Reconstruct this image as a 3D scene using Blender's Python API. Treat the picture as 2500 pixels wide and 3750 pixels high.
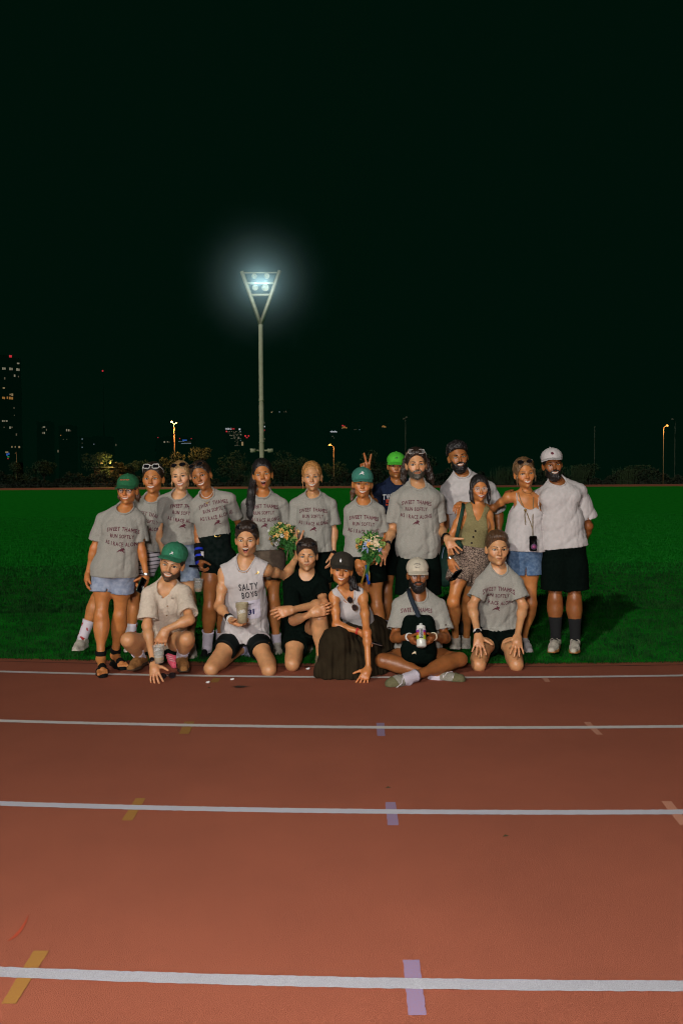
import bpy, math, random
import numpy as np
from mathutils import Vector, Matrix
from mathutils.bvhtree import BVHTree

SC = bpy.context.scene
for o in list(bpy.data.objects):
    bpy.data.objects.remove(o)

# ------------------------------------------------------------------ camera
FPX, CAMH, PIT, ROL = 2917.0, 1.486, 0.0387, -0.006
cam_d = bpy.data.cameras.new('camera'); cam = bpy.data.objects.new('camera', cam_d)
SC.collection.objects.link(cam); SC.camera = cam
cam_d.sensor_fit = 'VERTICAL'; cam_d.sensor_height = 36.0; cam_d.lens = 36.0 * FPX / 3750.0
cam_d.clip_start = 0.05; cam_d.clip_end = 3000
_c, _s = math.cos(ROL), math.sin(ROL)
_cp, _sp = math.cos(PIT), math.sin(PIT)
def c2w(x, y):                       # image plane -> world direction
    x2 = _c * x - _s * y; y2 = _s * x + _c * y
    return np.array([x2, _cp + y2 * _sp, -_sp + y2 * _cp])
_X = c2w(1, 0) - c2w(0, 0); _Y = c2w(0, 1) - c2w(0, 0); _Z = -c2w(0, 0)
cam.matrix_world = Matrix(((_X[0], _Y[0], _Z[0], 0), (_X[1], _Y[1], _Z[1], 0), (_X[2], _Y[2], _Z[2], CAMH), (0, 0, 0, 1)))
def at(u, v, D):                     # photo pixel at depth D -> world point
    d = c2w((u - 1250) / FPX, (1875 - v) / FPX)
    return np.array([d[0] / d[1] * D, D, CAMH + d[2] / d[1] * D])
def ground(u, v, z=0.0):
    d = c2w((u - 1250) / FPX, (1875 - v) / FPX)
    t = (z - CAMH) / d[2]
    return np.array([d[0] * t, d[1] * t, z])

# ------------------------------------------------------------------ light
SC.view_settings.view_transform = 'Standard'; SC.view_settings.look = 'None'
SC.view_settings.exposure = 0.0; SC.view_settings.gamma = 1.0
W = bpy.data.worlds.new('World'); SC.world = W; W.use_nodes = True
bg = W.node_tree.nodes['Background']
bg.inputs[0].default_value = (0.0004, 0.0052, 0.0026, 1); bg.inputs[1].default_value = 1.0
def lamp(kind, name, loc, look, energy, color, **kw):
    l = bpy.data.lights.new(name, kind); l.energy = energy; l.color = color
    for k, v in kw.items(): setattr(l, k, v)
    o = bpy.data.objects.new(name, l); SC.collection.objects.link(o)
    o.location = loc
    d = Vector(look) - Vector(loc)
    o.rotation_euler = d.to_track_quat('-Z', 'Y').to_euler()
    return o
# the photographer's flash beside the camera: a soft fill that falls off over the track
lamp('AREA', 'camera_flash', (-0.35, -0.35, 1.95), (0.1, 6.3, 0.4), 250, (1.0, 0.93, 0.90), shape='DISK', size=0.5)
# the bank of stadium floodlights behind the camera, to the left and high, even over the whole field
lamp('SUN', 'stadium_floodlights', (-18.5, -35.5, 18.0), (0, 0, 0), 1.5, (1.0, 0.95, 0.86), angle=math.radians(1.6))
SC.cycles.max_bounces = 6; SC.cycles.transparent_max_bounces = 12
SC.cycles.volume_bounces = 0
SC.cycles.sample_clamp_indirect = 4.0
try:
    SC.cycles.use_light_tree = False; SC.cycles.use_denoising = True; SC.cycles.pixel_filter_type = 'BLACKMAN_HARRIS'; SC.cycles.filter_width = 1.15
except Exception: pass

# ------------------------------------------------------------------ helpers
COL = SC.collection
def prop(o, label=None, cat=None, group=None, kind=None):
    if label: o['label'] = label
    if cat: o['category'] = cat
    if group: o['group'] = group
    if kind: o['kind'] = kind
    return o
def empty(name, loc, label, cat, group=None):
    o = bpy.data.objects.new(name, None); COL.objects.link(o); o.location = [float(q) for q in loc]
    o.empty_display_size = 0.1
    return prop(o, label, cat, group)
def set_parent(o, p):
    o.parent = p
    loc = Vector((0, 0, 0)); q = p
    while q is not None:
        loc += q.location; q = q.parent
    o.matrix_parent_inverse = Matrix.Translation(-loc)
def link(name, me, mat, parent=None):
    o = bpy.data.objects.new(name, me); COL.objects.link(o)
    if mat is not None and not me.materials: me.materials.append(mat)
    if parent is not None: set_parent(o, parent)
    return o
def np_mesh(name, V, F, smooth=True):
    """F: array (n,3|4) or list of tuples"""
    me = bpy.data.meshes.new(name)
    V = np.asarray(V, dtype=np.float32)
    if isinstance(F, np.ndarray):
        n, k = F.shape
        me.vertices.add(len(V)); me.vertices.foreach_set('co', V.ravel())
        me.loops.add(n * k); me.loops.foreach_set('vertex_index', F.astype(np.int32).ravel())
        me.polygons.add(n)
        me.polygons.foreach_set('loop_start', np.arange(0, n * k, k, dtype=np.int32))
        me.polygons.foreach_set('loop_total', np.full(n, k, dtype=np.int32))
    else:
        me.from_pydata([tuple(map(float, v)) for v in V], [], F)
    if smooth and len(me.polygons):
        me.polygons.foreach_set('use_smooth', np.ones(len(me.polygons), dtype=bool))
    me.update(calc_edges=True); me.validate()
    return me
class MB:
    """collects shapes into ONE mesh"""
    def __init__(self): self.v = []; self.f = []; self.n = 0
    def add(self, V, F):
        V = [tuple(map(float, q)) for q in V]
        self.v += V; self.f += [tuple(int(i) + self.n for i in f) for f in F]; self.n += len(V); return self
    def box(self, c, s, R=None):
        c = np.array(c, float); s = np.array(s, float) / 2
        P = np.array([[x, y, z] for x in (-1, 1) for y in (-1, 1) for z in (-1, 1)]) * s
        if R is not None: P = P @ np.array(R).T
        return self.add(P + c, [(0, 1, 3, 2), (4, 6, 7, 5), (0, 4, 5, 1), (2, 3, 7, 6), (0, 2, 6, 4), (1, 5, 7, 3)])
    def tube(self, pts, r, n=8, flat=1.0, up=None, cap=True):
        P = np.array(pts, float); m = len(P)
        r = np.full(m, r, float) if np.isscalar(r) else np.array(r, float)
        T = np.gradient(P, axis=0); T /= np.linalg.norm(T, axis=1)[:, None] + 1e-9
        a = np.array(up if up is not None else ([0, 0, 1] if abs(T[0][2]) < .9 else [0, 1, 0]), float)
        V = []
        for i in range(m):
            s = np.cross(T[i], a); s /= np.linalg.norm(s) + 1e-9
            b = np.cross(s, T[i]); 
            if up is None: a = b
            for k in range(n):
                t = 2 * math.pi * k / n
                V.append(P[i] + r[i] * (math.cos(t) * s + math.sin(t) * flat * b))
        F = [(i * n + k, i * n + (k + 1) % n, (i + 1) * n + (k + 1) % n, (i + 1) * n + k) for i in range(m - 1) for k in range(n)]
        if cap: F += [tuple(range(n))[::-1], tuple(range((m - 1) * n, m * n))]
        return self.add(V, F)
    def ball(self, c, r, R=None, nu=10, nv=7):
        r = np.array([r, r, r] if np.isscalar(r) else r, float)
        V = [(0, 0, 1)]
        for j in range(1, nv):
            for i in range(nu):
                t = math.pi * j / nv; p = 2 * math.pi * i / nu
                V.append((math.sin(t) * math.cos(p), math.sin(t) * math.sin(p), math.cos(t)))
        V.append((0, 0, -1)); V = np.array(V) * r
        if R is not None: V = V @ np.array(R).T
        F = [(0, 1 + i, 1 + (i + 1) % nu) for i in range(nu)]
        for j in range(nv - 2):
            F += [(1 + j * nu + i, 1 + (j + 1) * nu + i, 1 + (j + 1) * nu + (i + 1) % nu, 1 + j * nu + (i + 1) % nu) for i in range(nu)]
        L = len(V) - 1; b = 1 + (nv - 2) * nu
        F += [(L, b + (i + 1) % nu, b + i) for i in range(nu)]
        return self.add(V + np.array(c, float), F)
    def lathe(self, c, prof, axis=(0, 0, 1), n=20):
        """prof: list of (r, h) along axis"""
        a = np.array(axis, float); a /= np.linalg.norm(a)
        s = np.cross(a, [0, 0, 1] if abs(a[2]) < .9 else [0, 1, 0]); s /= np.linalg.norm(s); b = np.cross(a, s)
        V = [np.array(c, float) + a * h + r * (math.cos(2 * math.pi * k / n) * s + math.sin(2 * math.pi * k / n) * b) for r, h in prof for k in range(n)]
        m = len(prof)
        F = [(i * n + k, i * n + (k + 1) % n, (i + 1) * n + (k + 1) % n, (i + 1) * n + k) for i in range(m - 1) for k in range(n)]
        return self.add(V, F)
    def mesh(self, name, smooth=True):
        return np_mesh(name, self.v if self.v else [(0, 0, 0)], self.f, smooth)
    def build(self, name, mat, parent=None, smooth=True):
        return link(name, self.mesh(name, smooth), mat, parent)

# ------------------------------------------------------------------ materials
def mat(name, col, rough=0.8, col2=None, scale=60.0, bump=0.0, bscale=None, metal=0.0, spec=0.3, emit=None, estr=0.0,
        detail=3.0, coord='Object', trans=0.0, alpha=1.0, contrast=None, stretch=None, sheen=0.0, sss=0.0):
    m = bpy.data.materials.new(name); m.use_nodes = True
    nt = m.node_tree; N = nt.nodes; L = nt.links; b = N['Principled BSDF']
    b.inputs['Base Color'].default_value = (*col, 1); b.inputs['Roughness'].default_value = rough
    b.inputs['Metallic'].default_value = metal; b.inputs['Specular IOR Level'].default_value = spec
    b.inputs['Transmission Weight'].default_value = trans; b.inputs['Alpha'].default_value = alpha
    b.inputs['Sheen Weight'].default_value = sheen
    if sss:
        b.inputs['Subsurface Weight'].default_value = sss; b.inputs['Subsurface Scale'].default_value = 0.012
    if emit: b.inputs['Emission Color'].default_value = (*emit, 1); b.inputs['Emission Strength'].default_value = estr
    tc = N.new('ShaderNodeTexCoord'); mp = N.new('ShaderNodeMapping'); L.new(tc.outputs[coord], mp.inputs[0])
    if stretch: mp.inputs['Scale'].default_value = stretch
    if col2:
        n = N.new('ShaderNodeTexNoise'); n.inputs['Scale'].default_value = scale; n.inputs['Detail'].default_value = detail
        L.new(mp.outputs[0], n.inputs['Vector'])
        r = N.new('ShaderNodeValToRGB'); lo, hi = contrast or (.35, .65)
        r.color_ramp.elements[0].position = lo; r.color_ramp.elements[1].position = hi
        r.color_ramp.elements[0].color = (*col, 1); r.color_ramp.elements[1].color = (*col2, 1)
        L.new(n.outputs['Fac'], r.inputs[0]); L.new(r.outputs[0], b.inputs['Base Color'])
    if bump:
        n2 = N.new('ShaderNodeTexNoise'); n2.inputs['Scale'].default_value = bscale or scale; n2.inputs['Detail'].default_value = 4
        L.new(mp.outputs[0], n2.inputs['Vector'])
        bp = N.new('ShaderNodeBump'); bp.inputs['Strength'].default_value = bump; bp.inputs['Distance'].default_value = 0.01
        L.new(n2.outputs['Fac'], bp.inputs['Height']); L.new(bp.outputs[0], b.inputs['Normal'])
    return m
def plain_emit(name, col, s):
    return mat(name, (0.01, 0.01, 0.01), emit=col, estr=s)

# ------------------------------------------------------------------ signed distance modelling
def nrm(a):
    a = np.asarray(a, float); return a / (np.linalg.norm(a) + 1e-12)
class Prim:
    __slots__ = ('t', 'a', 'b', 'r1', 'r2', 'R', 'rad', 'k', 'op', 'c', 'br', 'bend')
def cone(a, b, r1, r2=None, k=.02, op=1):
    p = Prim(); p.t = 0; p.a = np.array(a, float); p.b = np.array(b, float); p.r1 = r1; p.r2 = r1 if r2 is None else r2
    p.k = k; p.op = op; p.c = (p.a + p.b) / 2; p.br = np.linalg.norm(p.a - p.b) / 2 + max(p.r1, p.r2); p.R = None
    return p
def ell(c, rad, R=None, k=.02, op=1):
    p = Prim(); p.t = 1; p.a = np.array(c, float); p.rad = np.array(rad if not np.isscalar(rad) else [rad] * 3, float)
    p.R = None if R is None else np.array(R, float); p.k = k; p.op = op; p.c = p.a; p.br = p.rad.max()
    return p
def inflate(p, e):
    q = Prim(); q.t = p.t; q.a = p.a; q.k = p.k; q.op = p.op; q.c = p.c; q.br = p.br + e; q.R = p.R
    if p.t == 0: q.b = p.b; q.r1 = p.r1 + e; q.r2 = p.r2 + e
    else: q.rad = p.rad + e
    return q
def pd(p, P):
    if p.t == 0:
        ba = p.b - p.a; pa = P - p.a; L2 = ba @ ba + 1e-12
        h = np.clip(pa @ ba / L2, 0, 1)
        q = pa - h[:, None] * ba
        return np.sqrt((q * q).sum(1)) - (p.r1 + (p.r2 - p.r1) * h)
    q = P - p.a
    if p.R is not None: q = q @ p.R          # columns of R = local axes
    k0 = np.sqrt(((q / p.rad) ** 2).sum(1)); k1 = np.sqrt(((q / p.rad ** 2) ** 2).sum(1)) + 1e-9
    return k0 * (k0 - 1) / k1
def smin(a, b, k):
    h = np.maximum(k - np.abs(a - b), 0) / k
    return np.minimum(a, b) - h * h * k * .25
def sdf(prims, P, far=.5):
    d = np.full(len(P), far)
    for p in prims:
        w = ((P - p.c) ** 2).sum(1) < (p.br + p.k + .06) ** 2 if p.op > 0 else ((P - p.c) ** 2).sum(1) < (p.br + p.k + .02) ** 2
        if not w.any():
            continue
        q = pd(p, P[w])
        if p.op > 0: d[w] = smin(d[w], q, p.k)
        else: d[w] = -smin(-d[w], q, p.k)
    # cheap far field so that the block test is safe
    m = d >= far * .99
    if m.any():
        Q = P[m]; best = np.full(len(Q), far)
        for p in prims:
            if p.op > 0: best = np.minimum(best, np.sqrt(((Q - p.c) ** 2).sum(1)) - p.br)
        d[m] = np.maximum(best, .03)
    return d
def surface(fn, lo, hi, h, skip=None, B=6):
    """sparse surface nets; skip(P)->bool mask of cells left out"""
    bs = B * h
    lo = np.floor(np.array(lo) / (B * h)) * (B * h)
    nb = np.ceil((np.array(hi) - lo) / bs).astype(int) + 1
    I = np.stack(np.meshgrid(*[np.arange(n) for n in nb], indexing='ij'), -1).reshape(-1, 3)
    C = lo + (I + .5) * bs
    d = fn(C)
    I = I[np.abs(d) < bs * .87 * 1.5 + .012]
    if not len(I): return np.zeros((0, 3)), np.zeros((0, 4), int)
    g = np.arange(B + 1)
    G = np.stack(np.meshgrid(g, g, g, indexing='ij'), -1).reshape(-1, 3)
    Q = (I[:, None, :] * B + G[None]).reshape(-1, 3)
    key = (Q[:, 0] * 4096 + Q[:, 1]) * 4096 + Q[:, 2]
    uk, inv = np.unique(key, return_inverse=True); inv = inv.reshape(-1)
    U = np.stack([uk // (4096 * 4096), (uk // 4096) % 4096, uk % 4096], -1)
    D = np.empty(len(uk))
    for s in range(0, len(uk), 400000):
        D[s:s + 400000] = fn(lo + U[s:s + 400000] * h)
    val = D[inv].reshape(len(I), B + 1, B + 1, B + 1)
    cor = [(i, j, k) for i in (0, 1) for j in (0, 1) for k in (0, 1)]
    cv = np.stack([val[:, i:i + B, j:j + B, k:k + B] for i, j, k in cor], -1)    # nb,B,B,B,8
    neg = cv < 0
    act = neg.any(-1) & ~neg.all(-1)
    bi = np.nonzero(act)
    cell = I[bi[0]] * B + np.stack(bi[1:], -1)
    v8 = cv[act]
    if skip is not None:
        m = ~skip(lo + (cell + .5) * h); cell = cell[m]; v8 = v8[m]
    E = [(0, 1), (2, 3), (4, 5), (6, 7), (0, 2), (1, 3), (4, 6), (5, 7), (0, 4), (1, 5), (2, 6), (3, 7)]
    cc = np.array(cor, float)
    acc = np.zeros((len(cell), 3)); cnt = np.zeros(len(cell))
    for a, b in E:
        m = (v8[:, a] < 0) != (v8[:, b] < 0)
        t = v8[m, a] / (v8[m, a] - v8[m, b])
        acc[m] += cc[a] + t[:, None] * (cc[b] - cc[a]); cnt[m] += 1
    V = lo + (cell + acc / cnt[:, None]) * h
    ck = ((cell[:, 0] + 1) * 4096 + cell[:, 1] + 1) * 4096 + cell[:, 2] + 1
    o = np.argsort(ck); sk = ck[o]
    def find(dx, dy, dz):
        q = ck + (dx * 4096 + dy) * 4096 + dz
        p = np.clip(np.searchsorted(sk, q), 0, len(sk) - 1)
        return np.where(sk[p] == q, o[p], -1)
    F = []
    me = np.arange(len(cell))
    for far_c, n1, n2 in ((4, (0, -1, 0), (0, 0, -1)), (2, (0, 0, -1), (-1, 0, 0)), (1, (-1, 0, 0), (0, -1, 0))):
        s0 = v8[:, 0] < 0; s1 = v8[:, far_c] < 0
        a = find(*n1); c = find(*n2); b = find(n1[0] + n2[0], n1[1] + n2[1], n1[2] + n2[2])
        m = (s0 != s1) & (a >= 0) & (b >= 0) & (c >= 0)
        q = np.stack([me, a, b, c], -1)
        F.append(q[m & s0]); F.append(q[m & s1][:, ::-1])
    return V, np.concatenate(F)
def bounds(prims, e=.03):
    P = np.array([p.c for p in prims if p.op > 0]); R = np.array([p.br for p in prims if p.op > 0])[:, None]
    return (P - R).min(0) - e, (P + R).max(0) + e
def wrinkles(P, seed, amp, freq=14.0, U=None, ridge=2.0):
    """soft cloth folds: warped directional waves"""
    rs = np.random.RandomState(seed)
    out = np.zeros(len(P))
    for i in range(6):
        d = rs.normal(size=3); d /= np.linalg.norm(d)
        if U is not None and i < 4:          # mostly running down and across the body
            d = d - U * (d @ U) * (.2 if i % 2 else .8); d /= np.linalg.norm(d)
        f = freq * (1 + .9 * i * .5) * rs.uniform(.7, 1.3)
        w = P @ rs.normal(size=3) * f * .32
        s = np.sin(P @ d * f + 1.15 * np.sin(w + rs.uniform(0, 6)) + rs.uniform(0, 6))
        out += (1 - np.abs(s)) ** ridge / (1 + i * .45)
    return (out / 2.2 - .45) * amp
def vnoise(P, seed, freq):
    rs = np.random.RandomState(seed); out = 0
    for i in range(5):
        d = rs.normal(size=3) * freq * (1 + .5 * i)
        out = out + np.sin(P @ d + rs.uniform(0, 6) + 1.3 * np.sin(P @ (rs.normal(size=3) * freq)))
    return out / 5
# ------------------------------------------------------------------ materials of the place and people
M = {}
M['track'] = mat('track_rubber', (.25, .064, .032), .9, (.35, .112, .062), 420, bump=.6, bscale=420, spec=.25, coord='Object', detail=5)
nt = M['track'].node_tree; N = nt.nodes; L = nt.links          # large worn patches over the grain
b = N['Principled BSDF']; src = b.inputs['Base Color'].links[0].from_socket
n = N.new('ShaderNodeTexNoise'); n.inputs['Scale'].default_value = 1.1; n.inputs['Detail'].default_value = 7; n.inputs['Roughness'].default_value = .65
L.new(N['Texture Coordinate'].outputs['Object'], n.inputs['Vector'])
r = N.new('ShaderNodeMapRange'); r.inputs[1].default_value = .3; r.inputs[2].default_value = .75; r.inputs[3].default_value = .88; r.inputs[4].default_value = 1.10
mx = N.new('ShaderNodeVectorMath'); mx.operation = 'SCALE'
L.new(n.outputs['Fac'], r.inputs[0]); L.new(src, mx.inputs[0]); L.new(r.outputs[0], mx.inputs['Scale']); L.new(mx.outputs[0], b.inputs['Base Color'])
M['line'] = mat('white_line_paint', (.40, .41, .46), .85, (.50, .51, .56), 500, bump=.4, bscale=500)
M['yellow'] = mat('yellow_mark_paint', (.32, .17, .03), .85, (.26, .11, .03), 250)
M['blue'] = mat('blue_mark_paint', (.20, .18, .32), .85, (.27, .15, .20), 250)
M['pink'] = mat('pink_mark_paint', (.50, .25, .17), .85, (.36, .14, .08), 250)
M['orange'] = mat('orange_mark_paint', (.36, .055, .022), .9)
M['joint'] = mat('dark_joint', (.02, .012, .008), .9)
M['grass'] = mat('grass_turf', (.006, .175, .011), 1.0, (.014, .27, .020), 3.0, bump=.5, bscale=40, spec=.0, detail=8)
M['blade'] = mat('grass_blade_near_dim', (.003, .036, .007), .8, (.016, .075, .014), 9.0, spec=.04, detail=6)  # near grass darkened: its weaker light is put into the colour
M['blade_far_lit'] = mat('grass_blade_far_lit', (.003, .105, .009), .8, (.012, .17, .016), 5.0, spec=.02, detail=6)  # far grass lightened: the brighter far field is put into the colour
M['soil'] = mat('dark_ground', (.012, .02, .01), .95, (.02, .03, .012), .3)

TCX, TD0, TR = 1.41, 5.927, 30.0
def arc_sheet(name, r0, r1, z, a0, a1, m, seg=160, jitter=0.0, kind='structure', seed=1):
    rs = np.random.RandomState(seed)
    t = np.linspace(math.radians(a0), math.radians(a1), seg)
    cy = TD0 + TR; V = []
    for r, sg in ((r0, 1), (r1, -1)):
        rr = r + rs.uniform(-jitter, jitter, seg)
        V.append(np.stack([TCX + rr * np.sin(t), cy - rr * np.cos(t), np.full(seg, z)], -1))
    V = np.concatenate(V); i = np.arange(seg - 1)
    F = np.stack([i, i + seg, i + seg + 1, i + 1], -1)
    o = link(name, np_mesh(name, V, F, False), m); o['kind'] = kind; return o
g = MB(); g.add([(-900, -60, -.02), (900, -60, -.02), (900, 1500, -.02), (-900, 1500, -.02)], [(0, 1, 2, 3)])
prop(g.build('ground', M['soil'], smooth=False), kind='structure')
RE = TR - .47                                   # edge of the infield grass
arc_sheet('track', TR - .60, TR + 9.2, 0.0, -60, 60, M['track'])
# infield: bend, then opening out to the far side
t = np.radians(np.linspace(-52, 52, 120)); cy = TD0 + TR
rr = RE + .012 * np.sin(t * 900) + .01 * np.sin(t * 2330)
P0 = np.stack([TCX + rr * np.sin(t), cy - rr * np.cos(t)], -1)
P1 = np.stack([np.linspace(-140, 140, 120), np.full(120, 167.0)], -1)
nr = 40; V = []
for j in range(nr):
    f = (j / (nr - 1)) ** 2.2
    q = P0 * (1 - f) + P1 * f
    V.append(np.concatenate([q, np.full((120, 1), .008)], 1))
V = np.concatenate(V); F = np.array([(j * 120 + i, j * 120 + i + 1, (j + 1) * 120 + i + 1, (j + 1) * 120 + i) for j in range(nr - 1) for i in range(119)])
prop(link('infield', np_mesh('infield', V, F, False), M['grass']), kind='structure')
g = MB(); g.add([(-190, 166.8, .0), (190, 166.8, .0), (240, 236, .0), (-240, 236, .0)], [(0, 1, 2, 3)])
prop(g.build('far_track', M['track'], smooth=False), kind='structure')
M['line_far_lit'] = mat('far_line_paint_lit', (.52, .50, .48), .85, (.60, .58, .56), 500, bump=.4, bscale=500)  # far lines coloured lighter to make up for the light's falloff
M['line_near_dim'] = mat('near_line_paint_dim', (.32, .33, .36), .9, (.42, .43, .47), 300, bump=.5, bscale=500)  # nearest line coloured darker to offset the stronger light there
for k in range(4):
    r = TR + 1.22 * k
    arc_sheet('lane_line', r - .025, r + .025, .008, -40, 40, M['line_far_lit' if k < 2 else 'line' if k < 3 else 'line_near_dim'], seg=2600, jitter=.0016, seed=k + 3)
for k in (4, 5, 6, 7):
    r = TR + 1.22 * k
    arc_sheet('lane_line', r - .025, r + .025, .008, -40, 40, M['line'], seg=300)
arc_sheet('track_joint', TR - .362, TR - .350, .004, -40, 40, M['joint'], seg=900, jitter=.002)
def mark(pts, m, sub=14, seed=0):
    rs = np.random.RandomState(seed)
    C = np.array([ground(x * 1.5944, 2400 + y * 1.5944, .004)[:3] for x, y in pts])
    V = []
    for j in range(sub + 1):
        l = C[0] + (C[3] - C[0]) * j / sub; r_ = C[1] + (C[2] - C[1]) * j / sub
        w = r_ - l; e = rs.uniform(-.03, .03, 2)
        V += [l + w * e[0], r_ + w * e[1]]
    F = [(2 * j, 2 * j + 1, 2 * j + 3, 2 * j + 2) for j in range(sub)]
    prop(link('lane_mark', np_mesh('lane_mark', V, F, False), m), kind='structure')
mark([(425, 152), (447, 152), (434, 180), (411, 180)], M['yellow'], seed=1)
mark([(312, 328), (335, 328), (305, 379), (280, 379)], M['yellow'], seed=2)
mark([(78, 678), (113, 678), (37, 800), (4, 800)], M['yellow'], seed=3)
mark([(490, 52), (507, 52), (500, 62), (482, 62)], M['yellow'], seed=4)
mark([(864, 155), (882, 155), (884, 185), (866, 185)], M['blue'], seed=5)
mark([(884, 337), (908, 337), (915, 390), (890, 390)], M['blue'], seed=6)
mark([(925, 699), (962, 699), (979, 826), (937, 826)], M['blue'], seed=7)
mark([(1339, 153), (1354, 153), (1383, 182), (1369, 182)], M['pink'], seed=8)
mark([(1518, 335), (1541, 335), (1582, 388), (1560, 390)], M['pink'], seed=9)
mark([(1243, 51), (1256, 51), (1263, 61), (1251, 61)], M['pink'], seed=10)
P = [ground(x * 1.5944, 2400 + y * 1.5944, .004) for x, y in ((66, 597), (58, 615), (47, 632), (34, 646), (19, 656))]
w_ = [.001, .004, .006, .007, .002]; V = []
for i, q in enumerate(P):
    dd = nrm(P[min(i + 1, 4)] - P[max(i - 1, 0)]); s_ = np.array([-dd[1], dd[0], 0])
    V += [q + s_ * w_[i], q - s_ * w_[i]]
prop(link('lane_mark', np_mesh('lane_mark', V, [(2 * i, 2 * i + 1, 2 * i + 3, 2 * i + 2) for i in range(4)], False), M['orange']), kind='structure')

# mown grass near the group, as real blades
rs = np.random.RandomState(11)
def blades(n, y0, y1, pw, hh, ww, name, m_='blade'):
    y = y0 + (y1 - y0) * rs.rand(n) ** pw
    hw = .47 * y + .35; x = rs.uniform(-1, 1, n) * hw
    rad = np.hypot(x - TCX, y - cy); ok = rad < RE + .03 + .02 * rs.rand(n)
    x, y = x[ok], y[ok]; n = len(x)
    clump = .75 + .5 * np.sin(x * 9 + 2 * np.sin(y * 7)) * np.sin(y * 11 + x * 3)
    h = hh * rs.uniform(.55, 1.25, n) * np.clip(clump, .5, 1.3); a = rs.uniform(0, 2 * math.pi, n); w = ww * rs.uniform(.6, 1.3, n)
    lean = rs.uniform(.1, .8, n) * h; la = rs.uniform(0, 2 * math.pi, n)
    dx, dy = np.cos(a) * w, np.sin(a) * w; lx, ly = np.cos(la) * lean, np.sin(la) * lean
    z0 = np.full(n, .004)
    V = np.stack([np.stack([x - dx, y - dy, z0], -1), np.stack([x + dx, y + dy, z0], -1),
                  np.stack([x + lx * .35 + dx * .8, y + ly * .35 + dy * .8, z0 + h * .6], -1), np.stack([x + lx * .35 - dx * .8, y + ly * .35 - dy * .8, z0 + h * .6], -1),
                  np.stack([x + lx, y + ly, z0 + h], -1)], 1).reshape(-1, 3)
    i = np.arange(n) * 5
    F = np.concatenate([np.stack([i, i + 1, i + 2], -1), np.stack([i, i + 2, i + 3], -1), np.stack([i + 3, i + 2, i + 4], -1)])
    prop(link(name, np_mesh(name, V, F, False), M[m_]), 'short green infield grass behind the track edge', 'grass', kind='stuff')
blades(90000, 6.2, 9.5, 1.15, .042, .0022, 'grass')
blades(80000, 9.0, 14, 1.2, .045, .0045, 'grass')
blades(90000, 12.5, 34, 1.4, .05, .008, 'grass', 'blade_far_lit')
# ------------------------------------------------------------------ people
CR = {'A': (250, 1620, .446429), 'B': (800, 1620, .446429), 'C': (1200, 1600, .408163), 'D': (1580, 1600, .408163)}
SKIN = {'fair': (.60, .325, .165), 'light': (.53, .265, .120), 'tan': (.48, .185, .055), 'mid': (.36, .135, .040), 'brown': (.25, .087, .025), 'dark': (.17, .062, .025)}
HAIRC = {'black': (.006, .005, .005), 'dark': (.014, .008, .005), 'brown': (.045, .022, .01), 'blonde': (.20, .115, .045), 'ginger': (.26, .12, .035), 'grey': (.05, .045, .035), 'fairbrown': (.09, .05, .022)}
def mat_skin(key):
    if ('skin', key) not in M:
        c = SKIN[key]
        m = mat('skin_' + key, c, .42, None, spec=.5, bump=.12, bscale=220, sss=.06)
        nt = m.node_tree; N = nt.nodes; L = nt.links; b = N['Principled BSDF']
        a = N.new('ShaderNodeAttribute'); a.attribute_name = 'tint'
        n = N.new('ShaderNodeTexNoise'); n.inputs['Scale'].default_value = 22; n.inputs['Detail'].default_value = 5
        L.new(N['Mapping'].outputs[0], n.inputs['Vector'])
        r = N.new('ShaderNodeMapRange'); r.inputs[1].default_value = .3; r.inputs[2].default_value = .7; r.inputs[3].default_value = .86; r.inputs[4].default_value = 1.12
        L.new(n.outputs['Fac'], r.inputs[0])
        v = N.new('ShaderNodeVectorMath'); v.operation = 'MULTIPLY'; v.inputs[1].default_value = c
        L.new(a.outputs['Color'], v.inputs[0])
        s = N.new('ShaderNodeVectorMath'); s.operation = 'SCALE'; L.new(v.outputs[0], s.inputs[0]); L.new(r.outputs[0], s.inputs['Scale'])
        L.new(s.outputs[0], b.inputs['Base Color'])
        M[('skin', key)] = m
    return M[('skin', key)]
def mat_hair(key):
    if ('hair', key) not in M:
        c = HAIRC[key]
        M[('hair', key)] = mat('hair_' + key, c, .38, tuple(min(1, q * 2.3 + .004) for q in c), 90, bump=.9, bscale=120, spec=.5, stretch=(1, 1, .25))
    return M[('hair', key)]
M['tee'] = mat('heather_grey_cotton', (.225, .22, .195), .95, (.385, .375, .335), 600, bump=.35, bscale=500, spec=.1, detail=2, contrast=(.38, .62), sheen=.1)
M['white'] = mat('white_cotton', (.45, .425, .42), .93, (.50, .47, .47), 30, bump=.2, bscale=300, spec=.1)
M['cream'] = mat('cream_knit', (.55, .47, .38), .95, (.62, .535, .44), 60, bump=.5, bscale=350, spec=.1)
M['black'] = mat('black_cloth', (.0015, .0042, .0032), .95, (.003, .0065, .005), 60, bump=.4, bscale=300, spec=.04)
M['blackgloss'] = mat('black_lycra', (.001, .004, .004), .6, bump=.2, bscale=300, spec=.2)
M['navy'] = mat('navy_cotton', (.008, .014, .035), .9, (.012, .02, .05), 60, bump=.3, bscale=300, spec=.1)
M['denim_l'] = mat('pale_denim', (.22, .27, .38), .92, (.36, .41, .52), 26, bump=.6, bscale=330, spec=.1, detail=8, contrast=(.35, .65))
M['denim_m'] = mat('washed_denim', (.15, .20, .29), .92, (.30, .36, .46), 22, bump=.6, bscale=330, spec=.1, detail=8, contrast=(.35, .65))
M['denim_b'] = mat('blue_denim', (.07, .13, .24), .92, (.15, .23, .36), 40, bump=.6, bscale=330, spec=.1, detail=9, contrast=(.38, .66))
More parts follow.
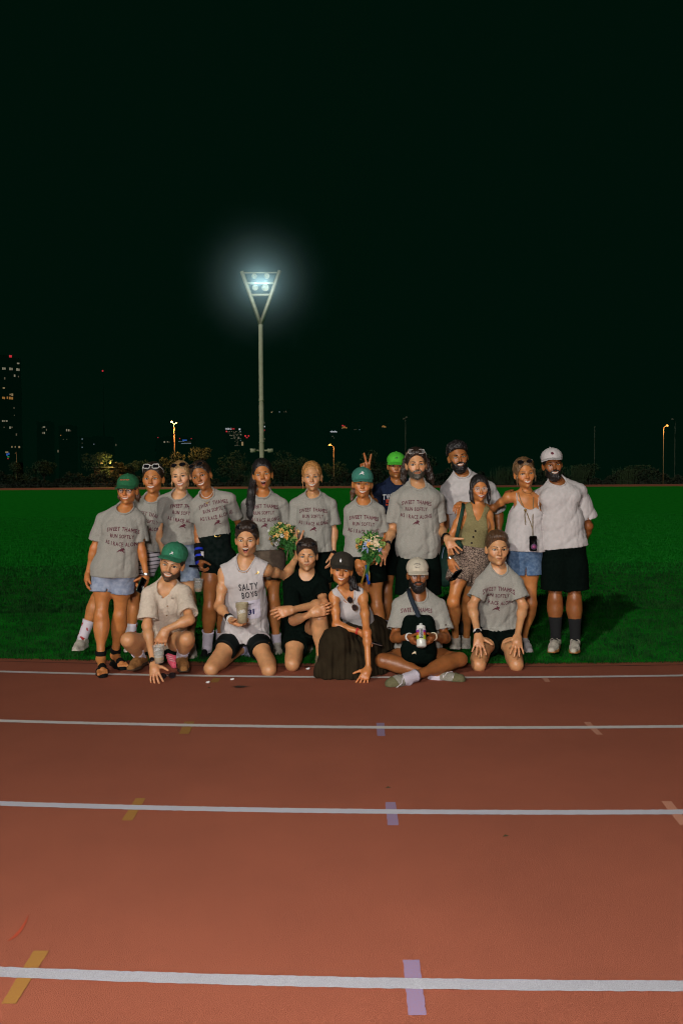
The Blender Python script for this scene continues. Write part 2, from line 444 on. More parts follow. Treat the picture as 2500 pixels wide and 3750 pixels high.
M['denim_k'] = mat('black_denim', (.002, .006, .005), .9, (.008, .013, .012), 26, bump=.6, bscale=330, spec=.05)
M['brownshort'] = mat('brown_linen', (.09, .068, .05), .95, (.12, .09, .066), 40, bump=.4, bscale=200, spec=.1)
M['skirt'] = mat('dark_brown_cotton', (.020, .014, .007), .95, (.028, .020, .010), 12, bump=.5, bscale=200, spec=.12)
M['vest'] = mat('olive_linen', (.19, .165, .075), .93, (.24, .21, .10), 90, bump=.4, bscale=300, spec=.1)
M['sock'] = mat('white_sock', (.58, .53, .60), .95, (.50, .46, .53), 200, bump=.6, bscale=200, spec=.1)
M['socksheer'] = mat('lilac_grey_sock', (.24, .23, .32), .9, (.33, .32, .42), 120, bump=.6, bscale=200)
M['sockblack'] = mat('black_sock', (.01, .011, .012), .95, bump=.6, bscale=200)
M['bandorange'] = mat('orange_band', (.36, .09, .03), .9)
M['shoewhite'] = mat('off_white_mesh', (.52, .49, .42), .8, (.40, .375, .31), 120, bump=.7, bscale=180)
M['shoegum'] = mat('gum_sole', (.38, .17, .05), .7)
M['shoesole'] = mat('white_foam_sole', (.56, .53, .46), .7, (.45, .42, .36), 30)
M['suede'] = mat('tan_suede', (.21, .095, .028), .95, (.29, .14, .045), 60, bump=.6, bscale=220)
M['olive'] = mat('olive_suede', (.13, .105, .055), .95, (.19, .155, .09), 60, bump=.6, bscale=220)
M['greyshoe'] = mat('grey_mesh', (.20, .19, .155), .85, (.28, .265, .22), 120, bump=.6, bscale=220)
M['solekhaki'] = mat('khaki_outsole', (.10, .095, .045), .8, (.13, .12, .06), 90, bump=.6, bscale=120)
M['solebrown'] = mat('brown_lug_sole', (.055, .035, .02), .85)
M['blueshoe'] = mat('royal_blue_mesh', (.01, .035, .26), .7, (.02, .06, .36), 120, bump=.5, bscale=200)
M['pinkshoe'] = mat('pink_mesh', (.55, .05, .10), .7, (.62, .12, .17), 120, bump=.5, bscale=200)
M['lace'] = mat('white_lace', (.62, .58, .62), .9)
M['rubber'] = mat('black_rubber', (.005, .006, .006), .8, bump=.3, bscale=150, spec=.1)
M['eyewhite'] = mat('eye_white', (.42, .37, .33), .25, spec=.5)
M['iris'] = mat('iris_brown', (.018, .009, .005), .15, spec=.7)
M['irisblue'] = mat('iris_blue', (.05, .08, .09), .15, spec=.7)
M['lash'] = mat('lash_line', (.012, .007, .005), .6)
M['teeth'] = mat('teeth', (.62, .56, .48), .25, spec=.5)
M['gap'] = mat('mouth_inside', (.05, .010, .008), .5)
M['tongue'] = mat('tongue', (.30, .07, .06), .4)
M['capgreen'] = mat('green_cap_cotton', (.012, .105, .040), .9, (.02, .135, .055), 50, bump=.4, bscale=300)
M['capteal'] = mat('teal_cap_cotton', (.035, .175, .13), .9, (.05, .21, .16), 50, bump=.4, bscale=300)
M['capneon'] = mat('neon_green_cap', (.06, .42, .03), .8, (.08, .50, .04), 50, bump=.3, bscale=300)
M['capdark'] = mat('faded_black_cap', (.022, .018, .012), .92, (.03, .026, .018), 50, bump=.4, bscale=300)
M['capcream'] = mat('stone_cap_cotton', (.50, .45, .35), .9, (.54, .49, .39), 50, bump=.4, bscale=300)
M['print'] = mat('maroon_print', (.085, .018, .030), .9, (.13, .035, .05), 90)
M['printblack'] = mat('black_print', (.02, .02, .025), .9, (.05, .05, .055), 70)
M['printwhite'] = mat('white_print', (.6, .6, .6), .9)
M['printorange'] = mat('orange_print', (.55, .07, .03), .9)
M['gold'] = mat('gold_metal', (.62, .42, .13), .3, metal=1.0)
M['silver'] = mat('silver_metal', (.6, .6, .58), .3, metal=1.0)
M['blackplastic'] = mat('black_plastic', (.008, .008, .009), .25, spec=.5)
M['whiteplastic'] = mat('white_plastic', (.62, .62, .60), .35, spec=.5)
M['lensdark'] = mat('dark_lens', (.006, .006, .008), .08, spec=.8)
M['lensclear'] = mat('clear_lens', (.9, .9, .9), .05, alpha=.12, spec=.6)
M['tortoise'] = mat('tortoise_frame', (.05, .025, .012), .25, (.12, .06, .02), 80, spec=.5)
M['clearframe'] = mat('clear_frame', (.55, .50, .46), .15, spec=.6, alpha=.75)
def stripes(name, c1, c2, per, duty, axis=2, rough=.9):
    m = mat(name, c1, rough); nt = m.node_tree; N = nt.nodes; L = nt.links
    sx = N.new('ShaderNodeSeparateXYZ'); L.new(N['Mapping'].outputs[0], sx.inputs[0])
    a = N.new('ShaderNodeMath'); a.operation = 'MULTIPLY'; a.inputs[1].default_value = 1 / per; L.new(sx.outputs[axis], a.inputs[0])
    f = N.new('ShaderNodeMath'); f.operation = 'FRACT'; L.new(a.outputs[0], f.inputs[0])
    g = N.new('ShaderNodeMath'); g.operation = 'LESS_THAN'; g.inputs[1].default_value = duty; L.new(f.outputs[0], g.inputs[0])
    x = N.new('ShaderNodeMix'); x.data_type = 'RGBA'; x.inputs[6].default_value = (*c1, 1); x.inputs[7].default_value = (*c2, 1)
    L.new(g.outputs[0], x.inputs[0]); L.new(x.outputs[2], N['Principled BSDF'].inputs['Base Color']); return m
M['striped'] = stripes('white_cotton_black_stripes', (.60, .56, .60), (.012, .012, .016), .034, .24)
M['leopard'] = mat('speckled_print_cotton', (.035, .022, .018), .9, (.36, .27, .21), 150, detail=1, contrast=(.46, .54), bump=.2)
M['sockspot'] = mat('white_sock_red_spots', (.60, .56, .62), .95, (.40, .03, .03), 30, detail=0, contrast=(.67, .69))
M['toes'] = mat('toe_nail', (.5, .3, .25), .4)

def tube_path(fn, pts, off=0.0015, y0=-.16, y1=.03):
    """put local x,z points on the head surface (local frame, front is -y)"""
    P = np.array(pts, float); lo = np.full(len(P), y0); hi = np.full(len(P), y1)
    ys = np.linspace(y0, y1, 60)
    G = np.stack([np.repeat(P[:, 0], 60), np.tile(ys, len(P)), np.repeat(P[:, 1], 60)], -1)
    D = fn(G).reshape(len(P), 60)
    idx = np.argmax(D < 0, 1); idx = np.clip(idx, 1, 59)
    a = D[np.arange(len(P)), idx - 1]; b = D[np.arange(len(P)), idx]
    t = a / (a - b + 1e-9)
    y = ys[idx - 1] + t * (ys[idx] - ys[idx - 1])
    return np.stack([P[:, 0], y - off, P[:, 1]], -1)

class Person:
    def __init__(s, crop, D, label, j, skin='tan', hair='dark', female=False, g=1.0, yaw=0, pitch=0, group=None, hf=.098):
        ox, oy, sc = CR[crop]; s.crop = crop; s.D = D; s.f = female; s.g = g
        s.J = {}
        for k, q in j.items():
            s.J[k] = at(ox + q[0] * sc, oy + q[1] * sc, q[2] if len(q) > 2 else D - (hf if k == 'e' else hf - .004 if k == 'c' else 0))
        s.px = lambda x, y, d=D: at(ox + x * sc, oy + y * sc, d)
        J = s.J
        base = np.array([(J['hl'][0] + J['hr'][0]) / 2, (J['hl'][1] + J['hr'][1]) / 2, 0.0])
        s.o = empty('person', base, label, 'person', group)
        s.skin = mat_skin(skin); s.skinkey = skin; s.hairm = mat_hair(hair)
        # head frame
        e, c = J['e'], J['c']
        up = nrm(e - c); L = np.linalg.norm(e - c)
        s.hs = float(np.clip(L / .110, .86, 1.12))
        fwd = np.array([math.sin(math.radians(yaw)), -math.cos(math.radians(yaw)), 0])
        # the neck axis gives roll; pitch nods the head
        side = nrm(np.cross(up, -fwd)) ; side = nrm(np.cross(-fwd, up)) if side[0] < 0 else side
        fwd = nrm(np.cross(side, up)) if np.dot(np.cross(side, up), fwd) > 0 else -nrm(np.cross(side, up))
        pr = math.radians(pitch)
        fwd2 = nrm(fwd * math.cos(pr) + up * math.sin(pr)); up2 = nrm(up * math.cos(pr) - fwd * math.sin(pr))
        s.HR = np.stack([side, -fwd2, up2], 1)           # columns: local x, y, z in world
        s.HO = e - s.HR @ (np.array([0, -.078, 0]) * s.hs)  # head origin (skull centre at eye level)
        s.sides = ('l', 'r')
    def hw(s, p): return s.HO + s.HR @ (np.array(p, float) * s.hs)
    def hW(s, P): return s.HO + (np.asarray(P) * s.hs) @ s.HR.T
    # ---------------- skull and face as primitives, local frame
    def head_prims(s, w=1.0, jaw=1.0, chin=1.0, smile=1, open_=0.0):
        f = s.f
        jw = jaw * (.86 if f else 1.0)
        H = [ell((0, .018, .032), (.076 * w, .097, .090), k=.02),
             ell((0, -.022, -.022), (.063 * w, .066, .080), k=.04),
             ell((0, -.030, -.072), (.043 * w * jw, .050, .036), k=.030),
             ell((0, -.068 - .005 * (not f), -.1005), (.017 * jw, .016, .014), k=.024)]
        for x in (-1, 1):
            H += [ell((x * .044 * w, -.058, -.022), (.021, .018, .017), k=.028),
                  ell((x * .078 * w, .008, -.012), (.010, .018, .031), R=np.array([[math.cos(.55 * x), math.sin(.55 * x), 0], [-math.sin(.55 * x), math.cos(.55 * x), 0], [0, 0, 1]]), k=.006),
                  ell((x * .048 * w * jw, -.004, -.070), (.012, .020, .018), k=.026)]
            if smile: H.append(ell((x * .036, -.073, -.042), (.012, .010, .011), k=.02))
        H += [ell((0, -.072, .018), (.050 * w, .016, .013 if not f else .009), k=.020),
              cone((0, -.083, .010), (0, -.107, -.029), .0062, .0105, k=.012),
              ell((.0105, -.096, -.034), (.0072, .009, .0068), k=.006), ell((-.0105, -.096, -.034), (.0072, .009, .0068), k=.006)]
        for x in (-1, 1):
            H.append(ell((x * .033, -.100, .001), (.021, .016, .0115), k=.010, op=-1))
        if smile:
            for x in (-1, 1): H.append(cone((x * .021, -.100, -.038), (x * .037, -.088, -.062), .0028, .0032, k=.006, op=-1))
        # lips as soft volume
        H.append(ell((0, -.080, -.061), (.027, .013, .014 + open_ * .010), k=.015))
        return H
    def to_world(s, prims):
        out = []
        for p in prims:
            q = Prim(); q.t = p.t; q.k = p.k * s.hs; q.op = p.op; q.a = s.hw(p.a); q.br = p.br * s.hs; q.R = None
            if p.t == 0: q.b = s.hw(p.b); q.r1 = p.r1 * s.hs; q.r2 = p.r2 * s.hs; q.c = (q.a + q.b) / 2
            else: q.rad = p.rad * s.hs; q.R = s.HR if p.R is None else s.HR @ p.R; q.c = q.a
            out.append(q)
        return out
    # ---------------- body primitives from joints
    def body(s, hips=1.0, bust=None, torso=1.0, leg=1.0, arm=1.0, neck=1.0):
        J, f, g = s.J, s.f, s.g
        pel = (J['hl'] + J['hr']) / 2; J['n'] = J['n'] + nrm(J['n'] - pel) * .024; nk = J['n']
        shc = (J['sl'] + J['sr']) / 2
        up = nrm(nk - pel); X = nrm(nrm(J['sr'] - J['sl']) + .6 * nrm(J['hr'] - J['hl'])); X = nrm(X - up * (X @ up)); Fw = nrm(np.cross(up, X)) * -1
        if 'F' in J: pass
        Fw = np.cross(X, up); Fw = nrm(Fw)
        # X points image-right, up is up: front of the body is towards the camera (-y)
        if Fw[1] > 0: Fw = -Fw
        s.up, s.X, s.Fw, s.pel = up, X, Fw, pel
        Lt = np.linalg.norm(nk - pel); s.Lt = Lt
        R = np.stack([X, -Fw, up], 1); s.R = R
        sw = np.linalg.norm(J['sl'] - J['sr']); s.sw = sw
        T = []
        cw = (sw * .43 if f else sw * .41) * torso
        T.append(ell(pel + up * Lt * .70, (cw, (.098 if f else .118) * g, Lt * .27), R, k=.05))
        T.append(ell(pel + up * Lt * .42, ((.120 if f else .150) * g * torso, (.088 if f else .108) * g, Lt * .30), R, k=.06))
        T.append(ell(pel + up * Lt * .06, ((.148 if f else .150) * g * hips, (.112 if f else .108) * g, .105), R, k=.06))
        sr = (.036 if f else .044) * g
        for q in ('sl', 'sr'): J[q] = J[q] - up * .014
        T.append(cone(J['sl'], nk - up * .055, sr, .050, k=.04)); T.append(cone(J['sr'], nk - up * .055, sr, .050, k=.04))
        hb = s.hw((0, .030, -.058)); nr = (.041 if f else .049) * neck * (g ** .5)
        T.append(cone(nk - up * .03, hb, nr * 1.1, nr, k=.025))
        for q in ('sl', 'sr'): T.append(cone(nk + (hb - nk) * (.15 if f else .32) - Fw * .022, J[q] + up * .002, .026 if f else .032, .026 * g, k=.035))
        if f:
            b = 1.0 if bust is None else bust
            for x in (-1, 1): T.append(ell(pel + up * Lt * .66 + X * x * .064 * g - (-Fw) * (.058 * g), (.052 * b, .045 * b, .052 * b), R, k=.05))
        else:
            for x in (-1, 1): T.append(ell(pel + up * Lt * .76 + X * x * .075 * g + Fw * .065 * g, (.075, .04, .055), R, k=.05))
        T.append(ell(pel - Fw * .05, (.14 * g * hips, .09 * g, .09), R, k=.05))
        s.torso = T
        s.arms = {}; s.legs = {}
        a = (.80 if f else .97) * arm * g
        for q in s.sides:
            S, E, Wr = J['s' + q], J['e' + q], J['w' + q]
            A = [ell(S + (E - S) * .10, (.047 * a, .047 * a, .052 * a), k=.03),
                 cone(S, E, .043 * a, .035 * a, k=.022), ell(S + (E - S) * .48 + s.Fw * .006, .040 * a, k=.03),
                 cone(E, Wr, .037 * a, .0245 * a, k=.025), ell(E + (Wr - E) * .24, .039 * a, k=.03), ell(E, .037 * a, k=.02)]
            s.arms[q] = A
            Hh, K, An = J['h' + q], J['k' + q], J['a' + q]
            l = leg * g * (.86 if f else .94)
            dk = nrm(An - K)
            bk = nrm(np.cross(np.cross(dk, Fw), dk)) if abs(dk @ Fw) < .98 else up
            th = nrm(K - Hh)
            s.legs[q] = [cone(Hh + (K - Hh) * .05, K, .083 * l, .055 * l, k=.04), ell(Hh + (K - Hh) * .4, .076 * l, k=.05),
                 cone(K, An, .050 * l, .034 * l, k=.03), ell(K + (An - K) * .27 - bk * .018, (.055 * l, .055 * l, .055 * l), k=.06),
                 cone(K + (An - K) * .12 - bk * .012, K + (An - K) * .46 - bk * .012, .050 * l, .044 * l, k=.05),
                 ell(K + nrm(bk - .35 * dk) * .014, .046 * l, k=.03), ell(An, .036 * l, k=.02)]
        return s
    def hand(s, q, tip, normal, pose='relaxed', size=1.0, thumb=1):
        """tip: world point the fingers aim at; normal: way the palm faces"""
        Wp = s.J['w' + q]; Dh = nrm(np.asarray(tip) - Wp); Nn = nrm(np.asarray(normal, float)); Nn = nrm(Nn - Dh * (Nn @ Dh))
        sd = np.cross(Dh, Nn) * (1 if q == 'l' else -1)          # towards the thumb
        z = (.93 if s.f else 1.04) * size
        POSE = {  # curl at three joints (deg) for index..little, spread (deg), thumb (out, along, palm, bend)
            'relaxed': ([(14, 22, 14), (18, 26, 16), (22, 30, 18), (26, 32, 20)], (6, 1, -3, -8), (.45, .85, .25, 20)),
            'flat': ([(6, 10, 6), (6, 10, 6), (7, 11, 6), (9, 12, 8)], (5, 1, -3, -8), (.7, .7, .15, 10)),
            'splay': ([(2, 8, 5), (4, 8, 5), (4, 10, 5), (4, 10, 6)], (17, 5, -8, -22), (1.0, .55, .05, 4)),
            'grip': ([(38, 55, 35), (42, 55, 35), (46, 55, 35), (50, 55, 35)], (3, 0, -2, -5), (.5, .6, .9, 25)),
            'cup': ([(22, 34, 22), (24, 34, 22), (26, 34, 22), (28, 34, 22)], (7, 1, -4, -9), (.8, .6, .5, 15)),
            'peace': ([(0, 3, 3), (0, 3, 3), (78, 85, 50), (80, 85, 50)], (14, -12, -4, -8), (.3, .7, .8, 45)),
            'point': ([(8, 12, 8), (40, 50, 30), (45, 55, 30), (48, 55, 30)], (5, 1, -3, -6), (.4, .8, .5, 25)),
            'ground': ([(10, 14, 10), (10, 14, 10), (10, 14, 10), (12, 16, 12)], (14, 4, -7, -19), (.9, .6, .1, 8)),
        }[pose]
        H = []
        base0 = Wp + Dh * .010 * z
        offs = (.031, .011, -.010, -.029); lens = (.072, .080, .074, .058); kn = (.088, .091, .087, .079)
        for o_, k_ in zip(offs, kn):
            H.append(cone(base0 + sd * o_ * .55 * z, Wp + Dh * k_ * z + sd * o_ * z, .0150 * z, .0115 * z, k=.018))
        H.append(ell(Wp + Dh * .045 * z, (.026 * z, .026 * z, .026 * z), k=.02))
        for i in range(4):
            p = Wp + Dh * kn[i] * z + sd * offs[i] * z
            sp = math.radians(POSE[1][i]); d = nrm(Dh * math.cos(sp) + sd * math.sin(sp)); n_ = Nn
            r = (.0088, .009, .0087, .0076)[i] * z
            for jn, fr in enumerate((.46, .30, .24)):
                c_ = math.radians(POSE[0][i][jn]); d2 = nrm(d * math.cos(c_) + n_ * math.sin(c_)); n_ = nrm(n_ * math.cos(c_) - d * math.sin(c_)); d = d2
                p2 = p + d * lens[i] * fr * z
                H.append(cone(p, p2, r, r * .92, k=.004 if jn else .006)); p = p2; r *= .93
        if thumb:
            to, ta, tp, tb = POSE[2]
            b0 = Wp + Dh * .022 * z + sd * .018 * z + Nn * .006
            d = nrm(sd * to + Dh * ta + Nn * tp)
            p1 = b0 + d * .042 * z; H.append(cone(b0, p1, .0155 * z, .0115 * z, k=.016))
            t_ = math.radians(tb); inn = nrm(Dh * .6 - sd * .4 + Nn * .4)
            d = nrm(d * math.cos(t_) + inn * math.sin(t_)); p2 = p1 + d * .032 * z; H.append(cone(p1, p2, .0105 * z, .0095 * z, k=.005))
            d = nrm(d * math.cos(t_) + inn * math.sin(t_)); H.append(cone(p2, p2 + d * .024 * z, .0095 * z, .008 * z, k=.004))
        s.hands = getattr(s, 'hands', {}); s.hands[q] = H
        s.handc = getattr(s, 'handc', {}); s.handc[q] = (Wp + Dh * .09, Dh, Nn, sd)
        return s
    def foot(s, q, toe, bare=False):
        A = s.J['a' + q]; Tt = np.asarray(toe, float)
        d = nrm(Tt - A)
        s.feet = getattr(s, 'feet', {})
        s.feet[q] = [cone(A + d * .01, A + (Tt - A) * (.74 if bare else .6), .032, .026 if bare else .020, k=.02), cone(A, A - nrm(np.array([d[0], d[1], 0])) * .02 + np.array([0, 0, -.02]), .032, .026, k=.02)]
        if bare:
            sd = nrm(np.cross(d, [0, 0, 1])); 
            for i, o_ in enumerate((-.030, -.014, 0, .013, .026)):
                o2 = -o_ if q == 'l' else o_
                b0 = A + (Tt - A) * .74 + sd * o2; b1 = A + (Tt - A) * (1.02 - .035 * i) + sd * o2 * 1.1; b0[2] = max(b0[2], .035); b1[2] = .03
                s.feet[q].append(cone(b0, b1, .013 if i else .015, .0095 if i else .0135, k=.006))
        return s
    def defaults(s):
        for q in s.sides:
            if q not in getattr(s, 'hands', {}):
                d = s.J['w' + q] - s.J['e' + q]
                s.hand(q, s.J['w' + q] + nrm(d), (1 if q == 'l' else -1, .2, 0))
        return s
    def sandal(s, q, toe, m, soleh=.028, sole=None, straps=(.30, .78), ankle=True, band2=None):
        A = s.J['a' + q]; Tt = np.asarray(toe, float); f = Tt - A; f[2] = 0; d = nrm(f); sd = np.cross(d, [0, 0, 1.0]); up = np.array([0, 0, 1.0])
        fl = np.linalg.norm(f) + .055; z0 = np.array([A[0], A[1], 0]) - d * .055
        zb = max(0.0, min(A[2] - .115, .02)); z0[2] = zb
        so = [cone(z0 + d * .035, z0 + d * fl * .62, .040, .045, k=.02), cone(z0 + d * fl * .62, z0 + d * (fl - .02), .045, .038, k=.02)]
        def fs(P): return np.maximum(sdf(so, P), np.abs((P - z0) @ up - soleh / 2) - soleh / 2)
        lo, hi = bounds(so, .03)
        o, V, F = s.vol('sandal', fs, lo, hi, .0045, sole or m)
        ft = s.feet[q]
        for i, t in enumerate(straps):
            c = z0 + d * fl * t; nn = nrm(d + up * (.5 if i == 0 else .15))
            def fx(P):
                return np.maximum(np.maximum(sdf(ft, P) - .006, np.abs((P - c) @ nn) - (.016 if i == 0 else .019)), .004 - (P - z0) @ up)
            lo, hi = bounds(ft, .02); s.vol('strap', fx, lo, hi, .0042, m, o)
        if ankle:
            K = s.J['k' + q]; dk = nrm(K - A); c2 = A + dk * .045
            an = [cone(A, K, .036 * s.g, .05 * s.g)]
            def fa(P): return np.maximum(sdf(an, P) - .005, np.abs((P - c2) @ nrm(dk + d * .25)) - .017)
            lo, hi = bounds([cone(A, A + dk * .1, .05, .05)], .02); s.vol('ankle_strap', fa, lo, hi, .0042, m, o)
        return o
    def make_body(s, w=1.0, jaw=1.0, smile=1, open_=0.0, lips=(1, .62, .6), stubble=0.0, hide=None):
        J = s.J; s.defaults()
        hp = s.head_prims(w, jaw, smile=smile, open_=open_); s.hp = hp
        s.hfn = lambda P: sdf(hp, np.asarray(P, float))          # local head sdf
        WH = s.to_world(hp)
        neg = [p for p in WH if p.op < 0]; pos = [p for p in WH if p.op > 0]
        # the sockets must only cut the head: put torso first, then head
        prims = s.torso + sum(s.arms.values(), []) + sum(s.legs.values(), []) + sum(getattr(s, 'hands', {}).values(), []) + sum(getattr(s, 'feet', {}).values(), []) + pos[:4] + WH[4:]
        s.prims = prims
        fn = lambda P: sdf(prims, P)
        fine = []
        e = .120 * s.hs
        c = s.hw((0, -.005, -.02)); r = np.array([.115, .135, .155]) * s.hs; fine.append((c - r, c + r))
        for q, H in getattr(s, 'hands', {}).items():
            lo, hi = bounds(H, .012); fine.append((lo, hi))
        for q, H in getattr(s, 'feet', {}).items():
            if len(H) > 4: lo, hi = bounds(H, .012); fine.append((lo, hi))
        hC, hF = .0085, .0034
        def inside(P, pad):
            m = np.zeros(len(P), bool)
            for lo, hi in fine: m |= ((P > lo + pad) & (P < hi - pad)).all(1)
            return m
        lo, hi = bounds(prims)
        Vs, Fs = [], []; n = 0
        V, F = surface(fn, lo, hi, hC, skip=lambda P: inside(P, hC * 1.2)); Vs.append(V); Fs.append(F); n += len(V)
        done = []
        for a, b in fine:
            prev = list(done)
            def sk(P, a=a, b=b, prev=prev):
                m = ~((P > a) & (P < b)).all(1)
                for c_, d_ in prev: m |= ((P > c_ + hF) & (P < d_ - hF)).all(1)
                return m
            V, F = surface(fn, a, b, hF, skip=sk); Vs.append(V); Fs.append(F + n); n += len(V); done.append((a, b))
        V = np.concatenate(Vs); F = np.concatenate(Fs)
        me = np_mesh('body', V - s.org(), F)
        # real colour differences of the skin: lips, cheeks, knees, elbows, stubble
        T = np.ones((len(V), 4))
        Lc = (V - s.HO) @ s.HR / s.hs
        def blob(P, c, r): return np.exp(-(((P - np.array(c)) / np.array(r)) ** 2).sum(1))
        near = (np.abs(Lc) < .2).all(1)
        for x in (-1, 1):
            b = blob(Lc, (x * .040, -.07, -.032), (.022, .04, .018)) * near; T[:, 1] *= 1 - .16 * b; T[:, 2] *= 1 - .16 * b
        b = blob(Lc, (0, -.105, -.032), (.014, .02, .012)) * near; T[:, 1] *= 1 - .16 * b; T[:, 2] *= 1 - .14 * b
        if stubble:
            b = np.clip(1.6 * (blob(Lc, (0, -.06, -.092), (.055, .06, .030)) + blob(Lc, (0, -.09, -.048), (.03, .02, .007)) + blob(Lc, (.055, -.02, -.07), (.02, .05, .035)) + blob(Lc, (-.055, -.02, -.07), (.02, .05, .035))), 0, 1) * near
            T[:, :3] *= (1 - stubble * b)[:, None]
        for k in ('kl', 'kr', 'el', 'er'):
            b = np.exp(-((V - J[k]) ** 2).sum(1) / .05 ** 2); T[:, 1] *= 1 - .15 * b; T[:, 2] *= 1 - .2 * b
        for q, (c, d, nn, sd) in getattr(s, 'handc', {}).items():
            b = np.exp(-((V - c - d * .03) ** 2).sum(1) / .09 ** 2); T[:, 1] *= 1 - .12 * b; T[:, 2] *= 1 - .12 * b
        at_ = me.color_attributes.new('tint', 'FLOAT_COLOR', 'POINT'); at_.data.foreach_set('color', T.astype(np.float32).ravel())
        s.bodyo = link('body', me, s.skin, None); s.attach(s.bodyo)
        return s
    def org(s): return np.array(s.o.location)
    def attach(s, o, parent=None):
        """vertices were stored relative to the person's base point"""
        o.parent = parent or s.o
        return o
    def put(s, name, mb, m, parent=None, local_head=False, smooth=True):
        V = np.array(mb.v, float)
        if local_head: V = s.hW(V)
        o = link(name, np_mesh(name, V - s.org(), mb.f, smooth), m); o.parent = parent or s.o; return o
    def vol(s, name, fn, lo, hi, h, m, parent=None):
        V, F = surface(fn, lo, hi, h)
        o = link(name, np_mesh(name, V - s.org(), F), m); o.parent = parent or s.o
        return o, V, F
    # ---------------- face details
    def face(s, mouth='smile', mw=.029, mz=-.0605, brow=None, iris='iris', brow_w=1.0, eye_open=.0044, lip=None):
        fn = s.hfn; b = s.bodyo
        bh = brow or s.hairm
        for x in (-1, 1):
            cx = x * .033
            P = tube_path(fn, [(cx, .000)], 0)[0]
            e = MB().ball((cx, P[1] + .0012, 0), (.0165, .0048, eye_open * 1.18), nu=12, nv=8); s.put('eye', e, M['eyewhite'], b, True)
            e2 = MB().ball((cx, P[1] - .0016, 0), (.0074, .0022, min(.0070, eye_open * 1.18 + .0008)), nu=10, nv=6); s.put('iris', e2, M[iris], b, True)
            t = np.linspace(-1, 1, 9)
            pts = [(cx + q * .0185, eye_open * 1.22 * (1 - q * q) * 1.05 + .0004 - .0008 * q * x) for q in t]
            s.put('eyelash', MB().tube(tube_path(fn, pts, .0012), [.0010, .0016, .0020, .0022, .0023, .0022, .0020, .0017, .0012], 6), M['lash'], b, True)
            pts = [(cx + q * .0175, -eye_open * 1.15 * (1 - q * q) * 1.0 - .0006) for q in t]
            s.put('eyelid', MB().tube(tube_path(fn, pts, .0004), .0011, 5), s.skin if False else M['lash'] if s.f else M['lidskin_' + s.skinkey] if 'lidskin_' + s.skinkey in M else M['lash'], b, True)
            t = np.linspace(0, 1, 9)
            pts = [(x * (.013 + .038 * q), .0175 + .0075 * math.sin(q * 2.3) - .003 * q) for q in t]
            rr = (1.0 if s.f else .8) * np.array([.0028, .0036, .0038, .0037, .0034, .0030, .0025, .0018, .0009]) * brow_w * (.8 if s.f else 1.25)
            s.put('eyebrow', MB().tube(tube_path(fn, pts, .0008), rr, 6, flat=.8), bh, b, True)
            s.put('nostril', MB().ball(tube_path(fn, [(x * .0055, -.0405)], -.001)[0], (.0035, .002, .0018), nu=8, nv=5), M['gap'], b, True)
        lipc = lip or s.lipmat()
        t = np.linspace(-1, 1, 13)
        if mouth in ('smile', 'laugh', 'grin'):
            drop = {'smile': .0125, 'laugh': .029, 'grin': .0140}[mouth]; rise = {'smile': .0042, 'laugh': .003, 'grin': .0048}[mouth]
            up_ = [(q * mw, mz + rise * q * q + (.0015 if mouth != 'laugh' else .003)) for q in t]
            dn_ = [(q * mw, mz + rise * q * q * 1.0 - drop * (1 - q * q) ** .75 + .0) for q in t]
            A = tube_path(fn, up_, .0012); B = tube_path(fn, dn_, .0012)
            mid_ = [((u[0] + d[0]) / 2, (u[1] + d[1]) / 2) for u, d in zip(up_, dn_)]
            Cc = tube_path(fn, mid_, .0020)
            if mouth == 'laugh':
                V = []
                for a, c, b_ in zip(A, Cc, B): V += [a, c, b_]
                F = [(3 * i + j, 3 * i + 3 + j, 3 * i + 4 + j, 3 * i + 1 + j) for i in range(12) for j in (0, 1)]
                s.put('mouth_inside', MB().add(V, F), M['gap'], b, True)
                V = []; F = []
                for i, (a, b_) in enumerate(zip(A, B)):
                    if 1 <= i <= 11:
                        q = t[i]; dd = min(.30, .9 * (1 - q * q) + .05); k = len(V)
                        V += [a + np.array([0, -.0012, 0]), a + (b_ - a) * dd + np.array([0, -.0014, 0])]
                F = [(2 * i, 2 * i + 2, 2 * i + 3, 2 * i + 1) for i in range(len(V) // 2 - 1)]
                s.put('teeth', MB().add(V, F), M['teeth'], b, True)
                c_ = tube_path(fn, [(0, mz - .022)], .0012)[0]
                s.put('tongue', MB().ball(c_, (.012, .0025, .006), nu=12, nv=6), M['tongue'], b, True)
            else:
                V = []
                for a, c, b_ in zip(A, Cc, B): V += [a, c, b_]
                F = [(3 * i + j, 3 * i + 3 + j, 3 * i + 4 + j, 3 * i + 1 + j) for i in range(12) for j in (0, 1)]
                s.put('teeth', MB().add(V, F), M['teeth'], b, True)
            prof = np.array([.0010, .0018, .0023, .0026, .0028, .0029, .0028, .0029, .0028, .0026, .0023, .0018, .0010])
            mb = MB().tube(A + np.array([0, -.0008, .0018]), prof, 6); mb.tube(B + np.array([0, -.0008, -.0022]), prof * 1.25, 6)
            s.put('lips', mb, lipc, b, True)
        else:
            rise = {'closed': .0015, 'smirk': .004}[mouth]
            ln = [(q * mw * .9, mz + rise * q * q) for q in t]
            A = tube_path(fn, ln, .0006)
            prof = np.array([.0008, .0018, .0024, .003, .0034, .0034, .0030, .0034, .0034, .003, .0024, .0018, .0008])
            mb = MB().tube(A + np.array([0, .0004, .0026]), prof * .8, 6); mb.tube(A + np.array([0, .0002, -.0034]), prof * 1.1, 6)
            s.put('lips', mb, lipc, b, True)
            s.put('mouth_line', MB().tube(A + np.array([0, -.0018, 0]), .0011, 5), M['gap'], b, True)
        return s
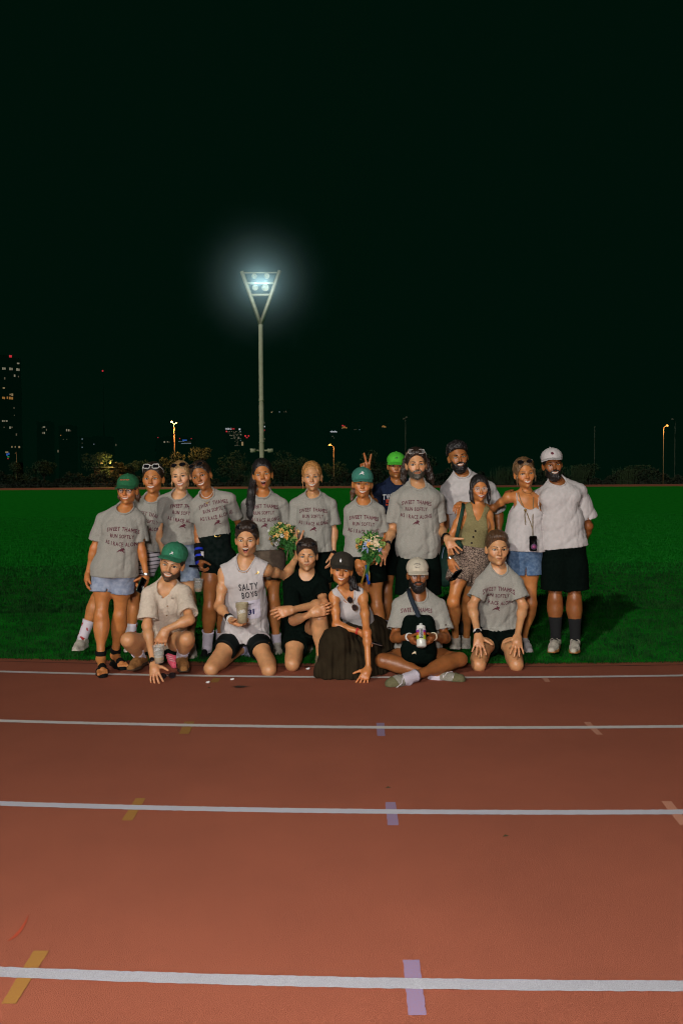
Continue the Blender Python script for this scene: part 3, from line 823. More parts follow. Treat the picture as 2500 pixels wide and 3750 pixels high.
    def lipmat(s):
        k = ('lip', s.skinkey, s.f)
        if k not in M:
            c = SKIN[s.skinkey]; m_ = (.86, .44, .50) if s.f else (.82, .56, .58)
            M[k] = mat('lips', tuple(a * b for a, b in zip(c, m_)), .4, spec=.4)
        return M[k]
    # ---------------- hair
    def hair(s, style='short', curl=0.0, line=.062, seed=1, vol=1.0, name='hair', fade=False, ears=True, capped=False):
        line = line + .014
        hp = s.hp
        vs_ = 1.045 if s.f else 1.015
        base = [ell((0, .020, .034), (.0825 * vol * vs_, .104 * vol, .098 * vol * vs_), k=.02)]
        if style in ('short', 'curly'):
            top = [ell((0, -.004, .088 + .02 * (vol - 1)), (.068 * vol, .080, .036 * vol), k=.03)]
        else: top = []
        prims = base + top
        def fn(P):
            L = (P - s.HO) @ s.HR / s.hs
            d = sdf(prims, L)
            n = vnoise(L, seed, 70) * .0025
            if curl: n = n + vnoise(L, seed + 5, 190) * curl
            d = d + n
            x, y, z = L[:, 0], L[:, 1], L[:, 2]
            # face opening: forehead line in front, sideburn line at the sides, nape at the back
            wob = vnoise(L, seed + 9, 60) * (.006 if style != 'pulled' else .002) + vnoise(L, seed + 11, 170) * (.005 if style != 'pulled' else .0015)
            hl = line + 2.6 * x * x * (-1) + wob
            side = np.clip((y + .078) / .042, 0, 1)
            low = hl * (1 - side) + side * (-.02 if style != 'pulled' else -.008)
            low = np.where(y > .02, np.where(s.f, -.045, -.052) + 0 * y, low) if not fade else np.where(y > .02, -.0, low * .7 + .02)
            tr = np.clip((y - .0) / .03, 0, 1)
            lowf = hl * (1 - side) + side * ((-.012 if s.f else -.018) if not fade else .045)
            lowb = -.05 if not fade else .02
            low = lowf * (1 - tr) + lowb * tr
            d = d + .0075 * np.clip(1 - (z - low) / .022, 0, 1) ** 1.5 * (y < .03) + vnoise(L * np.array([1, .22, .55]), seed + 3, 300) * .0014
            d = np.maximum(d, (low - z) * .8)
            if capped: d = np.maximum(d, z - .040)
            for q in (-1, 1):
                d = np.maximum(d, .016 - np.sqrt(((x - q * .086) / 1.0) ** 2 + ((y - .004) / 1.15) ** 2 + ((z + .014) / 1.9) ** 2)) if ears else d
            return d * s.hs
        c = s.hw((0, .01, .04)); r = .15 * s.hs * max(1, vol)
        o, V, F = s.vol(name, fn, c - r, c + r, .0042, s.hairm)
        s.hairo = o
        return s
    def strands(s, chains, name='hair', m=None, noise=.004, h=.005, parent=True, flat=None):
        """extra hair masses: list of chains in head-local coords [(p, r), ...]"""
        if len(chains) > 1:
            for ch in chains: o = s.strands([ch], name, m, noise, h, parent, flat)
            return o
        pr = []
        for ch in chains:
            for (a, ra), (b, rb) in zip(ch[:-1], ch[1:]): pr.append(cone(a, b, ra, rb, k=.015))
        fn = lambda P: (sdf(pr, (P - s.HO) @ s.HR / s.hs) + vnoise((P - s.HO) @ s.HR * np.array([1, 1, .25]), 3, 160) * noise) * s.hs
        lo, hi = bounds(pr); C8 = s.hW(np.array([[x, y, z] for x in (lo[0], hi[0]) for y in (lo[1], hi[1]) for z in (lo[2], hi[2])]))
        o, V, F = s.vol(name, fn, C8.min(0), C8.max(0), h, m or s.hairm, getattr(s, 'hairo', None) if parent else None)
        return o
    def beard(s, length=.012, top=-.045, full=True, m=None, mous=True, curl=.0015, low=.03, mh=.016):
        hp = [p for p in s.hp]
        ext = [ell((0, -.052, -.098), (.040, .036 + length * .3, .020 + low * .5), k=.03)] if full else []
        def fn(P):
            L = (P - s.HO) @ s.HR / s.hs; x, y, z = L[:, 0], L[:, 1], L[:, 2]
            n = vnoise(L, 4, 170) * curl
            d = smin(sdf(hp, L), sdf(ext, L) if ext else np.full(len(L), .5), .02) - length * np.clip((-.035 - z) / .035, .16, 1) + n
            line = -.050 - .022 * np.exp(-(x / .032) ** 2) + .060 * np.clip((np.abs(x) - .050) / .022, 0, 1)   # cheek line
            reg = (z - line)
            mst = np.maximum(np.maximum(np.abs(z + .0475 + 4 * x * x) - .006, np.abs(x) - .033), y + .05) if mous else np.full(len(L), 1.)
            reg = np.minimum(reg, mst)
            reg = np.maximum(reg, np.maximum(y - .020, np.abs(x) - .068))
            mo = np.sqrt((x / (.026)) ** 2 + ((z + .063) / mh) ** 2) - 1
            mo = -np.where(y < -.04, mo * .014, .02)
            d = np.maximum(d, reg * .8); d = np.maximum(d, mo)
            d = np.maximum(d, -(sdf(hp, L) + .002))
            return d * s.hs
        c = s.hw((0, -.03, -.085)); r = .12 * s.hs
        s.bo_ = s.vol('beard', fn, c - r, c + r, .0038, m or s.hairm)
        return s
    def cap(s, m, brim_yaw=0, tilt=8, brimm=None, low=.040, size=1.0, brim_curve=4.2, z0=.056):
        a = math.radians(tilt); by = math.radians(brim_yaw)
        ca, sa = math.cos(a), math.sin(a)
        def cl(P):
            L = (P - s.HO) @ s.HR / s.hs
            x = L[:, 0] * math.cos(by) + L[:, 1] * math.sin(by); y = -L[:, 0] * math.sin(by) + L[:, 1] * math.cos(by)
            z = L[:, 2] - z0
            return np.stack([x, y * ca + z * sa, -y * sa + z * ca], -1)
        crown = ell((0, .014, .000), (.090 * size, .108 * size, .082 * size))
        def fn(P):
            L = cl(P); d = pd(crown, L)
            ang = np.arctan2(L[:, 0], L[:, 1]); d = d + .0012 * np.cos(ang * 6 + math.pi) ** 8 * -1 + wrinkles(L, 5, .0022, 22)
            d = np.maximum(d, -(L[:, 2] + .010 + brim_curve * L[:, 0] ** 2 * (L[:, 1] < .03)))
            return np.maximum(d, -(d + .006) - 0 * d) if False else d * s.hs
        c = s.hw((0, .0, .06)); r = .16 * s.hs
        V, F = surface(fn, c - r, c + r, .0045)
        def fb(P):
            L = cl(P); x, y, z = L[:, 0], L[:, 1], L[:, 2]
            zz = z + .007 + brim_curve * x * x - .22 * (y + .09)
            e = np.sqrt((x / .083) ** 2 + ((y + .070) / .085) ** 2) - 1
            d = np.maximum(np.maximum(e * .07, np.abs(zz) - .0030), np.maximum(y + .035, -pd(crown, L) - .010))
            return d * s.hs
        V2, F2 = surface(fb, c - r, c + r, .0034)
        o = link('cap', np_mesh('cap', V - s.org(), F), m); o.parent = s.o
        b = link('brim', np_mesh('brim', V2 - s.org(), F2), brimm or m); b.parent = o
        bt = MB().ball((0, .014, .083 * size), .006, nu=8, nv=5)
        L = np.array(bt.v); Lw = np.stack([L[:, 0], L[:, 1] * ca - L[:, 2] * sa, L[:, 1] * sa + L[:, 2] * ca + z0], -1)
        bt.v = [tuple(q) for q in Lw]; s.put('button', bt, m, o, True)
        s.capo = o; s.capV = (V, F)
        return s
    def glasses(s, style='round', fm=None, lens=None, pos='eyes', name='glasses', w=.0235, hgt=.019, r=.0017):
        fm = fm or M['blackplastic']
        if pos == 'eyes': T = lambda p: np.array([p[0], -.094 + abs(p[0]) * abs(p[0]) * 3 + p[1], p[2] - .002])
        else:
            a = math.radians(-62 if pos == 'head' else -25); zc = .098; yc = -.060
            def T(p):
                y = p[1] + abs(p[0]) ** 2 * 3; z = p[2]
                return np.array([p[0] * 1.05, yc + y * math.cos(a) - z * math.sin(a) * -1 * -1 * -1 * -1, zc + z * math.cos(a) * 1.0 + y * math.sin(a) * -.3])
            def T(p):
                y = p[1] + abs(p[0]) ** 2 * 2.2; z = p[2]
                return np.array([p[0] * 1.08, -.070 + y + z * .55, .098 + z * .85])
        mb = MB(); n = 20; lm = MB(); lms = []
        for x in (-1, 1):
            pts = []
            for k in range(n + 1):
                t = 2 * math.pi * k / n; cx, sz = math.cos(t), math.sin(t)
                if style == 'square': q = .55; cx = math.copysign(abs(cx) ** q, cx); sz = math.copysign(abs(sz) ** q, sz)
                pts.append(T((x * .0335 + w * cx, 0, hgt * sz)))
            mb.tube(pts, r, 6, cap=False)
            ctr = np.mean(pts, 0); V = [ctr] + [p for p in pts[:-1]]
            lm.add(V, [(0, 1 + k, 1 + (k + 1) % n) for k in range(n)]); lms.append(lm); lm = MB()
            hx = x * (.0335 + w)
            if pos == 'eyes': mb.tube([T((hx, 0, .006)), (x * .079, -.03, .004), (x * .081, .012, -.006)], r, 5)
            else: mb.tube([T((hx, 0, 0)), (x * .080, -.02, .075), (x * .084, .02, .02)], r, 5)
        mb.tube([T((-.0105, 0, .004)), T((0, -.003, .007)), T((.0105, 0, .004))], r, 5)
        o = s.put(name, mb, fm, None, True)
        if lens:
            for q_ in lms: s.put('lens', q_, lens, o, True)
        return s
    def earring(s, m=None, r=.009):
        for x in (-1, 1):
            c = np.array([x * .078, .004, -.048]); pts = [c + np.array([0, math.sin(t) * r, math.cos(t) * r]) for t in np.linspace(0, 2 * math.pi, 12)]
            s.put('earring', MB().tube(pts, .0018, 5, cap=False), m or M['gold'], s.bodyo, True)
        return s
    # ---------------- clothes
    def tee(s, m, hem=-.06, ease=.016, sleeve=.78, flare=.020, amp=.020, neck=.066, name='tee', neck_drop=.0, hemtilt=0.0, kind='tee', seed=3, boxy=.0, armloose=.0, blouse=0.0, lap=0):
        J, up, X, Fw, pel, R = s.J, s.up, s.X, s.Fw, s.pel, s.R
        T = [inflate(p, ease) for p in s.torso[:5] + s.torso[8:]] if not s.f else [inflate(p, ease) for p in s.torso[:5] + s.torso[8:]]
        T += [inflate(s.torso[6], .010), inflate(s.torso[7], .010)]
        Lt = s.Lt
        if boxy:
            T.append(ell(pel + up * Lt * .25, (.150 * s.g + boxy, .115 * s.g + boxy * .6, Lt * .55), R, k=.06))
            T.append(ell(pel + up * Lt * .02, (.160 * s.g + boxy, .118 * s.g + boxy * .6, Lt * .32), R, k=.06))
        if blouse:
            T.append(ell(pel + up * (hem + .035), (.150 * s.g + blouse, .115 * s.g + blouse, .05), R, k=.05))
        sl = []; cut = []; hol = []
        if sleeve:
            for q in s.sides:
                S, E = J['s' + q], J['e' + q]; d = nrm(E - S); Ls = np.linalg.norm(E - S)
                a = (.84 if s.f else 1.0) * s.g
                r1 = .050 * a + ease * .5; r2 = .042 * a + flare + armloose
                end = S + (E - S) * sleeve
                sl.append(cone(S - up * .002, end, r1, r2, k=.028)); cut.append((end, d))
                hol.append(cone(end - d * .022, end + d * .06, r2 - .014, r2 - .011))
        h0 = pel + up * hem
        hn = nrm(-up + X * hemtilt)
        nc = J['n']; hb = s.hw((0, .02, -.06)); nd = nrm(hb - nc)
        ncut = [cone(nc + Fw * (.040 + neck_drop) - up * (.014 + neck_drop * .6), nc + nd * .12 + Fw * .024, neck, neck * 1.15)]
        if kind == 'tank':
            for q in s.sides:
                S = J['s' + q]; o_ = nrm(S - nc)
                ncut.append(ell(S + o_ * .050 - up * .035, (.060, .14, .115), R))
            ncut[0] = cone(nc + Fw * (.03 + neck_drop) - up * (.05 + neck_drop), nc + nd * .12 + Fw * .01, neck, neck * 1.25)
        if kind == 'v':
            ncut = [cone(nc + Fw * .10 - up * .19, nc + nd * .10 + Fw * .02, .004, neck * 1.35), cone(nc, nc + nd * .12, neck, neck)]
            for q in s.sides:
                S = J['s' + q]; o_ = nrm(S - nc)
                ncut.append(ell(S + o_ * .045 - up * .03, (.070, .14, .115), R))
        if kind == 'cami':
            ncut = [cone(nc + Fw * .08 - up * .075, nc + nd * .15, .078, .20)]
            for q in s.sides:
                S = J['s' + q]; o_ = nrm(S - nc); ncut.append(ell(S + o_ * .03 + up * .0, (.105, .16, .115), R))
        if kind == 'polo':
            ncut.append(cone(nc + Fw * .11 - up * .12, nc + Fw * .03 + up * .05, .010, .055))
        prims = T + sl
        def fn(P):
            d = sdf(prims, P)
            t = (P - pel) @ up
            w = np.clip(1.25 - t / Lt, .38, 1.15)
            d = d + wrinkles(P, seed, amp, 11, U=up) * w + wrinkles(P, seed + 20, amp * .42, 30, ridge=3)
            d = np.maximum(d, (P - h0) @ hn + wrinkles(P, seed + 2, .004, 12))
            for e_, dd in cut:       # end of the sleeves, only near the arm
                q = (P - e_) @ dd
                near = ((P - e_) ** 2).sum(1) < .13 ** 2
                d = np.where(near & (q > -.05), np.maximum(d, q * 1.0), d) if False else d
            for c_ in ncut: d = np.maximum(d, -pd(c_, P))
            if kind == 'tee' or kind == 'polo':
                pass
            return d
        # sleeves are cut separately so that the plane of one does not slice the trunk
        tor = T
        capd = [([inflate(p, ease + .004) for p in s.legs[q][:2]], J['h' + q] + (J['k' + q] - J['h' + q]) * lap, nrm(J['k' + q] - J['h' + q])) for q in s.sides] if lap else []
        def fn2(P, both=False):
            dt = sdf(tor, P)
            for lg_, e_, dd in capd: dt = smin(dt, np.maximum(sdf(lg_, P), (P - e_) @ dd), .03)
            ds = np.full(len(P), .5)
            for c_, (e_, dd), hh in zip(sl, cut, hol):
                q = pd(c_, P)
                ax_ = (P - e_) @ dd
                q = np.maximum(q, ax_)
                q = np.maximum(q, -np.maximum(pd(hh, P), -(ax_ + .022)))
                ds = np.minimum(ds, q)
            d = smin(dt, ds, .010) if sl else dt
            t = (P - pel) @ up
            w = np.clip(1.25 - t / Lt, .38, 1.15)
            d = d + wrinkles(P, seed, amp, 11, U=up) * w + wrinkles(P, seed + 20, amp * .42, 30, ridge=3)
            d = np.maximum(d, (P - h0) @ hn + wrinkles(P, seed + 2, .004, 12))
            pre = d
            for c_ in ncut: d = np.maximum(d, -pd(c_, P))
            return (d, pre) if both else d
        lo, hi = bounds(prims, .02)
        o, V, F = s.vol(name, fn2, lo, hi, .0065, m)
        s.top = (V, F, o)
        # ribbed collar, traced along the edge of the neck opening
        if kind in ('tee', 'tank'):
            nf = ncut[0]; ax = nrm(nf.b - nf.a); Ln = np.linalg.norm(nf.b - nf.a); s1 = nrm(Fw - ax * (Fw @ ax)); s2 = np.cross(ax, s1)
            NA = 56; par = [('s', math.radians(a_)) for a_ in range(-80, 0, 5)] + [('h', h_) for h_ in np.arange(0, .17, .005)]
            G = []
            for k in range(NA):
                t = 2 * math.pi * k / NA; dr = math.cos(t) * s1 + math.sin(t) * s2
                for m_, v_ in par:
                    if m_ == 's': G.append(nf.a + nf.r1 * (math.cos(v_) * dr + math.sin(v_) * ax))
                    else: G.append(nf.a + ax * v_ + dr * (nf.r1 + (nf.r2 - nf.r1) * v_ / Ln))
            G = np.array(G); pre = fn2(G, True)[1].reshape(NA, len(par)); G = G.reshape(NA, len(par), 3); R_ = []
            for k in range(NA):
                c_ = np.nonzero((pre[k, :-1] < 0) & (pre[k, 1:] >= 0))[0]
                if len(c_): a_ = c_[-1]; t = pre[k, a_] / (pre[k, a_] - pre[k, a_ + 1] + 1e-9); R_.append(G[k, a_] * (1 - t) + G[k, a_ + 1] * t)
            if len(R_) > 40:
                R_ = np.array(R_)
                for _ in range(5): R_ = (np.roll(R_, 1, 0) + 2 * R_ + np.roll(R_, -1, 0)) / 4
                s.put('collar', MB().tube(np.concatenate([R_, R_[:1]]), .0075 if kind == 'tee' else .0055, 8, cap=False, up=ax), m, o)
        return s
    def shorts(s, m, length=.55, ease=.014, flare=.02, top=.10, name='shorts', amp=.004, seed=8, thigh=1.0, side=None, split=True):
        J, up, X, Fw, pel, R = s.J, s.up, s.X, s.Fw, s.pel, s.R
        T = [inflate(s.torso[2], ease), inflate(s.torso[-1], ease), inflate(s.torso[1], ease * .6)]
        parts = []
        for q in s.sides:
            Hh, K = J['h' + q], J['k' + q]; d = nrm(K - Hh)
            end = Hh + (K - Hh) * length
            l = s.g
            r2 = (.086 + (.056 - .086) * length) * l * (.86 if s.f else .94) + flare
            lg = [inflate(p, ease) for p in s.legs[q][:2]]
            parts.append((lg + [cone(Hh + (end - Hh) * .35, end + d * .02, r2 - .010, r2, k=.05)], end, d, cone(end - d * .022, end + d * .08, r2 - .015, r2 - .010)))
        T += [inflate(p, ease * .8) for p in (s.torso[1],)]
        t0 = pel + up * top
        def fn(P):
            d = sdf(T, P); ql = []
            for lg, e_, dd, hh in parts:
                ax_ = (P - e_) @ dd; q = sdf(lg, P); q = np.maximum(q, ax_); q = np.maximum(q, -np.maximum(pd(hh, P), -(ax_ + .022)))
                ql.append(q)
            d = smin(d, smin(ql[0], ql[1], .012 if split else .045), .045)
            d = d + wrinkles(P, seed, amp, 14) * .8 - .003
            if split:
                xl = (P - pel) @ X; zl = (P - pel) @ up
                d = np.maximum(d, -np.maximum(np.abs(xl) - .0035 - .06 * np.clip(-zl - .11, 0, .2), zl + .11))
            return np.maximum(d, (P - t0) @ up)
        lo, hi = bounds(T + [q for p in parts for q in p[0]], .03)
        o, V, F = s.vol(name, fn, lo, hi, .0068, m)
        s.bot = (V, F, o)
        return s
    def sock(s, q, m, h=.14, name='sock', sh=None):
        K, A = s.J['k' + q], s.J['a' + q]; d = nrm(K - A); l = s.g
        top = A + d * h; prof = []
        P = []
        for t in np.linspace(-.03, h, 9):
            f = t / np.linalg.norm(K - A); r = (.034 + .016 * max(0, f)) * l + .006 + .004 * math.exp(-((t - .0) / .03) ** 2)
            if t > h - .001: r += .0015
            prof.append((r + .012 * l * max(0, f) * 1.0, t))
        prof.append((prof[-1][0] - .007, h - .004))
        mb = MB().lathe(A, prof, d, 20)
        ft = [inflate(c_, .004) for c_ in s.feet[q]] + [cone(A, A + d * .05, .041 * l * .94, .043 * l * .94, k=.02)]
        lo, hi = bounds(ft, .02); V, F = surface(lambda P: sdf(ft, P), lo, hi, .006)
        mb.add(V, F); o = s.put(name, mb, m)
        return o
    def shoe(s, q, toe, m, sole=None, lace=None, L=None, up=None, name='shoe', wid=1.0, soleh=.022, stripe=None):
        A = s.J['a' + q]; Tt = np.asarray(toe, float)
        up = nrm(np.array(up if up is not None else (0, 0, 1.0), float))
        f = Tt - A; f = f - up * (f @ up); d = nrm(f); sd = np.cross(d, up)
        Rm = np.stack([sd, d, up], 1)
        hgt = (A @ up) - (Tt @ up)      # ankle height above the toe point
        heel = A - d * .055; heel = heel - up * max(hgt - .035, .02) 
        fl = np.linalg.norm(f) + .055
        if L: fl = L
        z0 = heel - up * .035
        loc = lambda x, y, z: z0 + sd * x + d * y + up * z
        pr = [cone(loc(0, .035, .045), loc(0, fl * .62, .032), .036 * wid, .036 * wid, k=.03),
              cone(loc(0, fl * .62, .030), loc(.004, fl * .90, .024), .038 * wid, .028 * wid, k=.03),
              cone(loc(0, .045, .050), loc(0, .060, .088), .036 * wid, .036, k=.03), cone(loc(0, .06, .078), loc(0, fl * .55, .05), .030, .026, k=.03)]
        soles = [cone(loc(0, .03, .01), loc(0, fl * .65, .01), .039 * wid, .043 * wid, k=.02), cone(loc(0, fl * .65, .01), loc(.003, fl * .88, .01), .043 * wid, .034 * wid, k=.02)]
        hol = cone(loc(0, .052, .085), loc(0, .058, .15), .031, .034)
        def fu(P):
            x = sdf(pr, P); x = np.maximum(x, -(P - z0) @ up + soleh * .6); x = np.maximum(x, -pd(hol, P)); return x + wrinkles(P, 7, .0016, 50)
        def fs(P):
            x = sdf(soles, P); zz = (P - z0) @ up; yy = (P - z0) @ d
            return np.maximum(x, np.maximum(zz - soleh - .006 * np.clip(1 - yy / fl, 0, 1), -zz - .0 + .012 * np.clip((yy - fl * .75) / (fl * .25), 0, 1) ** 2))
        lo, hi = bounds(pr + soles, .02)
        o, V, F = s.vol(name, fu, lo, hi, .0045, m)
        s.vol('sole', fs, lo, hi, .0045, sole or M['shoesole'], o)
        lm = MB()
        for i in range(5):
            y = fl * (.42 + .075 * i); z = .082 - .0065 * i - .0009 * i * i
            pts = [loc(-.022 + .001 * i, y - .004, z - .012), loc(-.012, y, z), loc(.012, y + .004, z), loc(.022 - .001 * i, y + .006, z - .012)]
            lm.tube(pts, .0026, 5)
        for x in (-1, 1):
            lm.tube([loc(0, fl * .42, .084), loc(x * .02, fl * .40, .094), loc(x * .038, fl * .44, .080), loc(x * .03, fl * .5, .062)], .0022, 5)
        s.put('laces', lm, lace or M['lace'], o)
        s.shoeo = o; s.shoel = loc; s.shoef = fl
        return o
    def watch(s, q, m=None, name='watch', t=.90, band=None, r=1.0, face=True):
        E, Wr = s.J['e' + q], s.J['w' + q]; d = nrm(Wr - E); c = E + (Wr - E) * t
        a = (.88 if s.f else 1.05) * s.g; rr = (.037 + (.0245 - .037) * t) * a * r + .0025
        mb = MB().lathe(c, [(rr - .003, -.011), (rr + .002, -.010), (rr + .003, 0), (rr + .002, .010), (rr - .003, .011)], d, 24)
        o = s.put(name, mb, band or M['rubber'])
        if face:
            n = nrm(np.array([0, -1, .1]) - d * (np.array([0, -1, .1]) @ d))
            s.put('watch_face', MB().lathe(c + n * (rr - .002), [(0.001, .010), (.015, .010), (.018, .007), (.018, 0)], n, 16), m or M['lensdark'], o)
        return o
    def necklace(s, m, drop=.05, r=.0016, pend=False, w=.062, name='necklace'):
        V, F, o = s.top
        pr = s.torso + [inflate(p, 0) for p in []]
        bvB = BVHTree.FromPolygons([tuple(v) for v in V], [tuple(int(i) for i in f) for f in F])
        bo = s.bodyo.data; org = s.org()
        bvS = BVHTree.FromPolygons([tuple(np.array(v.co) + org) for v in bo.vertices], [tuple(p.vertices) for p in bo.polygons])
        nc = s.J['n']; pts = []
        for t in np.linspace(-1.15, 1.15, 25):
            x = w * math.sin(t * 1.2); z = .035 - (drop + .035) * math.cos(t * 1.2) ** 1 
            p = nc + s.X * x + s.up * z + s.Fw * .35
            best = None
            for bv in (bvB, bvS):
                h = bv.ray_cast(Vector(p), Vector(-s.Fw), .6)
                if h[0] is not None and (best is None or h[3] < best[1]): best = (np.array(h[0]), h[3])
            if best: pts.append(best[0] + s.Fw * .002)
        if len(pts) > 3:
            ob = s.put(name, MB().tube(pts, r, 5), m)
            if pend:
                c = min(pts, key=lambda q: q @ s.up)
                s.put('pendant', MB().lathe(c - s.up * .008 + s.Fw * .002, [(.001, -.002), (.009, -.0015), (.009, .0015), (.001, .002)], s.Fw, 14), m, ob)
        return s
    # ---------------- printing on a cloth or cap surface
    def decal(s, meshes, u, v, rot, VF, parent, m, name='print', fwd=None, off=.0022, xdir=None):
        """meshes: list of (verts2d, faces) in metres; centre at photo pixel (u,v) hit on surface VF"""
        V, F = VF
        bv = BVHTree.FromPolygons([tuple(q) for q in V], [tuple(int(i) for i in f) for f in F])
        ox, oy, sc = CR[s.crop]
        cam0 = np.array([0, 0, CAMH]); p = at(ox + u * sc, oy + v * sc, 1.0); d = nrm(p - cam0)
        h = bv.ray_cast(Vector(cam0), Vector(d), 30)
        if h[0] is None: print('NO HIT', s.o['label'], name); return None
        c = np.array(h[0]); fw = nrm(fwd if fwd is not None else s.Fw)
        # axes: across and up the chest, turned by rot in the picture plane
        x = nrm(np.array([1, 0, 0.]) - fw * fw[0]); z = nrm(np.cross(x, -fw)); z = z if z[2] > 0 else -z
        a = math.radians(rot); xx = x * math.cos(a) + z * math.sin(a); zz = -x * math.sin(a) + z * math.cos(a)
        mb = MB()
        for P2, F2 in meshes:
            W3 = []
            ok = True
            last = None
            for q in P2:
                o_ = c + xx * q[0] + zz * q[1] + fw * .25
                hh = bv.ray_cast(Vector(o_), Vector(-fw), .8)
                if hh[0] is None: W3.append(last if last is not None else o_ - fw * .25); continue
                last = np.array(hh[0]) + fw * off; W3.append(last)
            A3 = np.array(W3); P2_ = np.array(P2)
            F3 = [f for f in F2 if max(np.linalg.norm(A3[f[i]] - A3[f[i - 1]]) - 2.2 * np.linalg.norm(P2_[f[i]] - P2_[f[i - 1]]) for i in range(len(f))) < .004]
            mb.add(W3, F3)
        return s.put(name, mb, m, parent, smooth=False)
_GL = {}
def glyph(ch, bold):
    if (ch, bold) in _GL: return _GL[(ch, bold)]
    if ch == 'M':
        o = bold; P = np.array([(0 - o, -o), (-o, .69 + o), (.10 + o, .69 + o), (.36, .36 + o), (.62 - o, .69 + o), (.72 + o, .69 + o), (.72 + o, -o), (.62 - o, -o), (.62 - o, .50 - o * 1.5), (.36, .18 - o), (.10 + o, .50 - o * 1.5), (.10 + o, -o)])
        F = [(0, 1, 10, 11), (1, 2, 10), (2, 3, 9, 10), (3, 4, 8, 9), (4, 5, 8), (5, 6, 7, 8)]
    else:
        cu = bpy.data.curves.new('t', 'FONT'); cu.body = ch; cu.size = 1.0; cu.offset = bold; cu.resolution_u = 2
        ob = bpy.data.objects.new('t', cu); COL.objects.link(ob)
        dg = bpy.context.evaluated_depsgraph_get(); me = bpy.data.meshes.new_from_object(ob.evaluated_get(dg))
        P = np.array([v.co[:2] for v in me.vertices]); F = [tuple(p.vertices) for p in me.polygons]
        bpy.data.objects.remove(ob); bpy.data.curves.remove(cu); bpy.data.meshes.remove(me)
    P = P - [P[:, 0].min(), 0]; _GL[(ch, bold)] = (P, F, P[:, 0].max()); return _GL[(ch, bold)]
def text2d(txt, width=None, height=.03, bold=.026, arch=0.0, y0=0.0, x0=0.0, sub=.006, narrow=1.0):
    P = []; F = []; x = 0.0
    for ch in txt:
        if ch == ' ': x += .42; continue
        p, f, w = glyph(ch, bold); k = len(P)
        P += [(a + x, b) for a, b in p]; F += [tuple(i + k for i in q) for q in f]; x += w + .095
    P = np.array(P)
    lo, hi = P.min(0), P.max(0)
    P = P - (lo + hi) / 2
    sy = height / (hi[1] - lo[1]); sx = (width / (hi[0] - lo[0])) if width else sy
    P = P * [sx, sy]
    # subdivide long edges so that the letters follow the cloth
    import bmesh
    bm = bmesh.new(); vs = [bm.verts.new((x, y, 0)) for x, y in P]
    for f in F:
        try: bm.faces.new([vs[i] for i in f])
        except ValueError: pass
    for _ in range(3):
        ed = [e for e in bm.edges if e.calc_length() > sub * 1.6]
        if not ed: break
        bmesh.ops.subdivide_edges(bm, edges=ed, cuts=1)
    bmesh.ops.triangulate(bm, faces=bm.faces)
    P = np.array([v.co[:2] for v in bm.verts]); bm.verts.index_update(); F = [tuple(v.index for v in f.verts) for f in bm.faces]; bm.free()
    hw = max(1e-6, np.abs(P[:, 0]).max())
    P[:, 1] += arch * (1 - (P[:, 0] / hw) ** 2) - arch / 2
    return P + [x0, y0], F
HARE = [(-.50, -.10), (-.34, -.04), (-.20, .10), (-.02, .20), (.10, .22), (.06, .34), (-.10, .46), (.10, .42), (.20, .30), (.30, .42), (.36, .30), (.46, .20), (.44, .10), (.34, .08), (.30, -.02), (.40, -.12), (.52, -.18), (.40, -.20), (.48, -.34), (.30, -.18), (.18, -.08), (.0, -.10), (-.14, -.06), (-.24, -.16), (-.40, -.22), (-.50, -.30), (-.42, -.16), (-.30, -.08)]
def hare2d(w, y0=0.0, x0=0.0, flip=1):
    import bmesh
    bm = bmesh.new(); vs = [bm.verts.new((x * w * flip, y * w, 0)) for x, y in HARE]
    bm.faces.new(vs); bmesh.ops.triangulate(bm, faces=bm.faces)
    for _ in range(2):
        ed = [e for e in bm.edges if e.calc_length() > .010]
        if ed: bmesh.ops.subdivide_edges(bm, edges=ed, cuts=1)
    bmesh.ops.triangulate(bm, faces=bm.faces)
    bm.verts.index_update(); P = np.array([v.co[:2] for v in bm.verts]); F = [tuple(v.index for v in f.verts) for f in bm.faces]; bm.free()
    return P + [x0, y0], F
_slog = None
def slogan():
    global _slog
    if _slog is None:
        _slog = [text2d('SWEET THAMES', .238, .033, arch=.016, y0=.050), text2d('RUN SOFTLY', .178, .031, y0=0), text2d('AS I RACE ALONG', .250, .033, arch=-.014, y0=-.056), hare2d(.060, y0=-.112)]
    return _slog
def tee_print(p, u, v, rot=0, sc=1.0):
    for i, (P, F) in enumerate(slogan()): p.decal([(P * sc, F)], u, v, rot, p.top[:2], p.top[2], M['print'], name='emblem' if i == 3 else 'print')
# ------------------------------------------------------------------ the group
GB, GF = 'people standing in the back row', 'people kneeling and sitting in the front row'
def std_feet(p, tl, tr): p.foot('l', tl).foot('r', tr)

# --- tall man with open hands
p = Person('C', 6.55, 'tall bearded man with long dark hair, clear glasses on his head, arms open', dict(
    e=(800, 248), c=(805, 378), n=(805, 445), sl=(622, 540), sr=(982, 540), el=(572, 845, 6.6), er=(1008, 835, 6.6), wl=(528, 985, 6.36), wr=(1068, 908, 6.34),
    hl=(735, 1005), hr=(882, 1005), kl=(700, 1467), kr=(920, 1467), al=(690, 1935), ar=(930, 1935)), skin='light', hair='dark', group=GB)
p.body().hand('l', p.px(445, 1150, 6.30), (.35, -1, -.2), 'splay').hand('r', p.px(1165, 1080, 6.22), (-.1, -1, .25), 'splay')
std_feet(p, p.px(680, 1990, 6.4), p.px(940, 1990, 6.4))
p.make_body(w=.94, jaw=1.0, stubble=.45); p.face('closed', brow_w=1.2)
p.hair('short', line=.068); p.beard(.004, full=False, curl=.0015, mh=.008, m=mat_hair('grey'))
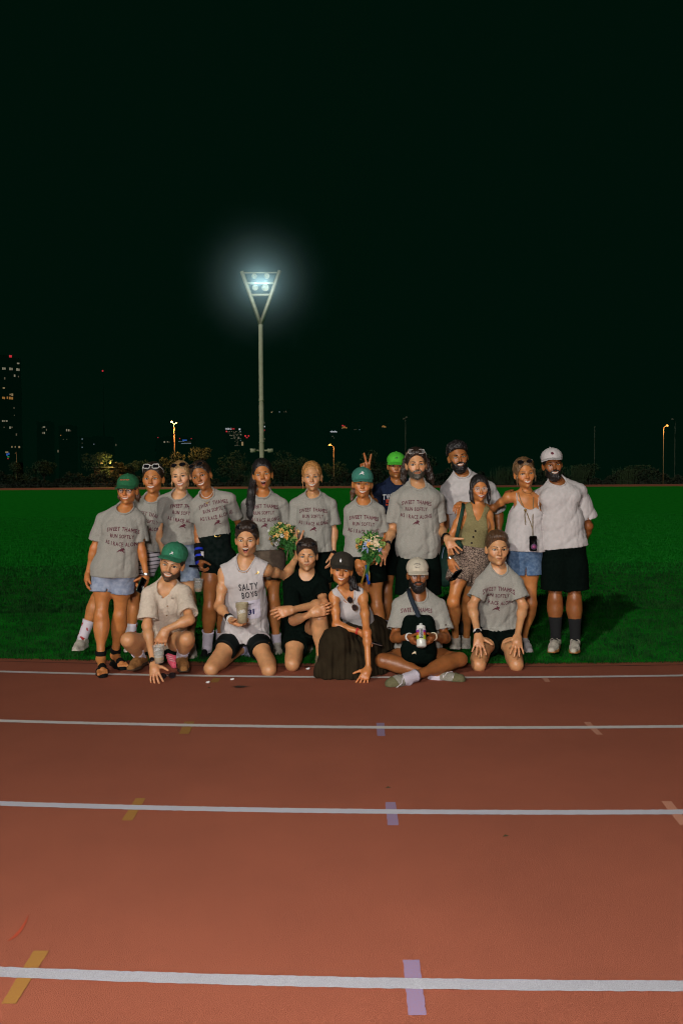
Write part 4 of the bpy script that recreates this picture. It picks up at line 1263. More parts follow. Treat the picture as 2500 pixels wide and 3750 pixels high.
p.strands([[((-.07, .045, .03), .030), ((-.092, .055, -.05), .026), ((-.098, .06, -.11), .020), ((-.10, .06, -.15), .010)], [((.07, .045, .03), .032), ((.098, .055, -.05), .030), ((.115, .06, -.11), .028), ((.130, .06, -.155), .012)]], noise=.010)
p.glasses('square', M['clearframe'], M['lensclear'], 'head')
p.tee(M['tee'], hem=-.075, ease=.013, sleeve=.70, boxy=.004)
p.shorts(M['black'], length=.88, flare=.035, name='trousers')
tee_print(p, 795, 648, -2)
p.shoe('l', p.px(680, 1990, 6.4), M['rubber']); p.shoe('r', p.px(940, 1990, 6.4), M['rubber'])
p.watch('l'); p.watch('r', name='bracelet', face=False); p.watch('r', name='bracelet', face=False, t=.84)
P9 = p

# --- far left woman
p = Person('A', 6.3, 'woman in a dark green cap and round glasses, black sandals on the lane line', dict(
    e=(468, 395), c=(470, 503), n=(470, 552), sl=(290, 618), sr=(585, 622), el=(215, 870), er=(603, 885), wl=(160, 1085), wr=(645, 1105),
    hl=(295, 1075), hr=(448, 1075), kl=(272, 1420, 6.25), kr=(425, 1420, 6.34), al=(268, 1775, 6.20), ar=(385, 1745, 6.42)), skin='tan', hair='brown', female=True, g=1.0, group=GB)
p.body(torso=1.02).hand('l', p.px(150, 1260, 6.2), (1, .1, 0), 'relaxed').hand('r', p.px(610, 1220, 6.2), (-1, 0, 0), 'grip')
T1, T2 = p.px(288, 1905, 6.02), p.px(455, 1842, 6.26)
p.foot('l', T1, True).foot('r', T2, True)
p.make_body(w=.98); p.face('smile', eye_open=.0034)
p.hair('short', line=.05, capped=True)
p.strands([[((-.07, .03, -.01), .022), ((-.072, .03, -.06), .020), ((-.065, .035, -.095), .010)], [((.07, .03, -.01), .022), ((.076, .03, -.06), .022), ((.082, .03, -.09), .010)]], noise=.007)
p.cap(M['capgreen'], tilt=4, brim_yaw=-4)
p.glasses('round', M['blackplastic'], M['lensclear'], 'eyes', w=.021, hgt=.018, r=.0021)
p.tee(M['tee'], hem=-.02, ease=.016, sleeve=.72, boxy=.006, hemtilt=.15, flare=.028, amp=.019)
p.shorts(M['denim_l'], length=.43, flare=.016, top=.12)
tee_print(p, 440, 772, -6)
p.sandal('l', T1, M['rubber']); p.sandal('r', T2, M['rubber'])
p.watch('r', M['silver'], band=M['silver'])
sq = []
for k_ in range(13):
    x_ = -.036 + .006 * k_; y_ = .0012 * math.sin(k_ * 2.3) ; sq += [(x_, y_ - .0016 - .0015 * (k_ % 3 == 0)), (x_, y_ + .0018 + .002 * (k_ % 2))]
p.decal([(sq, [(2 * k_, 2 * k_ + 2, 2 * k_ + 3, 2 * k_ + 1) for k_ in range(12)])], 462, 308, 0, p.capV, p.capo, M['printorange'], name='embroidery', fwd=p.HR @ np.array([0, -1, 0]))
P1 = p

# --- woman behind, striped shorts
p = Person('A', 6.8, 'woman with white sunglasses on her head, striped shorts and spotted socks, leaning in', dict(
    e=(680, 298), c=(683, 413), n=(690, 462), sl=(600, 500), sr=(778, 512), el=(420, 540, 6.62), er=(780, 730, 6.95), wl=(310, 620, 6.6), wr=(755, 900, 6.95),
    hl=(535, 960), hr=(640, 960), kl=(240, 1275, 6.85), kr=(535, 1275), al=(122, 1600, 6.8), ar=(508, 1640)), skin='tan', hair='dark', female=True, group=GB)
p.body(); T1, T2 = p.px(58, 1722, 6.62), p.px(500, 1730, 6.65); std_feet(p, T1, T2)
p.make_body(w=.98); p.face('smile', iris='irisblue'); p.hair('pulled', line=.066); p.earring(r=.006)
p.glasses('square', M['whiteplastic'], M['lensdark'], 'head', name='sunglasses', r=.0028)
p.tee(M['tee'], hem=.10, ease=.014, sleeve=.6, boxy=.002)
p.shorts(M['striped'], length=.34, flare=.035, top=.17)
tee_print(p, 650, 645, -13)
p.sock('l', M['sockspot'], .155); p.sock('r', M['sockspot'], .17)
p.shoe('l', T1, M['shoewhite'], M['shoesole'], M['shoewhite']); p.shoe('r', T2, M['shoewhite'])
P2 = p

# --- blonde woman
p = Person('A', 6.75, 'blonde woman with sunglasses on her head, grey tee tucked into pale long denim shorts', dict(
    e=(912, 280), c=(927, 387), n=(912, 445), sl=(778, 470), sr=(1000, 500), el=(742, 745), er=(1020, 690, 7.0), wl=(785, 935, 6.65), wr=(1010, 850, 7.05),
    hl=(862, 965), hr=(968, 965), kl=(880, 1290), kr=(1000, 1290), al=(880, 1700), ar=(1010, 1700)), skin='fair', hair='blonde', female=True, g=.95, group=GB)
p.body(); T1, T2 = p.px(870, 1765, 6.6), p.px(1020, 1765, 6.6); std_feet(p, T1, T2)
p.make_body(w=.98); p.face('grin', brow=mat_hair('brown')); p.hair('pulled', line=.064); p.earring()
p.strands([[((-.076, -.01, .02), .005), ((-.084, -.01, -.05), .004), ((-.086, -.01, -.10), .0025)]], noise=.002, h=.003)
p.glasses('round', M['tortoise'], M['lensdark'], 'head', name='sunglasses')
p.tee(M['tee'], hem=.135, ease=.018, sleeve=.66, flare=.026, blouse=.022)
p.shorts(M['denim_m'], length=.5, flare=.032, top=.19)
tee_print(p, 945, 580, -6)
p.shoe('l', T1, M['shoewhite']); p.shoe('r', T2, M['shoewhite'])
P3 = p

# --- woman in black denim
p = Person('A', 6.65, 'woman with white necklace, gold pendant, black denim shorts and wrist brace', dict(
    e=(1073, 280), c=(1108, 385), n=(1146, 440), sl=(1050, 500), sr=(1318, 452), el=(1066, 745), er=(1405, 690, 6.85), wl=(1078, 965, 6.55), wr=(1470, 850, 7.05),
    hl=(1165, 985), hr=(1295, 985), kl=(1160, 1350), kr=(1275, 1350, 6.8), al=(1140, 1685, 6.74), ar=(1250, 1680, 6.9)), skin='mid', hair='dark', female=True, yaw=-6, group=GB)
p.body().hand('l', p.px(1112, 1150, 6.45), (1, .2, 0), 'grip'); T1, T2 = p.px(1098, 1768, 6.60), p.px(1250, 1750, 6.75); p.foot('l', T1, False).foot('r', T2, False)
p.make_body(w=.97); p.face('smile'); p.hair('pulled', line=.066); p.earring(r=.007)
p.strands([[((0, .09, .02), .03), ((-.02, .10, -.05), .025), ((-.03, .09, -.13), .016)]], noise=.006)
p.glasses('round', M['tortoise'], M['lensdark'], 'head', name='sunglasses')
p.tee(M['tee'], hem=.222, ease=.016, sleeve=.62, flare=.020, blouse=.0)
p.shorts(M['denim_k'], length=.19, flare=.018, top=.236, ease=.006)
tee_print(p, 1196, 552, 13)
p.necklace(M['whiteplastic'], .035, .0022, w=.055); p.necklace(M['gold'], .075, .0010, True, w=.05)
bk = p.px(1228, 752, 6.49)
p.decal([text2d('CD', .050, .032, sub=.03)], 1228, 760, 2, p.bot[:2], p.bot[2], M['gold'], name='buckle', off=.026)
p.sock('l', M['sock'], .16); p.sock('r', M['sock'], .16)
p.sandal('l', T1, M['rubber'], ankle=False); p.sandal('r', T2, M['rubber'], ankle=False)
# wrist brace: black wraps over blue padding
E_, W_ = p.J['el'], p.J['wl']; d_ = nrm(W_ - E_)
br = p.put('wrist_brace', MB().lathe(W_ - d_ * .125, [(.030, 0), (.037, .004), (.036, .06), (.033, .125), (.036, .16), (.028, .165)], d_, 20), mat('blue_brace_fabric', (.01, .03, .42), .8))
for t_ in (-.12, -.062, -.005): p.put('strap', MB().lathe(W_ + d_ * t_, [(.034, -.019), (.041, -.017), (.041, .017), (.034, .019)], d_, 20), M['rubber'], br)
p.put('strap', MB().box(W_ - d_ * .035 + p.X * .026 - np.array([0, .018, 0]), (.028, .012, .07)), M['white'], br)
p.put('brace_bar', MB().box(W_ + d_ * .050 + np.array([-.035, -.02, 0]), (.10, .02, .018)), M['rubber'], br)
P4 = p

# --- long black ponytail
p = Person('B', 6.9, 'laughing woman with a long black ponytail over her shoulder, brown shorts', dict(
    e=(360, 262), c=(374, 372), n=(368, 432), sl=(240, 505), sr=(520, 500), el=(215, 730, 7.0), er=(548, 715, 6.95), wl=(235, 900, 7.1), wr=(520, 850, 6.8),
    hl=(320, 955), hr=(450, 955), kl=(330, 1290), kr=(450, 1290), al=(345, 1680), ar=(478, 1680)), skin='tan', hair='black', female=True, yaw=4, group=GB)
p.body().hand('r', p.px(600, 880, 6.62), (0, -.5, 1), 'grip'); T1, T2 = p.px(340, 1740, 6.75), p.px(485, 1740, 6.75); std_feet(p, T1, T2)
p.make_body(w=.96, open_=.5); p.face('laugh', mw=.022, brow_w=1.1); p.hair('pulled', line=.064); p.earring(r=.005)
p.strands([[((-.055, .06, .03), .030), ((-.085, .03, -.05), .028), ((-.105, -.03, -.13), .034), ((-.125, -.075, -.22), .036), ((-.135, -.085, -.32), .030), ((-.13, -.08, -.40), .012)]], noise=.006)
p.tee(M['tee'], hem=.085, ease=.018, sleeve=.72, flare=.026, boxy=.004)
p.shorts(M['brownshort'], length=.47, flare=.035, top=.15)
tee_print(p, 372, 578, 1)
p.sock('l', M['sock'], .12); p.sock('r', M['sock'], .12)
p.shoe('l', T1, M['shoewhite']); p.shoe('r', T2, M['shoewhite'])
P5 = p

# --- ginger blonde woman
p = Person('B', 6.95, 'woman with ginger blonde hair tied back and black watch, standing right of a bouquet', dict(
    e=(764, 285), c=(770, 393), n=(775, 440), sl=(632, 500), sr=(918, 500), el=(605, 730), er=(948, 735), wl=(622, 870, 7.05), wr=(945, 912, 6.9),
    hl=(720, 985), hr=(850, 985), kl=(740, 1300), kr=(880, 1300), al=(735, 1670), ar=(890, 1670)), skin='light', hair='ginger', female=True, group=GB)
p.body().hand('r', p.px(918, 1030, 6.85), (-1, .3, 0), 'relaxed'); T1, T2 = p.px(730, 1730, 6.8), p.px(895, 1730, 6.8); std_feet(p, T1, T2)
p.make_body(w=.97); p.face('grin', eye_open=.0036, iris='irisblue', brow=mat_hair('fairbrown')); p.hair('pulled', line=.066, vol=1.01); p.earring(r=.006)
p.strands([[((.076, .0, .05), .007), ((.083, .01, -.0), .006), ((.08, .02, -.05), .004)], [((-.076, .0, .03), .005), ((-.082, 0, -.04), .0035), ((-.078, 0, -.10), .0025)]], noise=.003, h=.003)
p.tee(M['tee'], hem=.10, ease=.020, sleeve=.74, flare=.030, boxy=.008)
p.shorts(M['black'], length=.5, flare=.03, top=.15)
tee_print(p, 776, 607, -1)
p.watch('r', t=.97); p.necklace(M['gold'], .02, .0009, w=.055)
p.shoe('l', T1, M['shoewhite']); p.shoe('r', T2, M['shoewhite'])
P6 = p

# --- man in neon cap
p = Person('C', 7.2, 'man in a neon green cap and navy tee, partly hidden, holding up two fingers', dict(
    e=(615, 262), c=(612, 365), n=(628, 415), sl=(455, 470), sr=(790, 470), el=(392, 640, 6.9), er=(790, 700, 7.3), wl=(338, 345, 6.95), wr=(790, 900, 7.2),
    hl=(560, 975), hr=(690, 975), kl=(522, 1390), kr=(700, 1390), al=(505, 1790), ar=(700, 1790)), skin='mid', hair='black', group=GB)
p.body().hand('l', p.px(333, 200, 6.93), (0, -1, 0), 'peace', size=1.1); T1, T2 = p.px(500, 1850, 7.05), p.px(705, 1850, 7.05); std_feet(p, T1, T2)
p.make_body(w=.95, stubble=.1); p.face('closed', brow_w=.9); p.hair('short', line=.05, capped=True); p.cap(M['capneon'], tilt=6, brim_yaw=-6, size=.98)
p.tee(M['navy'], hem=-.05, sleeve=.7); p.shorts(M['black'], length=.6, flare=.03)
p.decal([text2d('TW', .078, .050, bold=.05)], 530, 538, 3, p.top[:2], p.top[2], M['printwhite'])
p.decal([text2d('5', .052, .058, bold=.05)], 542, 588, 3, p.top[:2], p.top[2], M['printorange'])
p.decal([([(-.012 + .009 * k_, -.006), (-.006 + .009 * k_, -.006), (-.009 + .009 * k_, .002 + .004 * k_), (-.014 + .009 * k_, -.001 + .004 * k_)], [(0, 1, 2, 3)]) for k_ in range(3)], 612, 186, 0, p.capV, p.capo, M['printblack'], name='emblem', fwd=p.HR @ np.array([0, -1, 0]))
p.sock('l', M['sock'], .16); p.sock('r', M['sock'], .16); p.shoe('l', T1, M['rubber']); p.shoe('r', T2, M['rubber'])
P8 = p

# --- woman in teal cap
p = Person('C', 6.6, 'woman in a teal cap, two fingers of someone behind held up above her head', dict(
    e=(311, 422), c=(308, 540), n=(322, 590), sl=(202, 655), sr=(452, 655), el=(212, 925), er=(492, 905, 6.58), wl=(268, 1115, 6.5), wr=(420, 1095, 6.40),
    hl=(275, 1112), hr=(408, 1112), kl=(300, 1520), kr=(440, 1520), al=(300, 1930), ar=(468, 1930)), skin='tan', hair='dark', female=True, g=.97, group=GB)
p.body().hand('l', p.px(298, 1250, 6.42), (.5, .8, 0), 'relaxed').hand('r', p.px(340, 1150, 6.32), (0, .8, .6), 'grip'); T1, T2 = p.px(290, 1990, 6.45), p.px(475, 1990, 6.45); std_feet(p, T1, T2)
p.make_body(w=1.02); p.face('grin', eye_open=.0034); p.hair('short', line=.05, capped=True); p.cap(M['capteal'], tilt=3, size=1.02); p.earring()
p.strands([[((-.06, .05, -.02), .026), ((-.075, .06, -.08), .024), ((-.085, .05, -.14), .014)]], m=mat_hair('brown'), noise=.006)
p.tee(M['tee'], hem=.045, ease=.020, sleeve=.80, flare=.032, boxy=.012, amp=.019)
p.shorts(M['black'], length=.44, flare=.03, top=.13)
tee_print(p, 322, 782, -3)
p.decal([hare2d(.042)], 303, 328, 0, p.capV, p.capo, M['printwhite'], name='emblem', fwd=p.HR @ np.array([0, -1, 0]))
p.shoe('l', T1, M['shoewhite']); p.shoe('r', T2, M['shoewhite'])
P7 = p

# --- curly bearded man
p = Person('D', 7.1, 'broad man with curly black hair and full black beard, white tee, leaning forward', dict(
    e=(247, 182), c=(262, 298), n=(275, 340), sl=(142, 462), sr=(505, 452), el=(118, 740), er=(600, 700, 7.2), wl=(78, 985), wr=(600, 920, 7.15),
    hl=(300, 965, 7.15), hr=(440, 965, 7.15), kl=(275, 1377), kr=(450, 1377), al=(255, 1790), ar=(552, 1830, 6.9)), skin='mid', hair='black', g=1.05, group=GB)
p.body(torso=1.05).hand('l', p.px(70, 1100, 7.0), (1, .2, 0)); T1, T2 = p.px(250, 1860, 6.95), p.px(582, 1955, 6.66); std_feet(p, T1, T2)
p.make_body(w=1.0, stubble=.3); p.face('smile', mz=-.058, brow_w=1.5); p.hair('curly', curl=.010, line=.058, vol=1.12, fade=True); p.beard(.011, mh=.012, curl=.003)
p.tee(M['white'], hem=-.05, ease=.020, sleeve=.78, flare=.04, boxy=.02, amp=.019); p.shorts(M['black'], length=.7, flare=.03)
p.sock('l', M['sockblack'], .20); p.sock('r', M['sockblack'], .2)
A_, K_ = p.J['al'], p.J['kl']; p.put('sock_band', MB().lathe(A_ + nrm(K_ - A_) * .155, [(.045, -.012), (.052, -.011), (.053, .011), (.046, .012)], nrm(K_ - A_), 18), M['bandorange'])
p.shoe('l', T1, M['rubber']); p.shoe('r', T2, M['blueshoe'], M['shoesole'])
P10 = p

# --- woman in white cami
p = Person('D', 6.75, 'woman in loose white strappy top and frayed blue denim shorts, arms around two others', dict(
    e=(850, 330), c=(862, 452), n=(852, 520), sl=(690, 528), sr=(948, 548), el=(545, 640, 6.9), er=(1080, 760, 7.05), wl=(258, 598, 6.67), wr=(1275, 775, 6.98),
    hl=(775, 1040), hr=(885, 1040), kl=(760, 1490), kr=(888, 1490), al=(740, 1830), ar=(820, 1822, 6.85)), skin='tan', hair='fairbrown', female=True, g=.97, group=GB)
p.body().hand('l', p.px(195, 655, 6.50), (.3, .6, -1), 'cup').hand('r', p.px(1345, 780, 6.75), (-.2, .8, 0), 'cup'); T1, T2 = p.px(730, 1950, 6.7), p.px(888, 1945, 6.68); std_feet(p, T1, T2)
p.make_body(w=.95, jaw=.95); p.face('grin', eye_open=.0036, iris='irisblue', mw=.024); p.hair('pulled', line=.064, vol=1.02)
p.strands([[((-.03, -.075, .068), .008), ((-.062, -.06, .03), .008), ((-.073, -.045, -.03), .006), ((-.074, -.03, -.09), .004)], [((.03, -.075, .068), .008), ((.064, -.06, .03), .008), ((.075, -.045, -.03), .006), ((.078, -.03, -.07), .004)]], noise=.004, h=.0035)
p.glasses('round', M['tortoise'], M['lensdark'], 'head', name='sunglasses')
p.tee(M['white'], kind='cami', hem=.02, ease=.018, sleeve=0, boxy=.022, amp=.021, name='top')
for x in (-1, 1):
    a_ = p.J['n'] + p.X * x * .105 - p.up * .05; V_ = p.top[0]
    q0 = a_ + p.Fw * .3; pts = []
    bo = p.bodyo.data; org = p.org()
    bvS = BVHTree.FromPolygons([tuple(np.array(v.co) + org) for v in bo.vertices], [tuple(f.vertices) for f in bo.polygons])
    for t_ in np.linspace(0, 1, 9):
        P_ = p.J['n'] + p.X * x * (.098 - .012 * t_) + p.up * (.04 - .20 * t_)
        h_ = bvS.ray_cast(Vector(P_ + p.Fw * .35), Vector(-p.Fw), .6)
        if h_[0] is not None: pts.append(np.array(h_[0]) + p.Fw * .003)
    if len(pts) > 3: p.put('shoulder_strap', MB().tube(pts, .0045, 6), M['white'], p.top[2])
p.shorts(M['denim_b'], length=.42, flare=.03, top=.10)
p.necklace(M['gold'], .03, .0010, w=.05); p.necklace(M['tortoise'], .012, .0018, w=.05)
p.shoe('l', T1, M['shoewhite']); p.shoe('r', T2, M['white'], M['shoesole'])
P12 = p

# --- man far right
p = Person('D', 6.7, 'man in white cap, white tee, black shorts and black socks at the right end', dict(
    e=(1095, 252), c=(1108, 368), n=(1125, 418), sl=(1030, 485, 6.72), sr=(1318, 472), el=(880, 600, 6.98), er=(1402, 800, 6.78), wl=(720, 520, 6.98), wr=(1345, 1000, 6.95),
    hl=(1105, 1010), hr=(1262, 1010), kl=(1105, 1450), kr=(1278, 1450), al=(1112, 1800), ar=(1285, 1815)), skin='brown', hair='black', yaw=-5, group=GB)
p.body().hand('l', p.px(650, 440, 6.78), (.1, -.3, -1), 'cup'); T1, T2 = p.px(1072, 1950, 6.45), p.px(1272, 1955, 6.48); std_feet(p, T1, T2)
p.make_body(w=.98, stubble=.35); p.face('smile', brow_w=1.3); p.hair('short', line=.05, capped=True); p.cap(M['white'], tilt=-3, brim_yaw=-14, z0=.066); p.beard(.010, mh=.012, curl=.003)
p.tee(M['white'], hem=.02, ease=.020, sleeve=.74, flare=.045, boxy=.022, amp=.019)
p.shorts(M['black'], split=False, length=.80, flare=.062, top=.08, ease=.02)
p.sock('l', M['sockblack'], .18); p.sock('r', M['sockblack'], .18)
p.shoe('l', T1, M['shoewhite'], M['shoegum'], M['shoewhite']); p.shoe('r', T2, M['shoewhite'], M['shoegum'], M['shoewhite'])
p.decal([([(.012 * math.cos(t), .011 * math.sin(t)) for t in np.linspace(0, 2 * math.pi, 13)[:-1]], [tuple(range(12))])], 1080, 147, 0, p.capV, p.capo, M['print'], name='emblem', fwd=p.HR @ np.array([0, -1, 0]))
P13 = p

# --- woman in olive waistcoat
p = Person('D', 6.6, 'woman with black bob and clear glasses, olive waistcoat and speckled shorts, holding a phone', dict(
    e=(440, 468), c=(443, 572), n=(412, 625), sl=(283, 655), sr=(505, 680), el=(172, 890), er=(545, 880), wl=(165, 1095, 6.5), wr=(500, 1060, 6.75),
    hl=(275, 1128), hr=(395, 1128), kl=(192, 1475, 6.48), kr=(330, 1450, 6.75), al=(215, 1830, 6.72), ar=(308, 1830, 7.0)), skin='tan', hair='black', female=True, g=.95, group=GB)
p.body().hand('l', p.px(200, 1265, 6.42), (.9, .5, 0), 'relaxed'); T1, T2 = p.px(205, 1890, 6.6), p.px(295, 1885, 6.88); std_feet(p, T1, T2)
p.make_body(w=.98, jaw=.95); p.face('grin', eye_open=.0038, lip=mat('red_lips', (.30, .035, .03), .4)); p.hair('bob', line=.066, vol=1.04, ears=False); p.earring()
p.strands([[((-.072, -.015, .045), .020), ((-.084, -.01, -.03), .018), ((-.080, -.02, -.10), .016), ((-.060, -.03, -.135), .008)], [((.072, -.01, .045), .020), ((.086, .0, -.03), .018), ((.088, .0, -.10), .017), ((.084, .0, -.145), .008)]], noise=.003)
p.glasses('square', M['clearframe'], M['lensclear'], 'eyes')
p.tee(M['vest'], kind='v', hem=.07, ease=.008, sleeve=0, amp=.007, neck=.066, name='waistcoat')
V_, F_, o_ = p.top
p.shorts(M['leopard'], length=.48, flare=.04, top=.14)
for (u_, v_) in ((391, 845), (372, 897), (357, 951), (343, 999)):
    k_ = 9; disc = ([(.0085 * math.cos(2 * math.pi * i / k_), .0085 * math.sin(2 * math.pi * i / k_)) for i in range(k_)], [tuple(range(k_))])
    p.decal([disc], u_, v_, 0, p.top[:2], o_, M['blackplastic'], name='button', off=.004)
p.shoe('l', T1, M['shoewhite']); p.shoe('r', T2, M['shoewhite'])
p.watch('l', M['silver'], band=M['silver'], t=.98)
P11 = p
# ------------------------------------------------------------------ front row
# --- squatting man in cream polo
p = Person('A', 6.2, 'squatting man in green cap and cream polo shirt, one hand on the track', dict(
    e=(833, 1012), c=(805, 1142), n=(800, 1190, 6.27), sl=(668, 1235), sr=(948, 1225), el=(648, 1505, 6.12), er=(995, 1455, 6.02), wl=(702, 1815, 5.93), wr=(800, 1535, 5.95),
    hl=(730, 1650, 6.52), hr=(855, 1650, 6.52), kl=(495, 1618, 6.10), kr=(970, 1610, 6.10), al=(600, 1765, 6.32), ar=(932, 1760, 6.24)), skin='light', hair='dark', pitch=-4, group=GF)
p.body().hand('l', p.px(722, 2005, 5.80), (.2, 1, -.3), 'ground').hand('r', p.px(742, 1700, 5.93), (0, .9, .1), 'relaxed'); T1, T2 = p.px(508, 1885, 6.08), p.px(958, 1895, 6.02); std_feet(p, T1, T2)
p.make_body(w=.97, stubble=.38); p.face('smile', mw=.028, brow_w=1.1); p.hair('short', line=.06, capped=True); p.cap(M['capteal'] if 0 else mat('washed_green_cap', (.02, .15, .075), .9, (.03, .185, .10), 50, bump=.4), tilt=-4, brim_yaw=-6, z0=.070)
p.beard(.0028, full=False, curl=.001, mh=.015, m=mat_hair('brown')); p.decal([hare2d(.032)], 846, 911, 0, p.capV, p.capo, M['printwhite'], name='emblem', fwd=p.HR @ np.array([0, -1, 0]))
p.tee(M['cream'], kind='polo', hem=.05, ease=.018, sleeve=.78, flare=.034, boxy=.01, amp=.019, name='polo_shirt')
V_, F_, o_ = p.top
disc = ([(.006 * math.cos(2 * math.pi * i / 8), .006 * math.sin(2 * math.pi * i / 8)) for i in range(8)], [tuple(range(8))])
for (u_, v_) in ((815, 1341), (810, 1418)): p.decal([disc], u_, v_, 0, p.top[:2], o_, M['suede'], name='button', off=.004)
# folded collar leaves
for x in (-1, 1):
    n_ = p.J['n']; A_ = n_ + p.X * x * .062 + p.up * .045 + p.Fw * .0; B_ = n_ + p.X * x * .060 + p.Fw * .115 - p.up * .045; C_ = n_ + p.X * x * .10 + p.Fw * .105 - p.up * .040; D_ = n_ + p.X * x * .095 + p.Fw * .02 + p.up * .02
    mb = MB(); pts = [A_, (A_ + B_) / 2 + p.X * x * .004 + p.Fw * .02, B_]; qts = [D_, (C_ + D_) / 2 + p.Fw * .02, C_]
    V = []
    for a_, b_ in zip(pts, qts): V += [a_, b_, b_ + p.Fw * .004, a_ + p.Fw * .004]
    F = [(0, 1, 2, 3), (8, 9, 10, 11)] + [(4 * i + j, 4 * i + (j + 1) % 4, 4 * i + 4 + (j + 1) % 4, 4 * i + 4 + j) for i in (0, 1) for j in range(4)]
    mb.add(V, F); p.put('collar_leaf', mb, M['cream'], o_)
p.shorts(M['black'], split=False, length=.58, flare=.022, top=.06)
p.sock('l', M['sock'], .09); p.sock('r', M['sock'], .09)
p.shoe('l', T1, M['suede'], M['solebrown'], M['suede'], wid=1.08); p.shoe('r', T2, M['suede'], M['solebrown'], M['suede'], wid=1.08)
p.watch('l', t=.93)
P14 = p

# --- kneeling man in white vest
p = Person('A', 6.3, 'kneeling man with mouth wide open in white running vest, sunglasses on his head', dict(
    e=(1455, 806), c=(1457, 932), n=(1448, 990), sl=(1282, 1050), sr=(1612, 1030), el=(1238, 1345, 6.25), er=(1785, 1095, 6.5), wl=(1340, 1462, 6.05), wr=(1893, 905, 6.62),
    hl=(1385, 1560, 6.50), hr=(1525, 1560, 6.50), kl=(1172, 1853, 6.12), kr=(1648, 1862, 6.10), al=(1448, 1685, 6.66), ar=(1570, 1690, 6.70)), skin='light', hair='dark', group=GF)
p.body().hand('l', p.px(1470, 1510, 5.98), (.35, -.3, 1), 'cup').hand('r', p.px(1918, 760, 6.62), (0, -1, 0), 'peace', size=1.05); T1, T2 = p.px(1492, 1765, 6.72), p.px(1560, 1765, 6.75); std_feet(p, T1, T2)
p.make_body(w=.98, open_=.8, stubble=.12); p.face('laugh', mw=.0235, eye_open=.0055, brow_w=1.0, mz=-.056); p.hair('curly', curl=.003, line=.062, vol=1.03)
p.glasses('round', M['blackplastic'], M['lensdark'], 'head', name='sports_sunglasses', w=.030, hgt=.020, r=.003)
p.tee(M['white'], kind='tank', hem=-.01, ease=.016, sleeve=0, boxy=.014, amp=.019, lap=.3, name='running_vest', neck=.068)
p.shorts(M['blackgloss'], split=False, length=.50, flare=.014, top=.08, ease=.008, amp=.002)
V_, F_, o_ = p.top
p.decal([text2d('SALTY', .150, .058, y0=.036, sub=.012), text2d('BOYS', .120, .056, y0=-.036, sub=.012)], 1482, 1217, 4, p.top[:2], o_, M['printblack'])
g_ = [(x, y) for y in np.linspace(-.082, .082, 12) for x in np.linspace(-.082, .082, 12)]
bib = p.decal([(g_, [(12 * j + i, 12 * j + i + 1, 12 * j + i + 13, 12 * j + i + 12) for j in range(11) for i in range(11)])], 1488, 1375, 1, p.top[:2], o_, mat('bib_paper', (.58, .56, .66), .7), name='race_bib', off=.004)
p.decal([text2d('NIGHT', .055, .012, y0=.0, sub=.02)], 1495, 1323, 1, p.top[:2], o_, M['printblack'], name='bib_lettering', off=.007)
p.decal([text2d('31', .048, .048, y0=.0, sub=.02)], 1500, 1388, 1, p.top[:2], o_, mat('bib_blue_print', (.012, .016, .10), .8), name='bib_number', off=.007)
p.decal([hare2d(.036)], 1546, 1076, 0, p.top[:2], o_, M['gold'], name='emblem')
p.decal([hare2d(.032)], 1655, 1640, 0, p.bot[:2], p.bot[2], M['gold'], name='emblem', fwd=np.array([0, -1, .2]))
p.necklace(M['gold'], .055, .0016, w=.06)
p.watch('l', t=.90, name='wristband', band=M['whiteplastic'], face=False); p.watch('l', t=.80, band=M['rubber'])
p.sock('l', M['socksheer'], .07); p.sock('r', M['socksheer'], .07)
for q_, T_ in (('l', T1), ('r', T2)):
    A_ = p.J['a' + q_]; fp = [cone(A_, A_ + (T_ - A_) * .95, .036, .034, k=.02)]
    lo_, hi_ = bounds(fp, .02); p.vol('sock_foot', lambda P: sdf(fp, P), lo_, hi_, .006, M['socksheer'])
P15 = p

# --- man in black tee, arms crossed on knee
p = Person('B', 6.3, 'man in a black tee kneeling on one knee with his forearms crossed', dict(
    e=(722, 938), c=(724, 1052), n=(722, 1075, 6.33), sl=(590, 1160), sr=(838, 1150), el=(618, 1460, 6.10), er=(858, 1320, 6.12), wl=(770, 1405, 6.02), wr=(606, 1372, 5.92),
    hl=(640, 1550, 6.52), hr=(760, 1550, 6.52), kl=(605, 1812, 6.22), kr=(828, 1445, 6.14), al=(665, 1700, 6.68), ar=(838, 1790, 6.20)), skin='light', hair='dark', group=GF)
p.body().hand('r', p.px(520, 1395, 5.90), (.1, .9, -.3), 'relaxed').hand('l', p.px(860, 1380, 6.02), (.1, 1, 0), 'relaxed'); T1, T2 = p.px(640, 1760, 6.72), p.px(828, 1895, 6.02); std_feet(p, T1, T2)
p.make_body(w=.99, stubble=.22); p.face('smirk', mw=.022, iris='irisblue'); p.hair('curly', curl=.005, line=.058, vol=1.03)
p.glasses('round', M['blackplastic'], M['lensdark'], 'head', name='sports_sunglasses', w=.028, hgt=.015, r=.003)
p.tee(M['black'], hem=.0, ease=.016, sleeve=.74, flare=.026, boxy=.01, neck=.072)
p.shorts(M['black'], split=False, length=.52, flare=.03, top=.08)
p.shoe('l', T1, M['olive'], M['solekhaki']); p.shoe('r', T2, M['olive'], M['solekhaki'], M['olive'])
P16 = p

